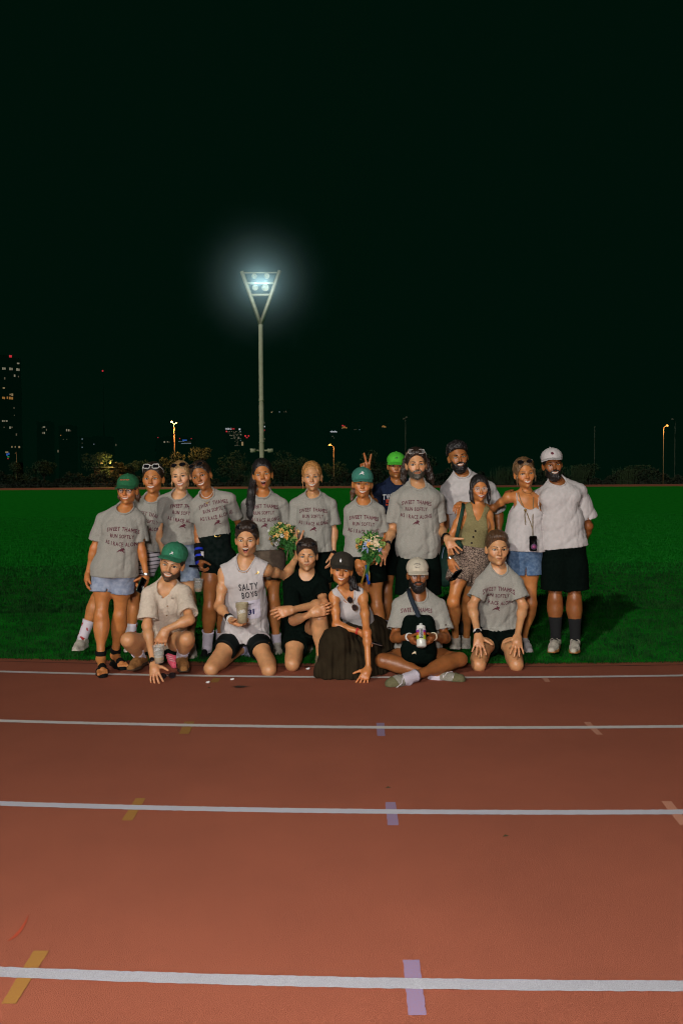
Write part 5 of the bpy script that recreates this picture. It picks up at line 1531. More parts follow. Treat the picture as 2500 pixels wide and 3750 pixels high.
# --- woman in white tank and long skirt
p = Person('B', 6.1, 'woman in black cap, white tank top and long dark skirt, hand touching the track', dict(
    e=(1010, 1052), c=(1000, 1168), n=(1062, 1222, 6.16), sl=(945, 1245, 6.12), sr=(1178, 1240, 6.14), el=(968, 1500, 6.05), er=(1215, 1560, 5.95), wl=(1150, 1552, 6.02), wr=(1228, 1852, 5.865),
    hl=(1140, 1590, 6.40), hr=(1265, 1590, 6.42), kl=(975, 1640, 6.02), kr=(1130, 1800, 6.03), al=(985, 1900, 6.2), ar=(1380, 1900, 6.3)), skin='tan', hair='black', female=True, pitch=4, group=GF)
p.body(torso=.98).hand('r', p.px(1168, 1990, 5.80), (.1, 1, -.2), 'ground').hand('l', p.px(1290, 1640, 5.98), (0, -.3, -1), 'relaxed'); std_feet(p, p.px(960, 1930, 6.0), p.px(1450, 1920, 6.3))
p.make_body(w=.98); p.face('grin', mw=.025); p.hair('short', line=.05, capped=True); p.cap(M['capdark'], tilt=5, size=1.03); p.earring(r=.010)
p.strands([[((.06, .05, -.03), .03), ((.085, .04, -.08), .03), ((.11, .03, -.12), .022), ((.14, .02, -.15), .010)], [((.05, .06, -.08), .025), ((.09, .04, -.15), .014)]], noise=.010)
p.decal([([(-.006, -.012), (-.001, -.010), (.004, -.013), (.006, -.004), (.008, .004), (.003, .006), (.004, .012), (-.001, .014), (-.004, .006), (-.008, .003)], [tuple(range(10))])], 1001, 970, 0, p.capV, p.capo, M['printwhite'], name='emblem', fwd=p.HR @ np.array([0, -1, 0]))
p.tee(M['white'], kind='tank', hem=.125, ease=.006, sleeve=0, amp=.005, name='tank_top', neck=.058)
J_ = p.J
sk0 = [inflate(p.torso[2], .016), inflate(p.torso[1], .010)]
sk = [inflate(c_, .018) for q_ in 'lr' for c_ in p.legs[q_]] + [ cone(J_['hl'], J_['kl'], .10, .085, k=.10), cone(J_['hr'], J_['kr'] + np.array([0, .03, 0]), .10, .085, k=.10),
      cone(J_['kl'] + np.array([-.02, -.01, -.03]), p.px(905, 1890, 6.0), .080, .085, k=.10), cone(J_['kr'], p.px(1100, 1900, 6.03), .09, .075, k=.10),
      cone(J_['hr'], p.px(1390, 1900, 6.35), .12, .10, k=.10), cone(p.px(1100, 1900, 6.02), p.px(1400, 1915, 6.2), .08, .07, k=.10), cone(p.px(905, 1900, 6.03), p.px(1100, 1905, 6.0), .085, .09, k=.08)]
def fsk(P):
    d = smin(np.maximum(sdf(sk0, P), (P - (p.pel + p.up * .13)) @ p.up), sdf(sk, P), .06) + wrinkles(P, 31, .020, 9) - .010 + (.008 * np.sin(P[:, 0] * 62 + 2.2 * np.sin(P[:, 2] * 5 + P[:, 1] * 8)) + .005 * np.sin(P[:, 0] * 131 + P[:, 1] * 40)) * np.clip(1.2 - P[:, 2] / .42, .1, 1)
    return np.maximum(d, .002 - P[:, 2])
lo_, hi_ = bounds(sk + sk0, .03); p.vol('long_skirt', fsk, lo_, hi_, .008, M['skirt'])
p.watch('l', t=.93, name='bracelet', face=False, band=mat('red_cord', (.4, .03, .02), .7), r=.98)
P17 = p

# --- cross-legged man
p = Person('C', 6.2, 'man in a stone cap and thin round glasses sitting cross-legged, black beard', dict(
    e=(812, 1250), c=(812, 1372), n=(812, 1430), sl=(648, 1500), sr=(985, 1500), el=(602, 1800, 6.12), er=(1052, 1805, 6.12), wl=(735, 1795, 5.90), wr=(940, 1790, 5.90),
    hl=(720, 1975, 6.32), hr=(900, 1975, 6.32), kl=(492, 2005, 6.03), kr=(1180, 1995, 6.03), al=(990, 2160, 5.92), ar=(700, 2172, 5.74)), skin='brown', hair='black', g=1.02, group=GF)
p.body(leg=.95).hand('l', p.px(835, 1890, 5.80), (.8, -.2, .5), 'cup').hand('r', p.px(850, 1890, 5.80), (-.8, -.2, .5), 'cup'); T1, T2 = p.px(1160, 2195, 5.86), p.px(545, 2220, 5.72); std_feet(p, T1, T2)
p.make_body(w=.99, stubble=.3); p.face('closed', brow_w=1.3); p.hair('short', line=.05, capped=True); p.cap(M['capcream'], tilt=4); p.beard(.011, mh=.009, curl=.003, low=.034)
p.glasses('round', M['tortoise'], M['lensclear'], 'eyes', w=.022, hgt=.019, r=.0011)
p.decal([text2d('LONDON', .050, .010, arch=.008, y0=.008, sub=.01), text2d('EST', .012, .004, y0=-.003, sub=.02), text2d('MMXXIV', .036, .008, arch=-.004, y0=-.014, sub=.01)], 803, 1152, 0, p.capV, p.capo, M['printblack'], name='lettering', fwd=p.HR @ np.array([0, -1, 0]))
p.tee(M['tee'], hem=.08, ease=.018, sleeve=.74, flare=.034, boxy=.014)
p.shorts(M['black'], split=False, length=.52, flare=.03, top=.08)
p.decal([text2d('SWEET THAMES', .238, .033, arch=.016)], 795, 1560, 1, p.top[:2], p.top[2], M['print'])
p.sock('r', M['sock'], .10); p.sock('l', M['sock'], .06)
for q_, A_, T_, out, up_ in (('r', p.J['ar'], p.px(560, 2215, 5.70), (-.75, -.35, -.45), (.35, -.8, .5)), ('l', p.J['al'], p.px(1185, 2175, 5.84), (.85, -.1, -.35), (-.2, -.85, .5))):
    out = nrm(out); d_ = nrm(T_ - A_); A2 = A_ + d_ * .02
    pr = [cone(A2, A_ + (T_ - A_) * .55, .038, .043, k=.03), cone(A_ + (T_ - A_) * .55, T_, .043, .034, k=.03)]
    def fu(P): return np.maximum(sdf(pr, P) + wrinkles(P, 7, .002, 50), .004 - P[:, 2])
    so = [inflate(c_, .002) for c_ in pr]
    mid = (A_ + T_) / 2
    def fs(P):
        return np.maximum(np.maximum(sdf(so, P) - .004, .020 - (P - mid) @ out), .003 - P[:, 2])
    lo_, hi_ = bounds(so, .03)
    o_, V_, F_ = p.vol('shoe', fu, lo_, hi_, .0045, M['greyshoe']); p.vol('sole', fs, lo_, hi_, .0045, M['solekhaki'], o_)
    lm = MB(); up_ = nrm(up_); sd_ = nrm(np.cross(d_, up_))
    for k_ in range(5):
        c_ = A_ + (T_ - A_) * (.25 + .11 * k_) + up_ * .042
        lm.tube([c_ - sd_ * .024 - up_ * .010, c_ + up_ * .004, c_ + sd_ * .024 - up_ * .010 + d_ * .008], .0035, 5)
    lm.tube([A_ + d_ * .05 + up_ * .045, A_ + d_ * .07 + up_ * .055 - sd_ * .03, A_ + d_ * .11 + up_ * .035 - sd_ * .045], .0028, 5)
    p.put('laces', lm, M['lace'], o_)
p.watch('l', t=.95, name='wristband', face=False, band=M['whiteplastic']); p.watch('r', t=.95, name='wristband', face=False, band=mat('cream_band', (.6, .5, .36), .8))
P18 = p

# --- kneeling older man
p = Person('D', 6.4, 'kneeling man with short brown hair, grey slogan tee, both hands resting on his thighs', dict(
    e=(605, 1012), c=(602, 1150), n=(603, 1185, 6.44), sl=(455, 1300), sr=(742, 1300), el=(362, 1520, 6.35), er=(818, 1520, 6.35), wl=(415, 1775, 6.18), wr=(768, 1785, 6.18),
    hl=(530, 1725, 6.62), hr=(655, 1725, 6.62), kl=(418, 2038, 6.2), kr=(755, 2035, 6.2), al=(455, 1930, 6.72), ar=(720, 1930, 6.72)), skin='light', hair='brown', group=GF)
p.body().hand('l', p.px(425, 1960, 6.08), (.1, 1, -.5), 'splay').hand('r', p.px(765, 1955, 6.08), (-.1, 1, -.5), 'splay'); T1, T2 = p.px(460, 1990, 6.9), p.px(715, 1990, 6.9); std_feet(p, T1, T2)
p.make_body(w=.97, jaw=1.05, stubble=.05); p.face('smirk', mw=.021); p.hair('short', line=.068)
p.tee(M['tee'], hem=-.005, ease=.018, sleeve=.66, flare=.034, boxy=.012, neck=.062, lap=.3)
p.shorts(M['black'], split=False, length=.48, flare=.03, top=.08)
tee_print(p, 590, 1425, -2, 1.08)
p.shoe('l', T1, M['rubber']); p.shoe('r', T2, M['rubber'])
p.watch('l', t=.93); p.watch('l', t=.88, name='bracelet', face=False, band=M['whiteplastic'])
P19 = p
# ------------------------------------------------------------------ things held, worn over and lying about
M['plastic'] = mat('clear_cup_plastic', (.75, .76, .70), .12, spec=.7, alpha=.30)
M['plastic2'] = mat('stacked_cup_plastic', (.42, .36, .22), .2, (.52, .46, .31), 60, spec=.7, alpha=.80)
M['beer'] = mat('beer', (.42, .22, .02), .1, spec=.6)
M['foam'] = mat('beer_foam', (.55, .50, .38), .9)
M['leafg'] = mat('bouquet_leaf', (.016, .085, .014), .6, (.03, .14, .022), 60)
M['leafl'] = mat('pale_green_bloom', (.20, .32, .07), .8, (.30, .42, .12), 150)
M['roseo'] = mat('orange_rose', (.72, .33, .07), .7, (.80, .46, .13), 120)
M['rosey'] = mat('yellow_rose', (.74, .50, .16), .7, (.78, .60, .28), 120)
M['rosec'] = mat('cream_rose', (.70, .55, .34), .7, (.74, .62, .44), 120)
M['daisy'] = mat('white_daisy', (.66, .66, .64), .8)
M['bluefl'] = mat('pale_blue_flower', (.34, .42, .66), .8)
def rose(c, r, m, par, fwd, seed):
    rs = np.random.RandomState(seed); fw = nrm(fwd); s1 = nrm(np.cross(fw, [0, 0, 1.0])); s2 = np.cross(s1, fw); mb = MB()
    for ring, (n, rr, tilt) in enumerate(((3, .38, .15), (5, .68, .45), (6, 1.0, .85))):
        for k in range(n):
            a = 2 * math.pi * (k + .37 * ring + rs.uniform(-.1, .1)) / n; dr = math.cos(a) * s1 + math.sin(a) * s2; tn = -math.sin(a) * s1 + math.cos(a) * s2
            V = []
            for u in np.linspace(-1, 1, 5):
                for v in np.linspace(0, 1, 4):
                    w = .75 * rr * r * (1 - u * u * .25) * 1.0
                    rad = r * rr * (.35 + .75 * v ** 1.5 * tilt + .25 * v) * (1 - .18 * u * u)
                    V.append(c + dr * rad + tn * u * w * (.5 + .5 * v) * .8 + fw * (r * (1.05 - .55 * ring / 2) * v - r * .3 - .25 * r * tilt * max(0, v - .7) * 3))
            F = [(4 * i + j, 4 * i + j + 1, 4 * i + 5 + j, 4 * i + 4 + j) for i in range(4) for j in range(3)]
            mb.add(V, F)
    mb.ball(c + fw * r * .2, (r * .35,) * 3, nu=8, nv=5)
    o = mb.build('rose', m); set_parent(o, par); return o
def place(o, par): set_parent(o, par); return o
def bouquet(label, crop, D, ctr, hand, roses, daisies, fillers, blues, ribbons, seed, R, leafdown=()):
    ox, oy, sc = CR[crop]; P = lambda x, y, d=D: at(ox + x * sc, oy + y * sc, d)
    rs = np.random.RandomState(seed); C0 = P(*ctr, D + .05); H = P(*hand)
    root = empty('bouquet', H, label, 'bouquet')
    for i, (x, y, r, k) in enumerate(roses):
        p = P(x, y, D); off = (p - C0); off[1] = 0; q = min(1, np.linalg.norm(off) / R); p = P(x, y, D - .02 + .075 * q * q)
        rose(p, r, M[k], root, nrm((p - C0) + np.array([0, -.06, 0])), seed + i)
    for i, (x, y, r) in enumerate(daisies):
        p = P(x, y, D - .005); mb = MB()
        for k in range(9):
            a = 2 * math.pi * k / 9; mb.ball(p + np.array([math.cos(a), 0, math.sin(a)]) * r * .6, (r * .45, .003, r * .2), R=np.array([[math.cos(a), 0, -math.sin(a)], [0, 1, 0], [math.sin(a), 0, math.cos(a)]]), nu=6, nv=4)
        o = place(mb.build('daisy', M['daisy']), root); place(MB().ball(p + np.array([0, -.004, 0]), (r * .22, .004, r * .22), nu=7, nv=4).build('daisy_eye', M['roseo']), o)
    for x, y, r in fillers:
        mb = MB()
        for k in range(46):
            d = nrm(rs.normal(size=3)); mb.ball(P(x, y, D + .012) + d * r * rs.uniform(.6, 1), rs.uniform(.004, .007), nu=6, nv=4)
        place(mb.build('hydrangea', M['leafl']), root)
    for x, y in blues:
        mb = MB()
        for k in range(16): mb.ball(P(x, y, D - .005) + rs.normal(size=3) * .010, .0055, nu=6, nv=4)
        place(mb.build('small_flower', M['bluefl']), root)
    V = []; F = []
    def leaf(p, d, L, w):
        s_ = nrm(np.cross(d, rs.normal(size=3))); n_ = np.cross(d, s_); k = len(V)
        V.extend([p, p + d * L * .4 + s_ * w + n_ * .002, p + d * L, p + d * L * .4 - s_ * w + n_ * .002, p + d * L * .5 - n_ * .004]); F.extend([(k, k + 1, k + 4), (k + 1, k + 2, k + 4), (k + 2, k + 3, k + 4), (k + 3, k, k + 4)])
    for k in range(300):
        d = nrm(rs.normal(size=3) * [1, .8, 1] + [0, .15, .0]); leaf(C0 + d * R * rs.uniform(.25, .85), nrm(d + .5 * rs.normal(size=3)), rs.uniform(.03, .06), rs.uniform(.006, .013))
    for k in range(70):
        t = rs.rand(); p = C0 + (H - C0) * (.3 + .6 * t) + rs.normal(size=3) * (.03 * (1 - t) + .008); leaf(p, nrm(rs.normal(size=3) + [0, -.3, .4]), rs.uniform(.04, .07), .012)
    for (x, y), (x2, y2) in leafdown:
        a, b = P(x, y, D - .01), P(x2, y2, D - .02); d = b - a; L = np.linalg.norm(d)
        for e in (0, .35, -.35): leaf(a, nrm(d + e * L * np.array([1, 0, .2])), L * (1 - abs(e) * .4), .022)
    place(link('foliage', np_mesh('foliage', V, F, False), M['leafg']), root)
    mb = MB()
    for k in range(14):
        top = C0 + rs.normal(size=3) * R * .35; low = H + (H - C0) * .55 + rs.normal(size=3) * .014
        mb.tube([top, H + rs.normal(size=3) * .007, low], .0022, 5)
    place(mb.build('stems', M['leafg']), root)
    for (pts, m, w) in ribbons:
        Q = [P(x, y, D - .005 - .01 * i) for i, (x, y) in enumerate(pts)]; mb = MB(); mb.tube(Q, w, 6, flat=.25, up=[0, 1, 0]); place(mb.build('ribbon', m), root)
    return root
M['ribblue'] = mat('blue_ribbon', (.01, .05, .28), .4); M['ribgold'] = mat('gold_ribbon', (.30, .17, .02), .4)
bouquet('yellow rose bouquet held in front of two women in the middle of the back row', 'B', 6.58, (540, 770), (585, 875),
        [(498, 668, .021, 'rosey'), (578, 688, .021, 'rosey'), (486, 697, .016, 'rosey'), (515, 723, .018, 'roseo'), (556, 745, .019, 'roseo'), (592, 727, .014, 'rosey'), (484, 762, .018, 'rosey'), (461, 777, .018, 'roseo'), (425, 793, .016, 'roseo'),
         (441, 832, .016, 'rosey'), (560, 776, .022, 'roseo'), (628, 771, .017, 'rosey'), (652, 732, .020, 'rosey'), (486, 818, .014, 'rosec'), (422, 748, .012, 'rosey')],
        [(522, 766, .020), (476, 833, .021), (410, 725, .012), (492, 800, .016)], [(455, 715, .035), (505, 740, .03), (548, 712, .035), (430, 740, .025), (620, 800, .03)], [],
        [([(585, 880), (600, 950), (612, 1010)], M['leafg'], .004), ([(572, 885), (562, 930), (560, 970)], M['brownshort'], .006)], 3, .115, [((560, 830), (560, 890)), ((620, 830), (640, 900))])
bouquet('cream and orange rose bouquet tied with blue and gold ribbons, held at right', 'C', 6.25, (385, 965), (362, 1130),
        [(420, 972, .034, 'rosec'), (372, 966, .020, 'roseo'), (290, 945, .020, 'roseo'), (263, 985, .019, 'roseo'), (440, 897, .020, 'rosec'), (412, 925, .026, 'rosec'), (470, 942, .018, 'rosey'), (505, 1000, .018, 'roseo'), (470, 985, .018, 'rosey'), (345, 925, .016, 'rosec'), (452, 925, .016, 'rosec')],
        [], [(385, 905, .03), (330, 915, .028), (490, 960, .025), (380, 1046, .034), (268, 930, .02)], [(338, 978), (330, 1002), (350, 1018), (335, 958), (462, 1010), (365, 935)],
        [([(340, 1150), (352, 1230), (370, 1322)], M['ribblue'], .012), ([(335, 1150), (322, 1240), (300, 1318)], M['ribgold'], .009), ([(352, 1150), (372, 1220), (372, 1290)], M['ribgold'], .005)], 5, .105,
        [((345, 1060), (290, 1105)), ((380, 1090), (395, 1130)), ((440, 1060), (455, 1145)), ((360, 1060), (340, 1100))])

def cup(base, h, r0, r1, axis=(0, 0, 1), label='', beer=0.0, m=None, lettering=None, rings=0, group=None):
    ax = nrm(axis); root = empty('plastic_cup', base, label, 'cup', group); base = np.array(base, float)
    prof = [(.001, 0), (r0, 0), (r0 + (r1 - r0) * .5, h * .5), (r1, h), (r1 + .0025, h), (r1 + .0025, h - .004), (r1 - .001, h - .004), (r0 - .001, .003), (.001, .003)]
    o = place(MB().lathe(base, prof, ax, 24).build('cup_wall', m or M['plastic']), root)
    for k in range(rings):
        t = 1 - .055 * (k + 1); place(MB().lathe(base + ax * h * t, [(r1 * .99, -.002), (r1 + .0035, -.001), (r1 + .0035, .002), (r1 * .99, .003)], ax, 24).build('rim', m), root)
    if beer:
        rb = r0 + (r1 - r0) * beer
        place(MB().lathe(base, [(.001, .004), (r0 - .002, .004), (rb - .002, h * beer), (.001, h * beer)], ax, 20).build('beer', M['beer']), root)
        place(MB().lathe(base, [(.001, h * beer + .008), (rb - .001, h * beer + .008), (rb - .002, h * beer + .0005), (.001, h * beer + .0005)], ax, 20).build('foam', M['foam']), root)
    if lettering:
        txt, wd, ht, zc, ang = lettering
        P2, F2 = text2d(txt, wd, ht, bold=.02, sub=.006); P2 = np.array(P2); ca, sa = math.cos(ang), math.sin(ang)
        P2 = np.stack([P2[:, 0] * ca - P2[:, 1] * sa, P2[:, 0] * sa + P2[:, 1] * ca], -1)
        s1 = nrm(np.cross([0, -1.0, 0], ax)) * -1; s1 = s1 if s1[0] > 0 else -s1; fw = nrm(np.cross(s1, ax)); fw = fw if fw[1] < 0 else -fw
        V = []
        for x, y in P2:
            z = zc + y; rr = r0 + (r1 - r0) * z / h + .0012; a = x / rr; V.append(base + ax * z + rr * (math.sin(a) * s1 + math.cos(a) * fw))
        place(link('lettering', np_mesh('lettering', V, F2, False), M['printwhite']), root)
    return root
px = lambda c, x, y, d: at(CR[c][0] + x * CR[c][2], CR[c][1] + y * CR[c][2], d)
b0 = px('A', 1431, 1478, 5.955); b1 = px('A', 1425, 1315, 5.955)
cup(b0, np.linalg.norm(b1 - b0), .036, .0455, b1 - b0, 'stack of beige printed plastic cups held by the man in the running vest', 0, M['plastic2'], ('JUBEL', .066, .032, .085, .18), rings=4)
b0 = px('A', 748, 1808, 5.885); b1 = px('A', 738, 1665, 5.885)
cup(b0, np.linalg.norm(b1 - b0), .033, .043, b1 - b0, 'clear cup with a little beer held by the squatting man in the polo', .32, None, ('JUBEL', .045, .022, .105, .2))
b0 = px('A', 1063, 1224, 6.42); b1 = px('A', 1070, 1120, 6.42)
cup(b0, np.linalg.norm(b1 - b0), .030, .040, b1 - b0, 'clear cup of beer held by the woman with the wrist brace', .28, None, ('JUBEL', .040, .016, .085, 0))
cup(ground(765, 2388), .10, .028, .038, (0, 0, 1), 'empty clear cup standing on the grass beside the white socks', 0, None)
cup(ground(922, 2402), .10, .028, .038, (.2, 0, 1), 'empty clear cup tilted on the grass between the kneeling man\'s thighs', 0, None)

def rbox(mb, c, size, R, r=.006, n=3):
    """rounded slab"""
    c = np.array(c, float); sx, sy, sz = np.array(size) / 2; V = []; F = []
    pts = []
    for q, (ax_, az_) in enumerate(((1, 1), (-1, 1), (-1, -1), (1, -1))):
        for k in range(n + 1):
            a = math.pi / 2 * (q + k / n); pts.append((ax_ * (sx - r) + r * math.cos(a), az_ * (sz - r) + r * math.sin(a)))
    m = len(pts)
    for y, sc in ((-sy, .96), (-sy * .7, 1), (sy * .7, 1), (sy, .96)):
        for x, z in pts: V.append(c + np.array(R) @ np.array([x * sc, y, z * sc]))
    F = [(i * m + k, i * m + (k + 1) % m, (i + 1) * m + (k + 1) % m, (i + 1) * m + k) for i in range(3) for k in range(m)] + [tuple(range(m)), tuple(range(3 * m, 4 * m))[::-1]]
    mb.add(V, F); return mb
def axes(up, fw=(0, -1, 0)):
    up = nrm(up); f = nrm(np.array(fw, float) - up * (np.array(fw, float) @ up)); x = np.cross(-f, up) * 1.0
    return np.stack([nrm(np.cross(up, f)) * 1.0, -f, up], 1)
def phone(c, up, fw, label, case=None, k=1.0):
    root = empty('mobile_phone', c, label, 'phone'); R = axes(up, fw)
    place(rbox(MB(), c, (.074 * k, .009, .150 * k), R, .010 * k).build('phone_case', case or M['blackplastic']), root)
    place(rbox(MB(), np.array(c) + R @ np.array([0, -.0055, 0]), (.069 * k, .002, .144 * k), R, .009 * k).build('screen', M['lensdark']), root)
    return root
phone(px('A', 600, 1172, 6.18), (.35, .5, 1), (1, -.45, .2), 'dark green mobile phone held low by the woman in the dark green cap', mat('dark_green_case', (.006, .03, .018), .3), .8)
phone(px('D', 212, 1243, 6.38), (.35, -.95, .8), (.5, -.6, -.6), 'black mobile phone held by the woman in the olive waistcoat')
phone(px('B', 1285, 1648, 5.97), (1, .3, -.35), (0, -.1, 1), 'mobile phone lying in the lap of the woman in the long skirt', M['silver'], .7)

# loose sunglasses
def loose_glasses(c, R, label, m):
    root = empty('sunglasses', c, label, 'sunglasses'); c = np.array(c); mb = MB(); R = np.array(R)
    for x in (-1, 1):
        pts = [c + R @ np.array([x * .034 + .025 * math.cos(t), 0, .020 * math.sin(t)]) for t in np.linspace(0, 2 * math.pi, 17)]
        mb.tube(pts, .0028, 6, cap=False); mb.tube([c + R @ np.array([x * .058, 0, .006]), c + R @ np.array([x * .060, .06, .004]), c + R @ np.array([x * .056, .125, -.012])], .0024, 5)
        lm = MB().add([c + R @ np.array([x * .034, 0, 0])] + pts[:-1], [(0, 1 + k, 1 + (k + 1) % 16) for k in range(16)]); place(lm.build('lens', M['lensdark']), root)
    mb.tube([c + R @ np.array([-.010, 0, .006]), c + R @ np.array([0, -.002, .009]), c + R @ np.array([.010, 0, .006])], .0026, 5)
    place(mb.build('frame', m), root); return root
R0 = np.array([[.25, .1, .96], [-.2, -.97, .15], [.95, -.22, -.22]]); R0 = np.stack([nrm([.55, -.05, -.9]), nrm([.1, .9, 0]), nrm([.85, 0, .5])], 1)
loose_glasses(px('B', 1098, 1325, 5.985), R0, 'tortoiseshell sunglasses hooked on the neckline of the white tank top', M['tortoise'])
g0 = ground(614, 2485); g0[2] = .022
loose_glasses(g0, np.stack([nrm([1, .3, 0]), nrm([-.3, 1, 0]), [0, 0, 1.0]], 1), 'black sunglasses lying on the track beside the fingers of the squatting man', M['blackplastic'])

# bottle
a = px('C', 838, 1880, 5.765); b = px('C', 834, 1712, 5.83); ax = nrm(b - a); L = np.linalg.norm(b - a)
root = empty('sports_bottle', a, 'clear sports bottle with purple, orange and yellow bands held in both hands', 'bottle'); r = .036
def band(name, h0, h1, m, r0=r, r1=r, cap=False):
    pr = [(r0, h0), (r1, h1)] if not cap else [(.001, h0), (r0 * .8, h0), (r0, h0 + .006), (r1, h1)]
    return place(MB().lathe(a, pr, ax, 28).build(name, m), root)
cl = mat('frosted_bottle', (.50, .50, .46), .25, (.60, .60, .55), 40, spec=.6)
band('bottle_base', -.005, L * .34, cl, cap=True)
for nm, h0, h1, m in (('yellow_band', .34, .55, mat('yellow_green_print', (.34, .42, .02), .4)), ('orange_band', .55, .66, mat('orange_print_band', (.55, .12, .02), .4)), ('red_band', .66, .72, mat('red_print_band', (.45, .03, .03), .4)), ('purple_band', .72, .83, mat('purple_print_band', (.20, .03, .30), .4)), ('neck', .83, 1.0, cl)):
    band(nm, L * h0, L * h1, m, r if nm != 'neck' else r, r if nm != 'neck' else r * .93)
place(MB().lathe(a + ax * L, [(r * .93, 0), (r * .9, .012), (r * .5, .018), (.012, .022), (.012, .032), (.001, .033)], ax, 24).build('bottle_cap', M['whiteplastic']), root)
s1 = nrm(np.cross(ax, [0, -1.0, 0])); s1 = s1 if s1[0] > 0 else -s1; fw = nrm(np.cross(s1, ax)); fw = fw if fw[1] < 0 else -fw
def wrap(P2, F2, name, m, zc, xc, off):
    V = [a + ax * (zc + x) + (r + off) * (math.sin((xc - y) / r) * s1 + math.cos((xc - y) / r) * fw) for x, y in P2]
    return place(link(name, np_mesh(name, V, F2, False), m), root)
g_ = [(x, y) for y in np.linspace(-.0135, .0135, 7) for x in np.linspace(-.036, .036, 9)]; q_ = [(9 * j + i, 9 * j + i + 1, 9 * j + i + 10, 9 * j + i + 9) for j in range(6) for i in range(8)]
wrap([(x * 1.08, y * 1.15) for x, y in g_], q_, 'label_border', M['printwhite'], L * .63, -.004, .0008); wrap(g_, q_, 'bottle_label', M['printblack'], L * .63, -.004, .0016)
P2, F2 = text2d('PRECISION', .060, .009, bold=.02); wrap([(x, y + .005) for x, y in P2], F2, 'lettering', M['printwhite'], L * .63, -.004, .0024)
P2, F2 = text2d('FUEL & HYDRATION', .058, .005, bold=.02); wrap([(x, y - .006) for x, y in P2], F2, 'lettering', M['printwhite'], L * .63, -.004, .0024)

# black bag on the lap of the cross-legged man
C0 = px('C', 812, 1745, 6.0); root = empty('sling_bag', C0, 'black sling bag worn on the chest of the cross-legged man', 'bag')
bp = [cone(px('C', 735, 1660, 6.0), px('C', 890, 1660, 6.0), .052, .052, k=.06), cone(px('C', 715, 1760, 6.0), px('C', 915, 1760, 6.0), .056, .056, k=.06), cone(px('C', 730, 1900, 6.0), px('C', 900, 1900, 6.0), .062, .062, k=.06), cone(px('C', 740, 1975, 6.02), px('C', 890, 1975, 6.02), .055, .055, k=.06)]
def fbag(P): return sdf(bp, P) + wrinkles(P, 77, .010, 16)
lo, hi = bounds(bp, .02); V, F = surface(fbag, lo, hi, .0065); place(link('bag_body', np_mesh('bag_body', V, F), M['black']), root)
bvb = BVHTree.FromPolygons([tuple(v) for v in V], [tuple(int(i) for i in f) for f in F])
def onbag(x, y, up_=.003):
    d = nrm(px('C', x, y, 1.0) - np.array([0, 0, CAMH])); h = bvb.ray_cast(Vector((0, 0, CAMH)), Vector(d), 20)
    return np.array(h[0]) - d * up_ if h[0] is not None else None
pts = [onbag(x, 1615 - 18 * math.cos((x - 815) / 150 * 1.5)) for x in range(690, 950, 20)]; pts = [p_ for p_ in pts if p_ is not None]
if len(pts) > 3: place(MB().tube(pts, .0028, 5).build('zip', M['blackplastic']), root)
st = [px('C', 722, 1362, 6.16), px('C', 735, 1425, 6.07), px('C', 765, 1500, 6.045), px('C', 800, 1575, 6.0), px('C', 812, 1620, 5.97)]
place(MB().tube(st, .017, 8, flat=.2, up=[0, 1, 0]).build('strap', mat('navy_webbing', (.010, .018, .03), .8)), root)
mb = MB(); P2, F2 = hare2d(.034); cc = onbag(772, 1938); 
if cc is not None: place(link('emblem', np_mesh('emblem', [cc + np.array([x, -.004, y]) for x, y in P2], F2, False), M['rosec']), root)

# green shoulder bag
C0 = px('D', 118, 1150, 6.72); root = empty('shoulder_bag', C0, 'dark green shoulder bag hanging beside the woman in the olive waistcoat', 'bag')
gm = mat('dark_green_nylon', (.004, .028, .018), .75, (.006, .04, .026), 20, bump=.4)
bp = [cone(px('D', 112, 1020, 6.74), px('D', 120, 1280, 6.70), .045, .062, k=.05), cone(px('D', 255, 985, 6.50), px('D', 215, 940, 6.52), .024, .030, k=.03), cone(px('D', 215, 940, 6.55), px('D', 150, 1040, 6.7), .030, .04, k=.04)]
def fgb(P): return sdf(bp, P) + wrinkles(P, 78, .010, 16)
lo, hi = bounds(bp, .02); V, F = surface(fgb, lo, hi, .0075); place(link('bag_body', np_mesh('bag_body', V, F), gm), root)
place(MB().tube([px('D', 283, 598, 6.585), px('D', 280, 640, 6.525), px('D', 262, 720, 6.505), px('D', 238, 830, 6.50), px('D', 218, 930, 6.51)], .015, 8, flat=.25, up=[0, 1, 0]).build('strap', gm), root)
place(MB().tube([px('D', 112, 990, 6.66), px('D', 98, 1040, 6.64), px('D', 92, 1090, 6.64)], .0022, 5).build('cord', M['bluefl']), root)

# phone pouch on a cord
C0 = px('D', 908, 955, 6.56); root = empty('phone_pouch', C0, 'black phone pouch with a purple disc hanging on a beige cord', 'pouch'); R = axes((0, 0, 1))
place(rbox(MB(), C0, (.062, .014, .125), R, .012).build('pouch_body', M['blackplastic']), root)
for r_, m_, o_ in ((.025, M['silver'], .008), (.022, mat('purple_disc', (.16, .06, .16), .4), .010), (.012, mat('pink_disc', (.30, .06, .14), .4), .012)):
    place(MB().lathe(px('D', 913, 985, 6.56) + np.array([0, -o_, 0]), [(.001, .002), (r_, .002), (r_, -.001)], (0, -1, 0), 20).build('disc', m_), root)
cm = mat('beige_cord', (.20, .15, .08), .8)
bo = P12.bodyo.data; org = P12.org(); bvS = BVHTree.FromPolygons([tuple(np.array(v.co) + org) for v in bo.vertices], [tuple(f.vertices) for f in bo.polygons])
bvT = BVHTree.FromPolygons([tuple(v) for v in P12.top[0]], [tuple(int(i) for i in f) for f in P12.top[1]])
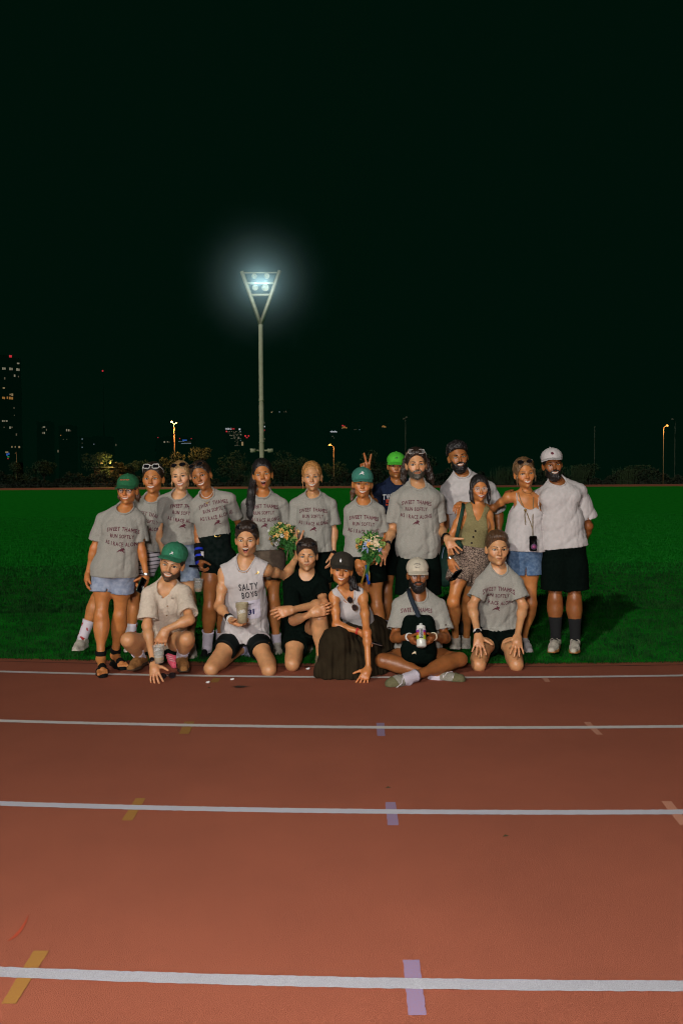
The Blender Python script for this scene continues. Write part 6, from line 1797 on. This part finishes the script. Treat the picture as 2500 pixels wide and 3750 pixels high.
def ont(x, y, off=.006):
    d = nrm(px('D', x, y, 1.0) - np.array([0, 0, CAMH])); best = None
    for bv in (bvS, bvT):
        h = bv.ray_cast(Vector((0, 0, CAMH)), Vector(d), 20)
        if h[0] is not None and (best is None or h[3] < best[1]): best = (np.array(h[0]), h[3])
    return best[0] - d * off if best is not None and best[0][1] < 7.0 else None
for chain in ([(778, 440), (776, 500), (795, 570), (822, 625), (838, 655), (860, 705), (885, 770), (903, 830), (905, 880)], [(905, 470), (912, 540), (908, 620), (905, 720), (904, 800), (906, 885)], [(838, 655), (832, 700), (836, 745), (842, 790)]):
    pts = [ont(*c_) for c_ in chain]; pts = [p_ for p_ in pts if p_ is not None]
    if len(pts) > 2: place(MB().tube(pts, .0040, 6).build('cord', cm), root)
k_ = ont(838, 656, .012)
if k_ is not None: place(MB().ball(k_, .011, nu=10, nv=6).build('toggle', M['gold']), root)

# pink running shoe lying behind the squatting man
p0 = px('A', 818, 1745, 6.34); root = empty('running_shoe', ground(615, 2420), 'pink and red striped running shoe behind the squatting man', 'shoe')
sp = [cone(px('A', 838, 1755, 6.40), px('A', 868, 1790, 6.36), .034, .040, k=.03), cone(px('A', 868, 1790, 6.36), px('A', 872, 1825, 6.30), .040, .030, k=.03)]
lo, hi = bounds(sp, .02); V, F = surface(lambda P: np.maximum(sdf(sp, P), .002 - P[:, 2]), lo, hi, .005); place(link('upper', np_mesh('upper', V, F), M['pinkshoe']), root)
pale = mat('pale_pink_strap', (.62, .22, .26), .7)
for t in (.1, .4, .7):
    c_ = px('A', 836 + 34 * t, 1750 + 62 * t, 6.345 - .05 * t); place(MB().tube([c_ + np.array([-.036, .0, .012]), c_ + np.array([0, -.028, .008]), c_ + np.array([.036, 0, -.012])], .0055, 6).build('stripe', pale), root)

# litter
for i, (x, y, lab) in enumerate(((761, 2502, 'white petal on the track in front of the kneeling man, left one'), (850, 2491, 'white petal on the track in front of the kneeling man, right one'), (1127, 2452, 'white scrap at the grass edge near the olive shoe'))):
    g0 = ground(x, y); mb = MB().ball(g0 + np.array([0, 0, .007]), (.016, .010, .007), nu=8, nv=5); mb.ball(g0 + np.array([.008, .004, .010]), (.009, .008, .006), nu=7, nv=4)
    prop(mb.build('petal', M['daisy']), lab, 'petal')
rs = np.random.RandomState(4); c0 = ground(880, 2514, .0075); V = [c0]
for k in range(36):
    a_ = 2 * math.pi * k / 36; rr = .028 + .025 * rs.rand() ** 2 + (.035 if k % 18 < 1 else 0); V.append(c0 + np.array([math.cos(a_) * rr, math.sin(a_) * rr * .8, 0]))
o = link('stain', np_mesh('stain', V, [(0, 1 + k, 1 + (k + 1) % 36) for k in range(36)], False), mat('spilt_drink', (.03, .016, .008), .5)); prop(o, kind='structure')
for x, y in ((1420, 2889), (1850, 3067), (765, 2522)):
    c0 = ground(x, y); mb = MB(); mb.add([c0 + np.array([-.014, 0, .004]), c0 + np.array([0, -.006, .008]), c0 + np.array([.016, .003, .005]), c0 + np.array([.001, .008, .010])], [(0, 1, 2, 3), (3, 2, 1, 0)])
    prop(mb.build('leaf', mat('dry_leaf', (.07, .05, .02), .9)), {1420: 'tiny dry leaf in the third lane beside the blue mark', 1850: 'tiny dry leaf in the near lane right of centre', 765: 'tiny dark leaf by the petals at left of the stain'}[x], 'leaf')
# ------------------------------------------------------------------ beyond the field
M['mast'] = mat('galvanised_steel', (.30, .31, .20), .7, (.35, .36, .24), 2.0, spec=.3)
M['flood'] = plain_emit('floodlight_glass', (.95, .96, 1.0), 7.0)
DM = 110.0
E_ = lambda x, y, d=DM: at(700 + x * .34014, 900 + y * .34014, d)
base = at(963, 1780, DM); base[2] = 0
root = empty('floodlight_mast', base, 'tall steel floodlight mast with a V-shaped head of four lit lamps', 'floodlight')
V0 = E_(748, 850)
place(MB().lathe([V0[0] + .0, DM, 0], [(.34, 0), (.34, 12), (.32, 12.02), (.31, V0[2])], (0, 0, 1), 20).build('pole', M['mast']), root)
for h in (.55, .30): 
    z = V0[2] * h; place(MB().lathe([V0[0], DM, z], [(.34, -.12), (.40, -.1), (.40, .1), (.34, .12)], (0, 0, 1), 20).build('collar', M['mast']), root)
zb = E_(755, 2205)[2]
for x in (-1, 1):
    mb = MB().tube([[V0[0] + x * .3, DM, zb], [V0[0] + x * 1.1, DM - .2, zb]], .12, 8); mb.box([V0[0] + x * 1.2, DM - .3, zb], (.7, .4, .5)); place(mb.build('bracket_lamp', M['mast']), root)
TL, TR_ = E_(545, 275), E_(955, 266)
for T_ in (TL, TR_):
    d = T_ - V0; mb = MB().tube([V0 - nrm(d) * .3, V0 + d * .5, T_], [.30, .29, .28], 4); place(mb.build('arm', M['mast']), root)
for y, r_ in ((290, .10), (403, .16), (530, .18)):
    z = E_(750, y)[2]; t = (z - V0[2]) / (TL[2] - V0[2]); a_ = V0 + (TL - V0) * t; b_ = V0 + (TR_ - V0) * ((z - V0[2]) / (TR_[2] - V0[2]))
    place(MB().tube([a_, b_], r_, 8).build('crossbar', M['mast']), root)
for (x, y, r_) in ((680, 327, .34), (815, 325, .36), (690, 450, .38), (798, 450, .46)):
    c_ = E_(x, y, DM - .4); ax_ = nrm([0, -1, -.45])
    h_ = place(MB().lathe(c_ - ax_ * .3, [(.05, -.1), (r_ * .8, 0), (r_, .25), (r_ * 1.06, .3), (r_ * 1.06, .34), (r_ * .98, .34)], ax_, 20).build('lamp_housing', M['mast']), root)
    place(MB().lathe(c_ - ax_ * .3, [(.001, .35), (r_ * .5, .35), (r_ * .98, .33)], ax_, 20).build('lamp_glass', M['flood']), h_)
LC = E_(748, 395)
lamp('POINT', 'mast_lamp_glow', E_(690, 400, DM - 3.5), (0, 0, 0), 420, (.86, .9, 1.0), shadow_soft_size=.35)
lamp('POINT', 'mast_lamp_glow', E_(805, 400, DM - 3.5), (0, 0, 0), 520, (.86, .9, 1.0), shadow_soft_size=.35)
# added mist ball standing in for lens bloom round the lamps
hz = MB().ball(LC + np.array([0, -1.0, 0]), 14, nu=64, nv=40); ho = hz.build('glow_mist', None)
hm = bpy.data.materials.new('lamp_glow_mist'); hm.use_nodes = True; nt = hm.node_tree; nt.nodes.remove(nt.nodes['Principled BSDF'])
pv = nt.nodes.new('ShaderNodeVolumePrincipled'); pv.inputs['Color'].default_value = (.58, .93, .93, 1); pv.inputs['Density'].default_value = .013; pv.inputs['Anisotropy'].default_value = 0
tc = nt.nodes.new('ShaderNodeNewGeometry'); vs = nt.nodes.new('ShaderNodeVectorMath'); vs.operation = 'DISTANCE'; vs.inputs[1].default_value = tuple(LC + np.array([0, -1.0, 0]))
mr = nt.nodes.new('ShaderNodeMapRange'); mr.inputs[1].default_value = 0; mr.inputs[2].default_value = 13.5; mr.inputs[3].default_value = 1; mr.inputs[4].default_value = 0
pw = nt.nodes.new('ShaderNodeMath'); pw.operation = 'POWER'; pw.inputs[1].default_value = 4.2; ml = nt.nodes.new('ShaderNodeMath'); ml.operation = 'MULTIPLY'; ml.inputs[1].default_value = .105
nt.links.new(tc.outputs['Position'], vs.inputs[0]); nt.links.new(vs.outputs['Value'], mr.inputs[0]); nt.links.new(mr.outputs[0], pw.inputs[0]); nt.links.new(pw.outputs[0], ml.inputs[0]); nt.links.new(ml.outputs[0], pv.inputs['Density'])
nt.links.new(pv.outputs[0], nt.nodes['Material Output'].inputs['Volume']); ho.data.materials.append(hm); prop(ho, 'added mist ball giving the glow round the floodlights', 'glow_mist', kind='stuff')

# street lamps
M['lampo'] = plain_emit('warm_lamp', (1.0, .62, .26), 1.1); M['lampw'] = plain_emit('pale_lamp', (1.0, .85, .55), .8)
M['polew'] = mat('lamp_pole', (.20, .12, .05), .7); M['poled'] = mat('dark_pole', (.05, .06, .04), .7)
def street_lamp(label, x, ytop, D, heads, m, lm, light=0, r=.09, col=(1, .55, .2)):
    b_ = at(x, ytop, D); t_ = b_.copy(); b_[2] = 0; root = empty('street_lamp', b_, label, 'street lamp')
    place(MB().tube([b_, (b_ + t_) / 2, t_], [r * 1.3, r, r * .8], 8).build('pole', m), root)
    for hx, hy, hr in heads:
        h_ = at(hx, hy, D); mb = MB().tube([t_, (t_ + h_) / 2 + np.array([0, 0, .12]), h_ + np.array([0, 0, .25])], r * .6, 6); place(mb.build('lamp_arm', m), root)
        hd = place(MB().lathe(h_, [(.001, hr * 1.25), (hr * .6, hr * 1.15), (hr * 1.1, hr * .4), (hr * 1.15, 0), (hr * .9, -.05)], (0, 0, 1), 14).build('lamp_head', m), root)
        if lm: place(MB().ball(h_ + np.array([0, 0, -.05]), (hr, hr, hr * .7), nu=12, nv=8).build('lamp_globe', lm), hd)
    if light: lamp('POINT', 'street_light', at(heads[0][0], heads[0][1], D - 2), (0, 0, 0), light, col, shadow_soft_size=.4)
    return root
street_lamp('double-headed street lamp glowing orange above the yellow-lit trees', 638, 1556, 262, [(629, 1546, .42), (646, 1551, .42)], M['polew'], M['lampo'], 26000)
street_lamp('low street lamp with a single orange globe right of the floodlight mast', 1221, 1634, 262, [(1208, 1631, .42)], M['polew'], M['lampo'], 3000)
street_lamp('unlit pale double-headed lamp post behind the man in the neon cap', 1484, 1538, 230, [(1479, 1536, .35), (1488, 1530, .35)], M['poled'], None)
street_lamp('orange-lit street lamp near the right edge of the picture', 2428, 1566, 250, [(2441, 1561, .45)], M['polew'], M['lampw'], 2500)
street_lamp('distant street lamp whose head glows at the far right edge', 2470, 1543, 290, [(2460, 1537, .45)], M['poled'], M['lampw'], 0)
street_lamp('small orange-lit lamp post at the far left under the tower', 61, 1655, 262, [(58, 1661, .22)], M['polew'], M['lampo'], 0)
street_lamp('small pale lamp post standing far behind the man at the right end', 2176, 1560, 262, [(2175, 1679, .16)], M['poled'], M['lampw'], 0)

# trees and bushes along the far side
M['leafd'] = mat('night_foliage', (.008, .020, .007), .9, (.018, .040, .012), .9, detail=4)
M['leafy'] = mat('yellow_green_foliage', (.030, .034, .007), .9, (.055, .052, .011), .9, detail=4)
M['bark'] = mat('bark', (.014, .011, .008), .9, (.022, .018, .012), 6)
def tree(label, x, ytop, D, wpx, m, seed, n=1500, kind='tree', ls=.34):
    rs = np.random.RandomState(seed); top = at(x, ytop, D); H = top[2]; b_ = np.array([top[0], D, 0]); Wd = wpx * D / FPX
    root = empty(kind, b_, label, kind); mb = MB()
    mb.tube([b_, b_ + np.array([.2, 0, H * .35]), b_ + np.array([-.1, 0, H * .75])], [.22, .16, .05], 7)
    blobs = []
    for k in range(9):
        a_ = rs.uniform(0, 2 * math.pi); rr = rs.uniform(.1, .42) * Wd; hh = rs.uniform(.30, .86) * H
        e = b_ + np.array([math.cos(a_) * rr * (1.15 - .5 * hh / H), math.sin(a_) * rr * .6, hh]); s_ = b_ + np.array([0, 0, hh * .55])
        mb.tube([s_, (s_ + e) / 2 + np.array([0, 0, .2]), e], [.09, .05, .02], 5); blobs.append((e, rs.uniform(.14, .26) * Wd))
    place(mb.build('trunk', M['bark']), root)
    V = []; F = []
    C_ = []; 
    for k in range(n):
        e, r_ = blobs[rs.randint(len(blobs))]; d = nrm(rs.normal(size=3)); C_.append(e + d * r_ * rs.uniform(.3, 1.0) ** .6 * np.array([1, .8, .72]))
    C_ = np.array(C_); C_[:, 2] = np.clip(C_[:, 2], .2, H)
    A = rs.normal(size=(n, 3)); A /= np.linalg.norm(A, axis=1)[:, None]; B = np.cross(A, rs.normal(size=(n, 3))); B /= np.linalg.norm(B, axis=1)[:, None]
    s_ = ls * rs.uniform(.5, 1.2, n)[:, None]
    V = np.stack([C_ - A * s_, C_ + B * s_ * .5, C_ + A * s_, C_ - B * s_ * .5], 1).reshape(-1, 3); V[:, 2] = np.maximum(V[:, 2], .05); i = np.arange(n) * 4
    place(link('crown', np_mesh('crown', V, np.stack([i, i + 1, i + 2, i + 3], -1), False), m), root); return root
D0 = 262
for i, a in enumerate((
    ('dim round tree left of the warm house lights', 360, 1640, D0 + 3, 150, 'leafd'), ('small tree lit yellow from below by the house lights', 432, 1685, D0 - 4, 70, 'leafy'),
    ('slim dim tree behind the woman with white sunglasses', 490, 1668, D0, 90, 'leafd'), ('dim bush right of the slim tree in the tree line', 545, 1672, D0 + 2, 90, 'leafd'),
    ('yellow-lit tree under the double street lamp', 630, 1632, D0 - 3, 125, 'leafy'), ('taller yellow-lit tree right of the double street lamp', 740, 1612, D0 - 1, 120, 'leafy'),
    ('dark tree directly left of the floodlight mast', 850, 1652, D0 + 2, 150, 'leafd'), ('dark rounded tree just right of the floodlight mast', 1035, 1650, D0, 170, 'leafd'),
    ('low dark bush above the ginger blonde woman', 1120, 1662, D0 + 4, 120, 'leafd'), ('dark shrub at the foot of the single orange lamp', 1215, 1690, D0 + 5, 110, 'leafd'),
    ('dark tree above the woman in the teal cap', 1370, 1648, D0, 150, 'leafd'), ('dim tree behind the tall bearded man', 1560, 1658, D0, 110, 'leafd'),
    ('low dim bush at the left edge of the tree line', 70, 1685, D0, 120, 'leafd'), ('low dim bush second from the left edge', 160, 1684, D0 + 3, 130, 'leafd'),
    ('low dark bush left of the far lamp post on the right', 2140, 1700, D0, 130, 'leafd'), ('low dark bush behind the man in the white cap', 2010, 1705, D0, 120, 'leafd'), ('low dark bush by the right-hand street lamp', 2330, 1705, D0 + 2, 150, 'leafd'))):
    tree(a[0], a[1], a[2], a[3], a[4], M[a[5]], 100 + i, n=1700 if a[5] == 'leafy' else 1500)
# reed-like clumps nearer the far track
def reeds(label, x, D, wpx, hpx, seed, n=260):
    rs = np.random.RandomState(seed); b_ = at(x, 1760, D); b_[2] = 0; Wd = wpx * D / FPX; H = hpx * D / FPX; V = []; F = []
    for k in range(n):
        p0 = b_ + np.array([rs.normal() * Wd * .28, rs.normal() * 1.0, 0]); h = H * rs.uniform(.4, 1.0); l = rs.normal(size=2) * h * .18; w = .05; j = len(V)
        V += [p0 + [-w, 0, 0], p0 + [w, 0, 0], p0 + [l[0] * .5 + w, l[1] * .5, h * .6], p0 + [l[0] * .5 - w, l[1] * .5, h * .6], p0 + [l[0], l[1], h]]; F += [(j, j + 1, j + 2), (j, j + 2, j + 3), (j + 3, j + 2, j + 4)]
    prop(link('tall_grass', np_mesh('tall_grass', V, F, False), M['leafd']), label, 'tall grass')
for i, (x, w, h, lab) in enumerate(((1845, 70, 75, 'pale reedy clump between the curly-haired man and the woman in white'), (2120, 60, 80, 'thin reedy clump beyond the right end of the group'), (2290, 60, 70, 'reedy clump far right before the street lamp'), (930, 60, 60, 'reedy clump at the foot of the floodlight mast'))):
    reeds(lab, x, 256, w, h, 300 + i)
# hedge that closes the field behind the far track
rs = np.random.RandomState(77); n = 26000
C_ = np.stack([rs.uniform(-125, 125, n), 257 + rs.normal(size=n) * .8, rs.rand(n) ** .8], -1)
C_[:, 2] *= 3.3 + 1.2 * np.sin(C_[:, 0] * .21) + .8 * np.sin(C_[:, 0] * .57 + 1) + .5 * np.sin(C_[:, 0] * 1.7)
A = rs.normal(size=(n, 3)); A /= np.linalg.norm(A, axis=1)[:, None]; B = np.cross(A, rs.normal(size=(n, 3))); B /= np.linalg.norm(B, axis=1)[:, None]; s_ = .42 * rs.uniform(.5, 1.2, n)[:, None]
V = np.stack([C_ - A * s_, C_ + B * s_ * .5, C_ + A * s_, C_ - B * s_ * .5], 1).reshape(-1, 3); V[:, 2] = np.maximum(V[:, 2], .02); i = np.arange(n) * 4
prop(link('hedge', np_mesh('hedge', V, np.stack([i, i + 1, i + 2, i + 3], -1), False), mat('dark_hedge', (.004, .011, .005), .95, (.009, .021, .008), .8)), 'long dark hedge running behind the far track', 'hedge')
# low fence beyond the far track
root = empty('boundary_fence', (0, 251, 0), 'low dark rail fence running behind the far track', 'fence')
fm = mat('fence_rail', (.02, .025, .02), .9)
place(MB().tube([(-130, 251, 1.15), (0, 251, 1.15), (130, 251, 1.15)], .05, 5).build('rail', fm), root); place(MB().tube([(-130, 251, .6), (0, 251, .6), (130, 251, .6)], .04, 5).build('rail', fm), root)
mb = MB()
for k in range(66): mb.box((-130 + 4 * k, 251, .6), (.08, .08, 1.2))
po = place(mb.build('posts', fm, smooth=False), root); po['kind'] = 'stuff'

# buildings: dark blocks with the windows that are lit
M['wall'] = mat('dark_facade', (.0008, .0130, .0075), 1.0, spec=0.0)
def wmat(c, s): return plain_emit('lit_window', c, s * .62)
WM = {'w': wmat((1.0, .90, .62), .30), 'y': wmat((1.0, .72, .35), .32), 'o': wmat((1.0, .46, .10), .42), 'r': wmat((1.0, .04, .06), .8), 'c': wmat((.65, .85, 1.0), .30), 'b': wmat((.05, .25, 1.0), .5), 'W': wmat((.9, .95, 1.0), .7), 'd': wmat((1.0, .85, .5), .12), 'g': wmat((.05, .8, .2), .3)}
def building(label, D, x0, x1, ytop, lights, name='tower_block', cat='building', depth=14):
    """lights: (x, y, w, h, key) in photo pixels"""
    a_, b_ = at(x0, ytop, D), at(x1, ytop, D); w = b_[0] - a_[0]; h = (a_[2] + b_[2]) / 2
    cx = (a_[0] + b_[0]) / 2; root = empty(name, (cx, D, 0), label, cat)
    an = math.atan2(cx, D); Rz = np.array([[math.cos(an), math.sin(an), 0], [-math.sin(an), math.cos(an), 0], [0, 0, 1]]); C_ = np.array([cx, D, 0.0]); n_ = Rz @ np.array([0, -1.0, 0]); w = w * math.cos(an)
    mb = MB().box(C_ + Rz @ np.array([0, depth / 2, h / 2]), (w, depth, h), Rz); mb.box(C_ + Rz @ np.array([w * .1, depth * .5, h + h * .012]), (w * .4, depth * .4, h * .024), Rz); place(mb.build('wall', M['wall'], smooth=False), root)
    for q in lights:
        x, y, ww, hh, k = q; d_ = at(x, y, 1.0) - np.array([0, 0, CAMH]); t_ = (n_ @ (C_ + n_ * .15 - np.array([0, 0, CAMH]))) / (n_ @ d_); c_ = np.array([0, 0, CAMH]) + d_ * t_; s_ = D / FPX
        f_ = place(MB().box(c_, (ww * s_, .3, hh * s_), Rz).build('window' if k != 'r' else 'warning_light', WM[k], smooth=False), root)
    return root
def L2(pts): return [(x * .5421, 1250 + y * .5421, w, h, k) for x, y, w, h, k in pts]
def L3(pts): return [(800 + x * .5421, 1450 + y * .5421, w, h, k) for x, y, w, h, k in pts]
building('dark residential tower at the left edge with scattered lit windows', 600, -60, 78, 1309, L2([(73, 101, 9, 8, 'r'), (125, 149, 8, 5, 'w'), (22, 184, 5, 8, 'w'), (35, 184, 5, 7, 'w'), (70, 186, 5, 9, 'w'), (83, 187, 4, 8, 'w'), (118, 190, 6, 9, 'w'), (130, 192, 4, 8, 'w'), (101, 232, 5, 8, 'w'), (127, 238, 3, 5, 'd'), (34, 250, 4, 8, 'd'), (28, 315, 7, 5, 'y'),
    (85, 361, 6, 9, 'y'), (71, 359, 4, 5, 'y'), (22, 381, 5, 7, 'o'), (32, 383, 4, 8, 'o'), (52, 381, 4, 8, 'o'), (69, 383, 6, 9, 'o'), (84, 385, 6, 8, 'o'), (97, 450, 3, 6, 'd'), (99, 500, 2, 4, 'd'), (20, 538, 4, 6, 'w'), (30, 538, 4, 5, 'w'), (47, 538, 6, 5, 'w'), (70, 583, 5, 8, 'w'), (83, 581, 4, 5, 'd'), (30, 581, 3, 4, 'd'), (113, 630, 4, 8, 'd'), (83, 713, 4, 6, 'y'), (105, 713, 3, 6, 'y'), (132, 714, 6, 7, 'y')]))
building('dark block with three small pale windows right of the left tower', 590, 135, 200, 1545, L2([(299, 579, 8, 4, 'w'), (316, 598, 3, 7, 'd'), (290, 619, 4, 7, 'd'), (301, 619, 4, 7, 'w'), (287, 585, 2, 3, 'd')]))
building('dark block with a pair of bright pale windows', 585, 215, 285, 1560, L2([(452, 600, 4, 8, 'w'), (466, 601, 5, 7, 'w'), (480, 605, 2, 3, 'd'), (412, 635, 3, 3, 'o'), (430, 662, 3, 2, 'd'), (453, 662, 3, 2, 'd'), (394, 742, 5, 9, 'd')]))
building('dark low block with small bluish points of light', 580, 292, 420, 1600, L2([(557, 660, 4, 4, 'c'), (557, 688, 2, 3, 'd'), (557, 716, 3, 4, 'c'), (636, 695, 3, 3, 'c'), (785, 700, 3, 8, 'd')]))
building('low dark hall with small blue lights at the far left edge', 575, -50, 48, 1648, L2([(48, 749, 10, 5, 'y'), (50, 765, 5, 8, 'b'), (62, 760, 4, 7, 'b'), (58, 780, 7, 5, 'g'), (56, 792, 4, 3, 'r')]), 'kiosk')
building('distant office block with a small blue sign and lit rows', 578, 570, 718, 1600, L2([(1068, 650, 3, 3, 'r'), (1112, 680, 5, 6, 'w'), (1133, 679, 4, 4, 'w'), (1144, 681, 3, 3, 'd'), (1215, 657, 3, 3, 'r'), (1293, 657, 3, 3, 'r'), (1248, 668, 16, 4, 'b')] + [(1208 + 8 * k, 676 + (k % 2), 2.5, 2, 'c') for k in range(5)] + [(1228 + 7.5 * k, 690, 3, 2.5, 'c') for k in range(9)] + [(1250 + 8 * k, 681, 2.5, 2, 'd') for k in range(6)]), 'office_block')
rs = np.random.RandomState(9)
wl = [(55 + 0, 240, 5, 5, 'r'), (143, 225, 6, 6, 'W'), (182, 270, 6, 5, 'r'), (204, 270, 5, 5, 'r'), (192, 282, 6, 3, 'r'), (162, 323, 7, 14, 'y'), (152, 262, 4, 3, 'w'), (135, 285, 4, 4, 'w'), (150, 300, 3, 3, 'c'), (150, 240, 3, 3, 'c')]
for r_ in range(11):
    y = 240 + 9.5 * r_; x_lo = 62 + 5.2 * r_
    for k in range(int((160 - x_lo) / 7)):
        if rs.rand() < (.55 if r_ < 6 else .25): wl.append((x_lo + 7 * k + rs.uniform(-1, 1), y + rs.uniform(-.6, .6), 2.6, 1.6, 'd' if rs.rand() < .7 else 'w'))
root = building('distant bank tower with lit white lettering and red emblem on its top', 572, 826, 892, 1567, L3(wl), 'office_tower')
P2, F2 = text2d('HSBC', 22 * 572 / FPX, 6.5 * 572 / FPX, bold=.03, sub=9); c_ = at(838, 1571, 571)
place(link('lit_sign', np_mesh('lit_sign', [(c_[0] + x, 569.5, c_[2] + y) for x, y in P2], F2, False), WM['W']), root)
c_ = at(855, 1571, 571); s_ = 572 / FPX
mb = MB()
for sx in (-1, 1): mb.add([(c_[0], 569.5, c_[2]), (c_[0] + sx * 4.5 * s_, 569.5, c_[2] + 3.2 * s_), (c_[0] + sx * 4.5 * s_, 569.5, c_[2] - 3.2 * s_)], [(0, 1, 2)])
place(mb.build('lit_emblem', WM['r'], smooth=False), root)
building('distant dark tower topped by a short bright white row', 572, 1195, 1250, 1565, L3([(758 + 7.5 * k, 241 + (2 if k % 2 else 0), 4, 3.5, 'W') for k in range(6)] + [(770, 273, 3.5, 3.5, 'd'), (780, 284, 2.5, 2.5, 'd'), (765, 235, 3, 2, 'c'), (785, 235, 3, 2, 'c')]), 'office_tower')
building('distant dark tower with orange crown lights and a red beacon', 566, 1245, 1290, 1553, L3([(838, 200, 5, 4, 'r'), (850, 204, 4, 3, 'r'), (838, 211, 3, 5, 'o'), (846, 213, 3, 6, 'o'), (854, 212, 3, 5, 'o'), (863, 215, 4, 5, 'o'), (835, 219, 3, 3, 'y')]), 'office_tower')
building('distant dark tower with a small orange lit top', 566, 1385, 1425, 1551, L3([(1106, 207, 3, 5, 'o'), (1113, 203, 3, 5, 'o'), (1120, 207, 4, 5, 'o'), (1127, 210, 3, 4, 'o'), (1116, 210, 4, 2.5, 'y')]), 'office_tower')
building('far dark slab with a faint row of pale points right of the mast', 560, 985, 1062, 1500, L3([(359, 110, 4, 4, 'y'), (366, 104, 2, 2, 'd'), (412, 108, 4, 3, 'c'), (444, 108, 2.5, 2, 'd'), (455, 104, 3, 3, 'd'), (458, 110, 2, 2, 'd')]), 'office_block')
building('dark narrow tower close to the floodlight pole with two beacons', 568, 962, 985, 1545, L3([(311, 207, 4.5, 4.5, 'W'), (310, 231, 4, 4, 'r'), (311, 290, 3.5, 3, 'y'), (310, 182, 2, 7, 'd')]), 'office_tower')
building('distant low dark block with a faint pair of points', 562, 1290, 1325, 1566, L3([(918, 228, 3, 2, 'd'), (930, 226, 2, 2, 'd'), (952, 228, 3, 2, 'c')]), 'office_block')
# crane with its warning light
c_ = at(378, 1359, 700); root = empty('radio_mast', (c_[0], 700, 0), 'thin unlit radio mast with a single red warning light at its top', 'mast')
place(MB().tube([(c_[0], 700, 0), (c_[0], 700, c_[2])], .25, 4).build('pole', M['wall']), root)
place(MB().ball((c_[0], 699, c_[2]), .75, nu=10, nv=6).build('warning_light', WM['r']), root)
# small house with warm lights among the trees
b_ = at(405, 1700, 268); root = empty('pavilion', (b_[0], 268, 0), 'low pavilion with warm orange lights seen between the trees', 'pavilion')
place(MB().box((b_[0], 271, 3.2), (11, 6, 6.4)).build('wall', mat('pavilion_wall', (.03, .02, .01), .9), smooth=False), root)
place(MB().box((b_[0], 270.6, 6.6), (12, 7.2, .4)).build('roof', M['poled'], smooth=False), root)
for x, r_, e in ((373, .35, 1.2), (404, .22, 1.3), (426, .55, 2.4)):
    c_ = at(x, 1697, 267.3); place(MB().ball(c_, (r_, .25, r_ * .8), nu=12, nv=8).build('wall_lamp', plain_emit('warm_wall_lamp', (1.0, .55, .12), e)), root)
lamp('POINT', 'pavilion_light', at(418, 1690, 264.5), (0, 0, 0), 5000, (1, .55, .15), shadow_soft_size=.3)
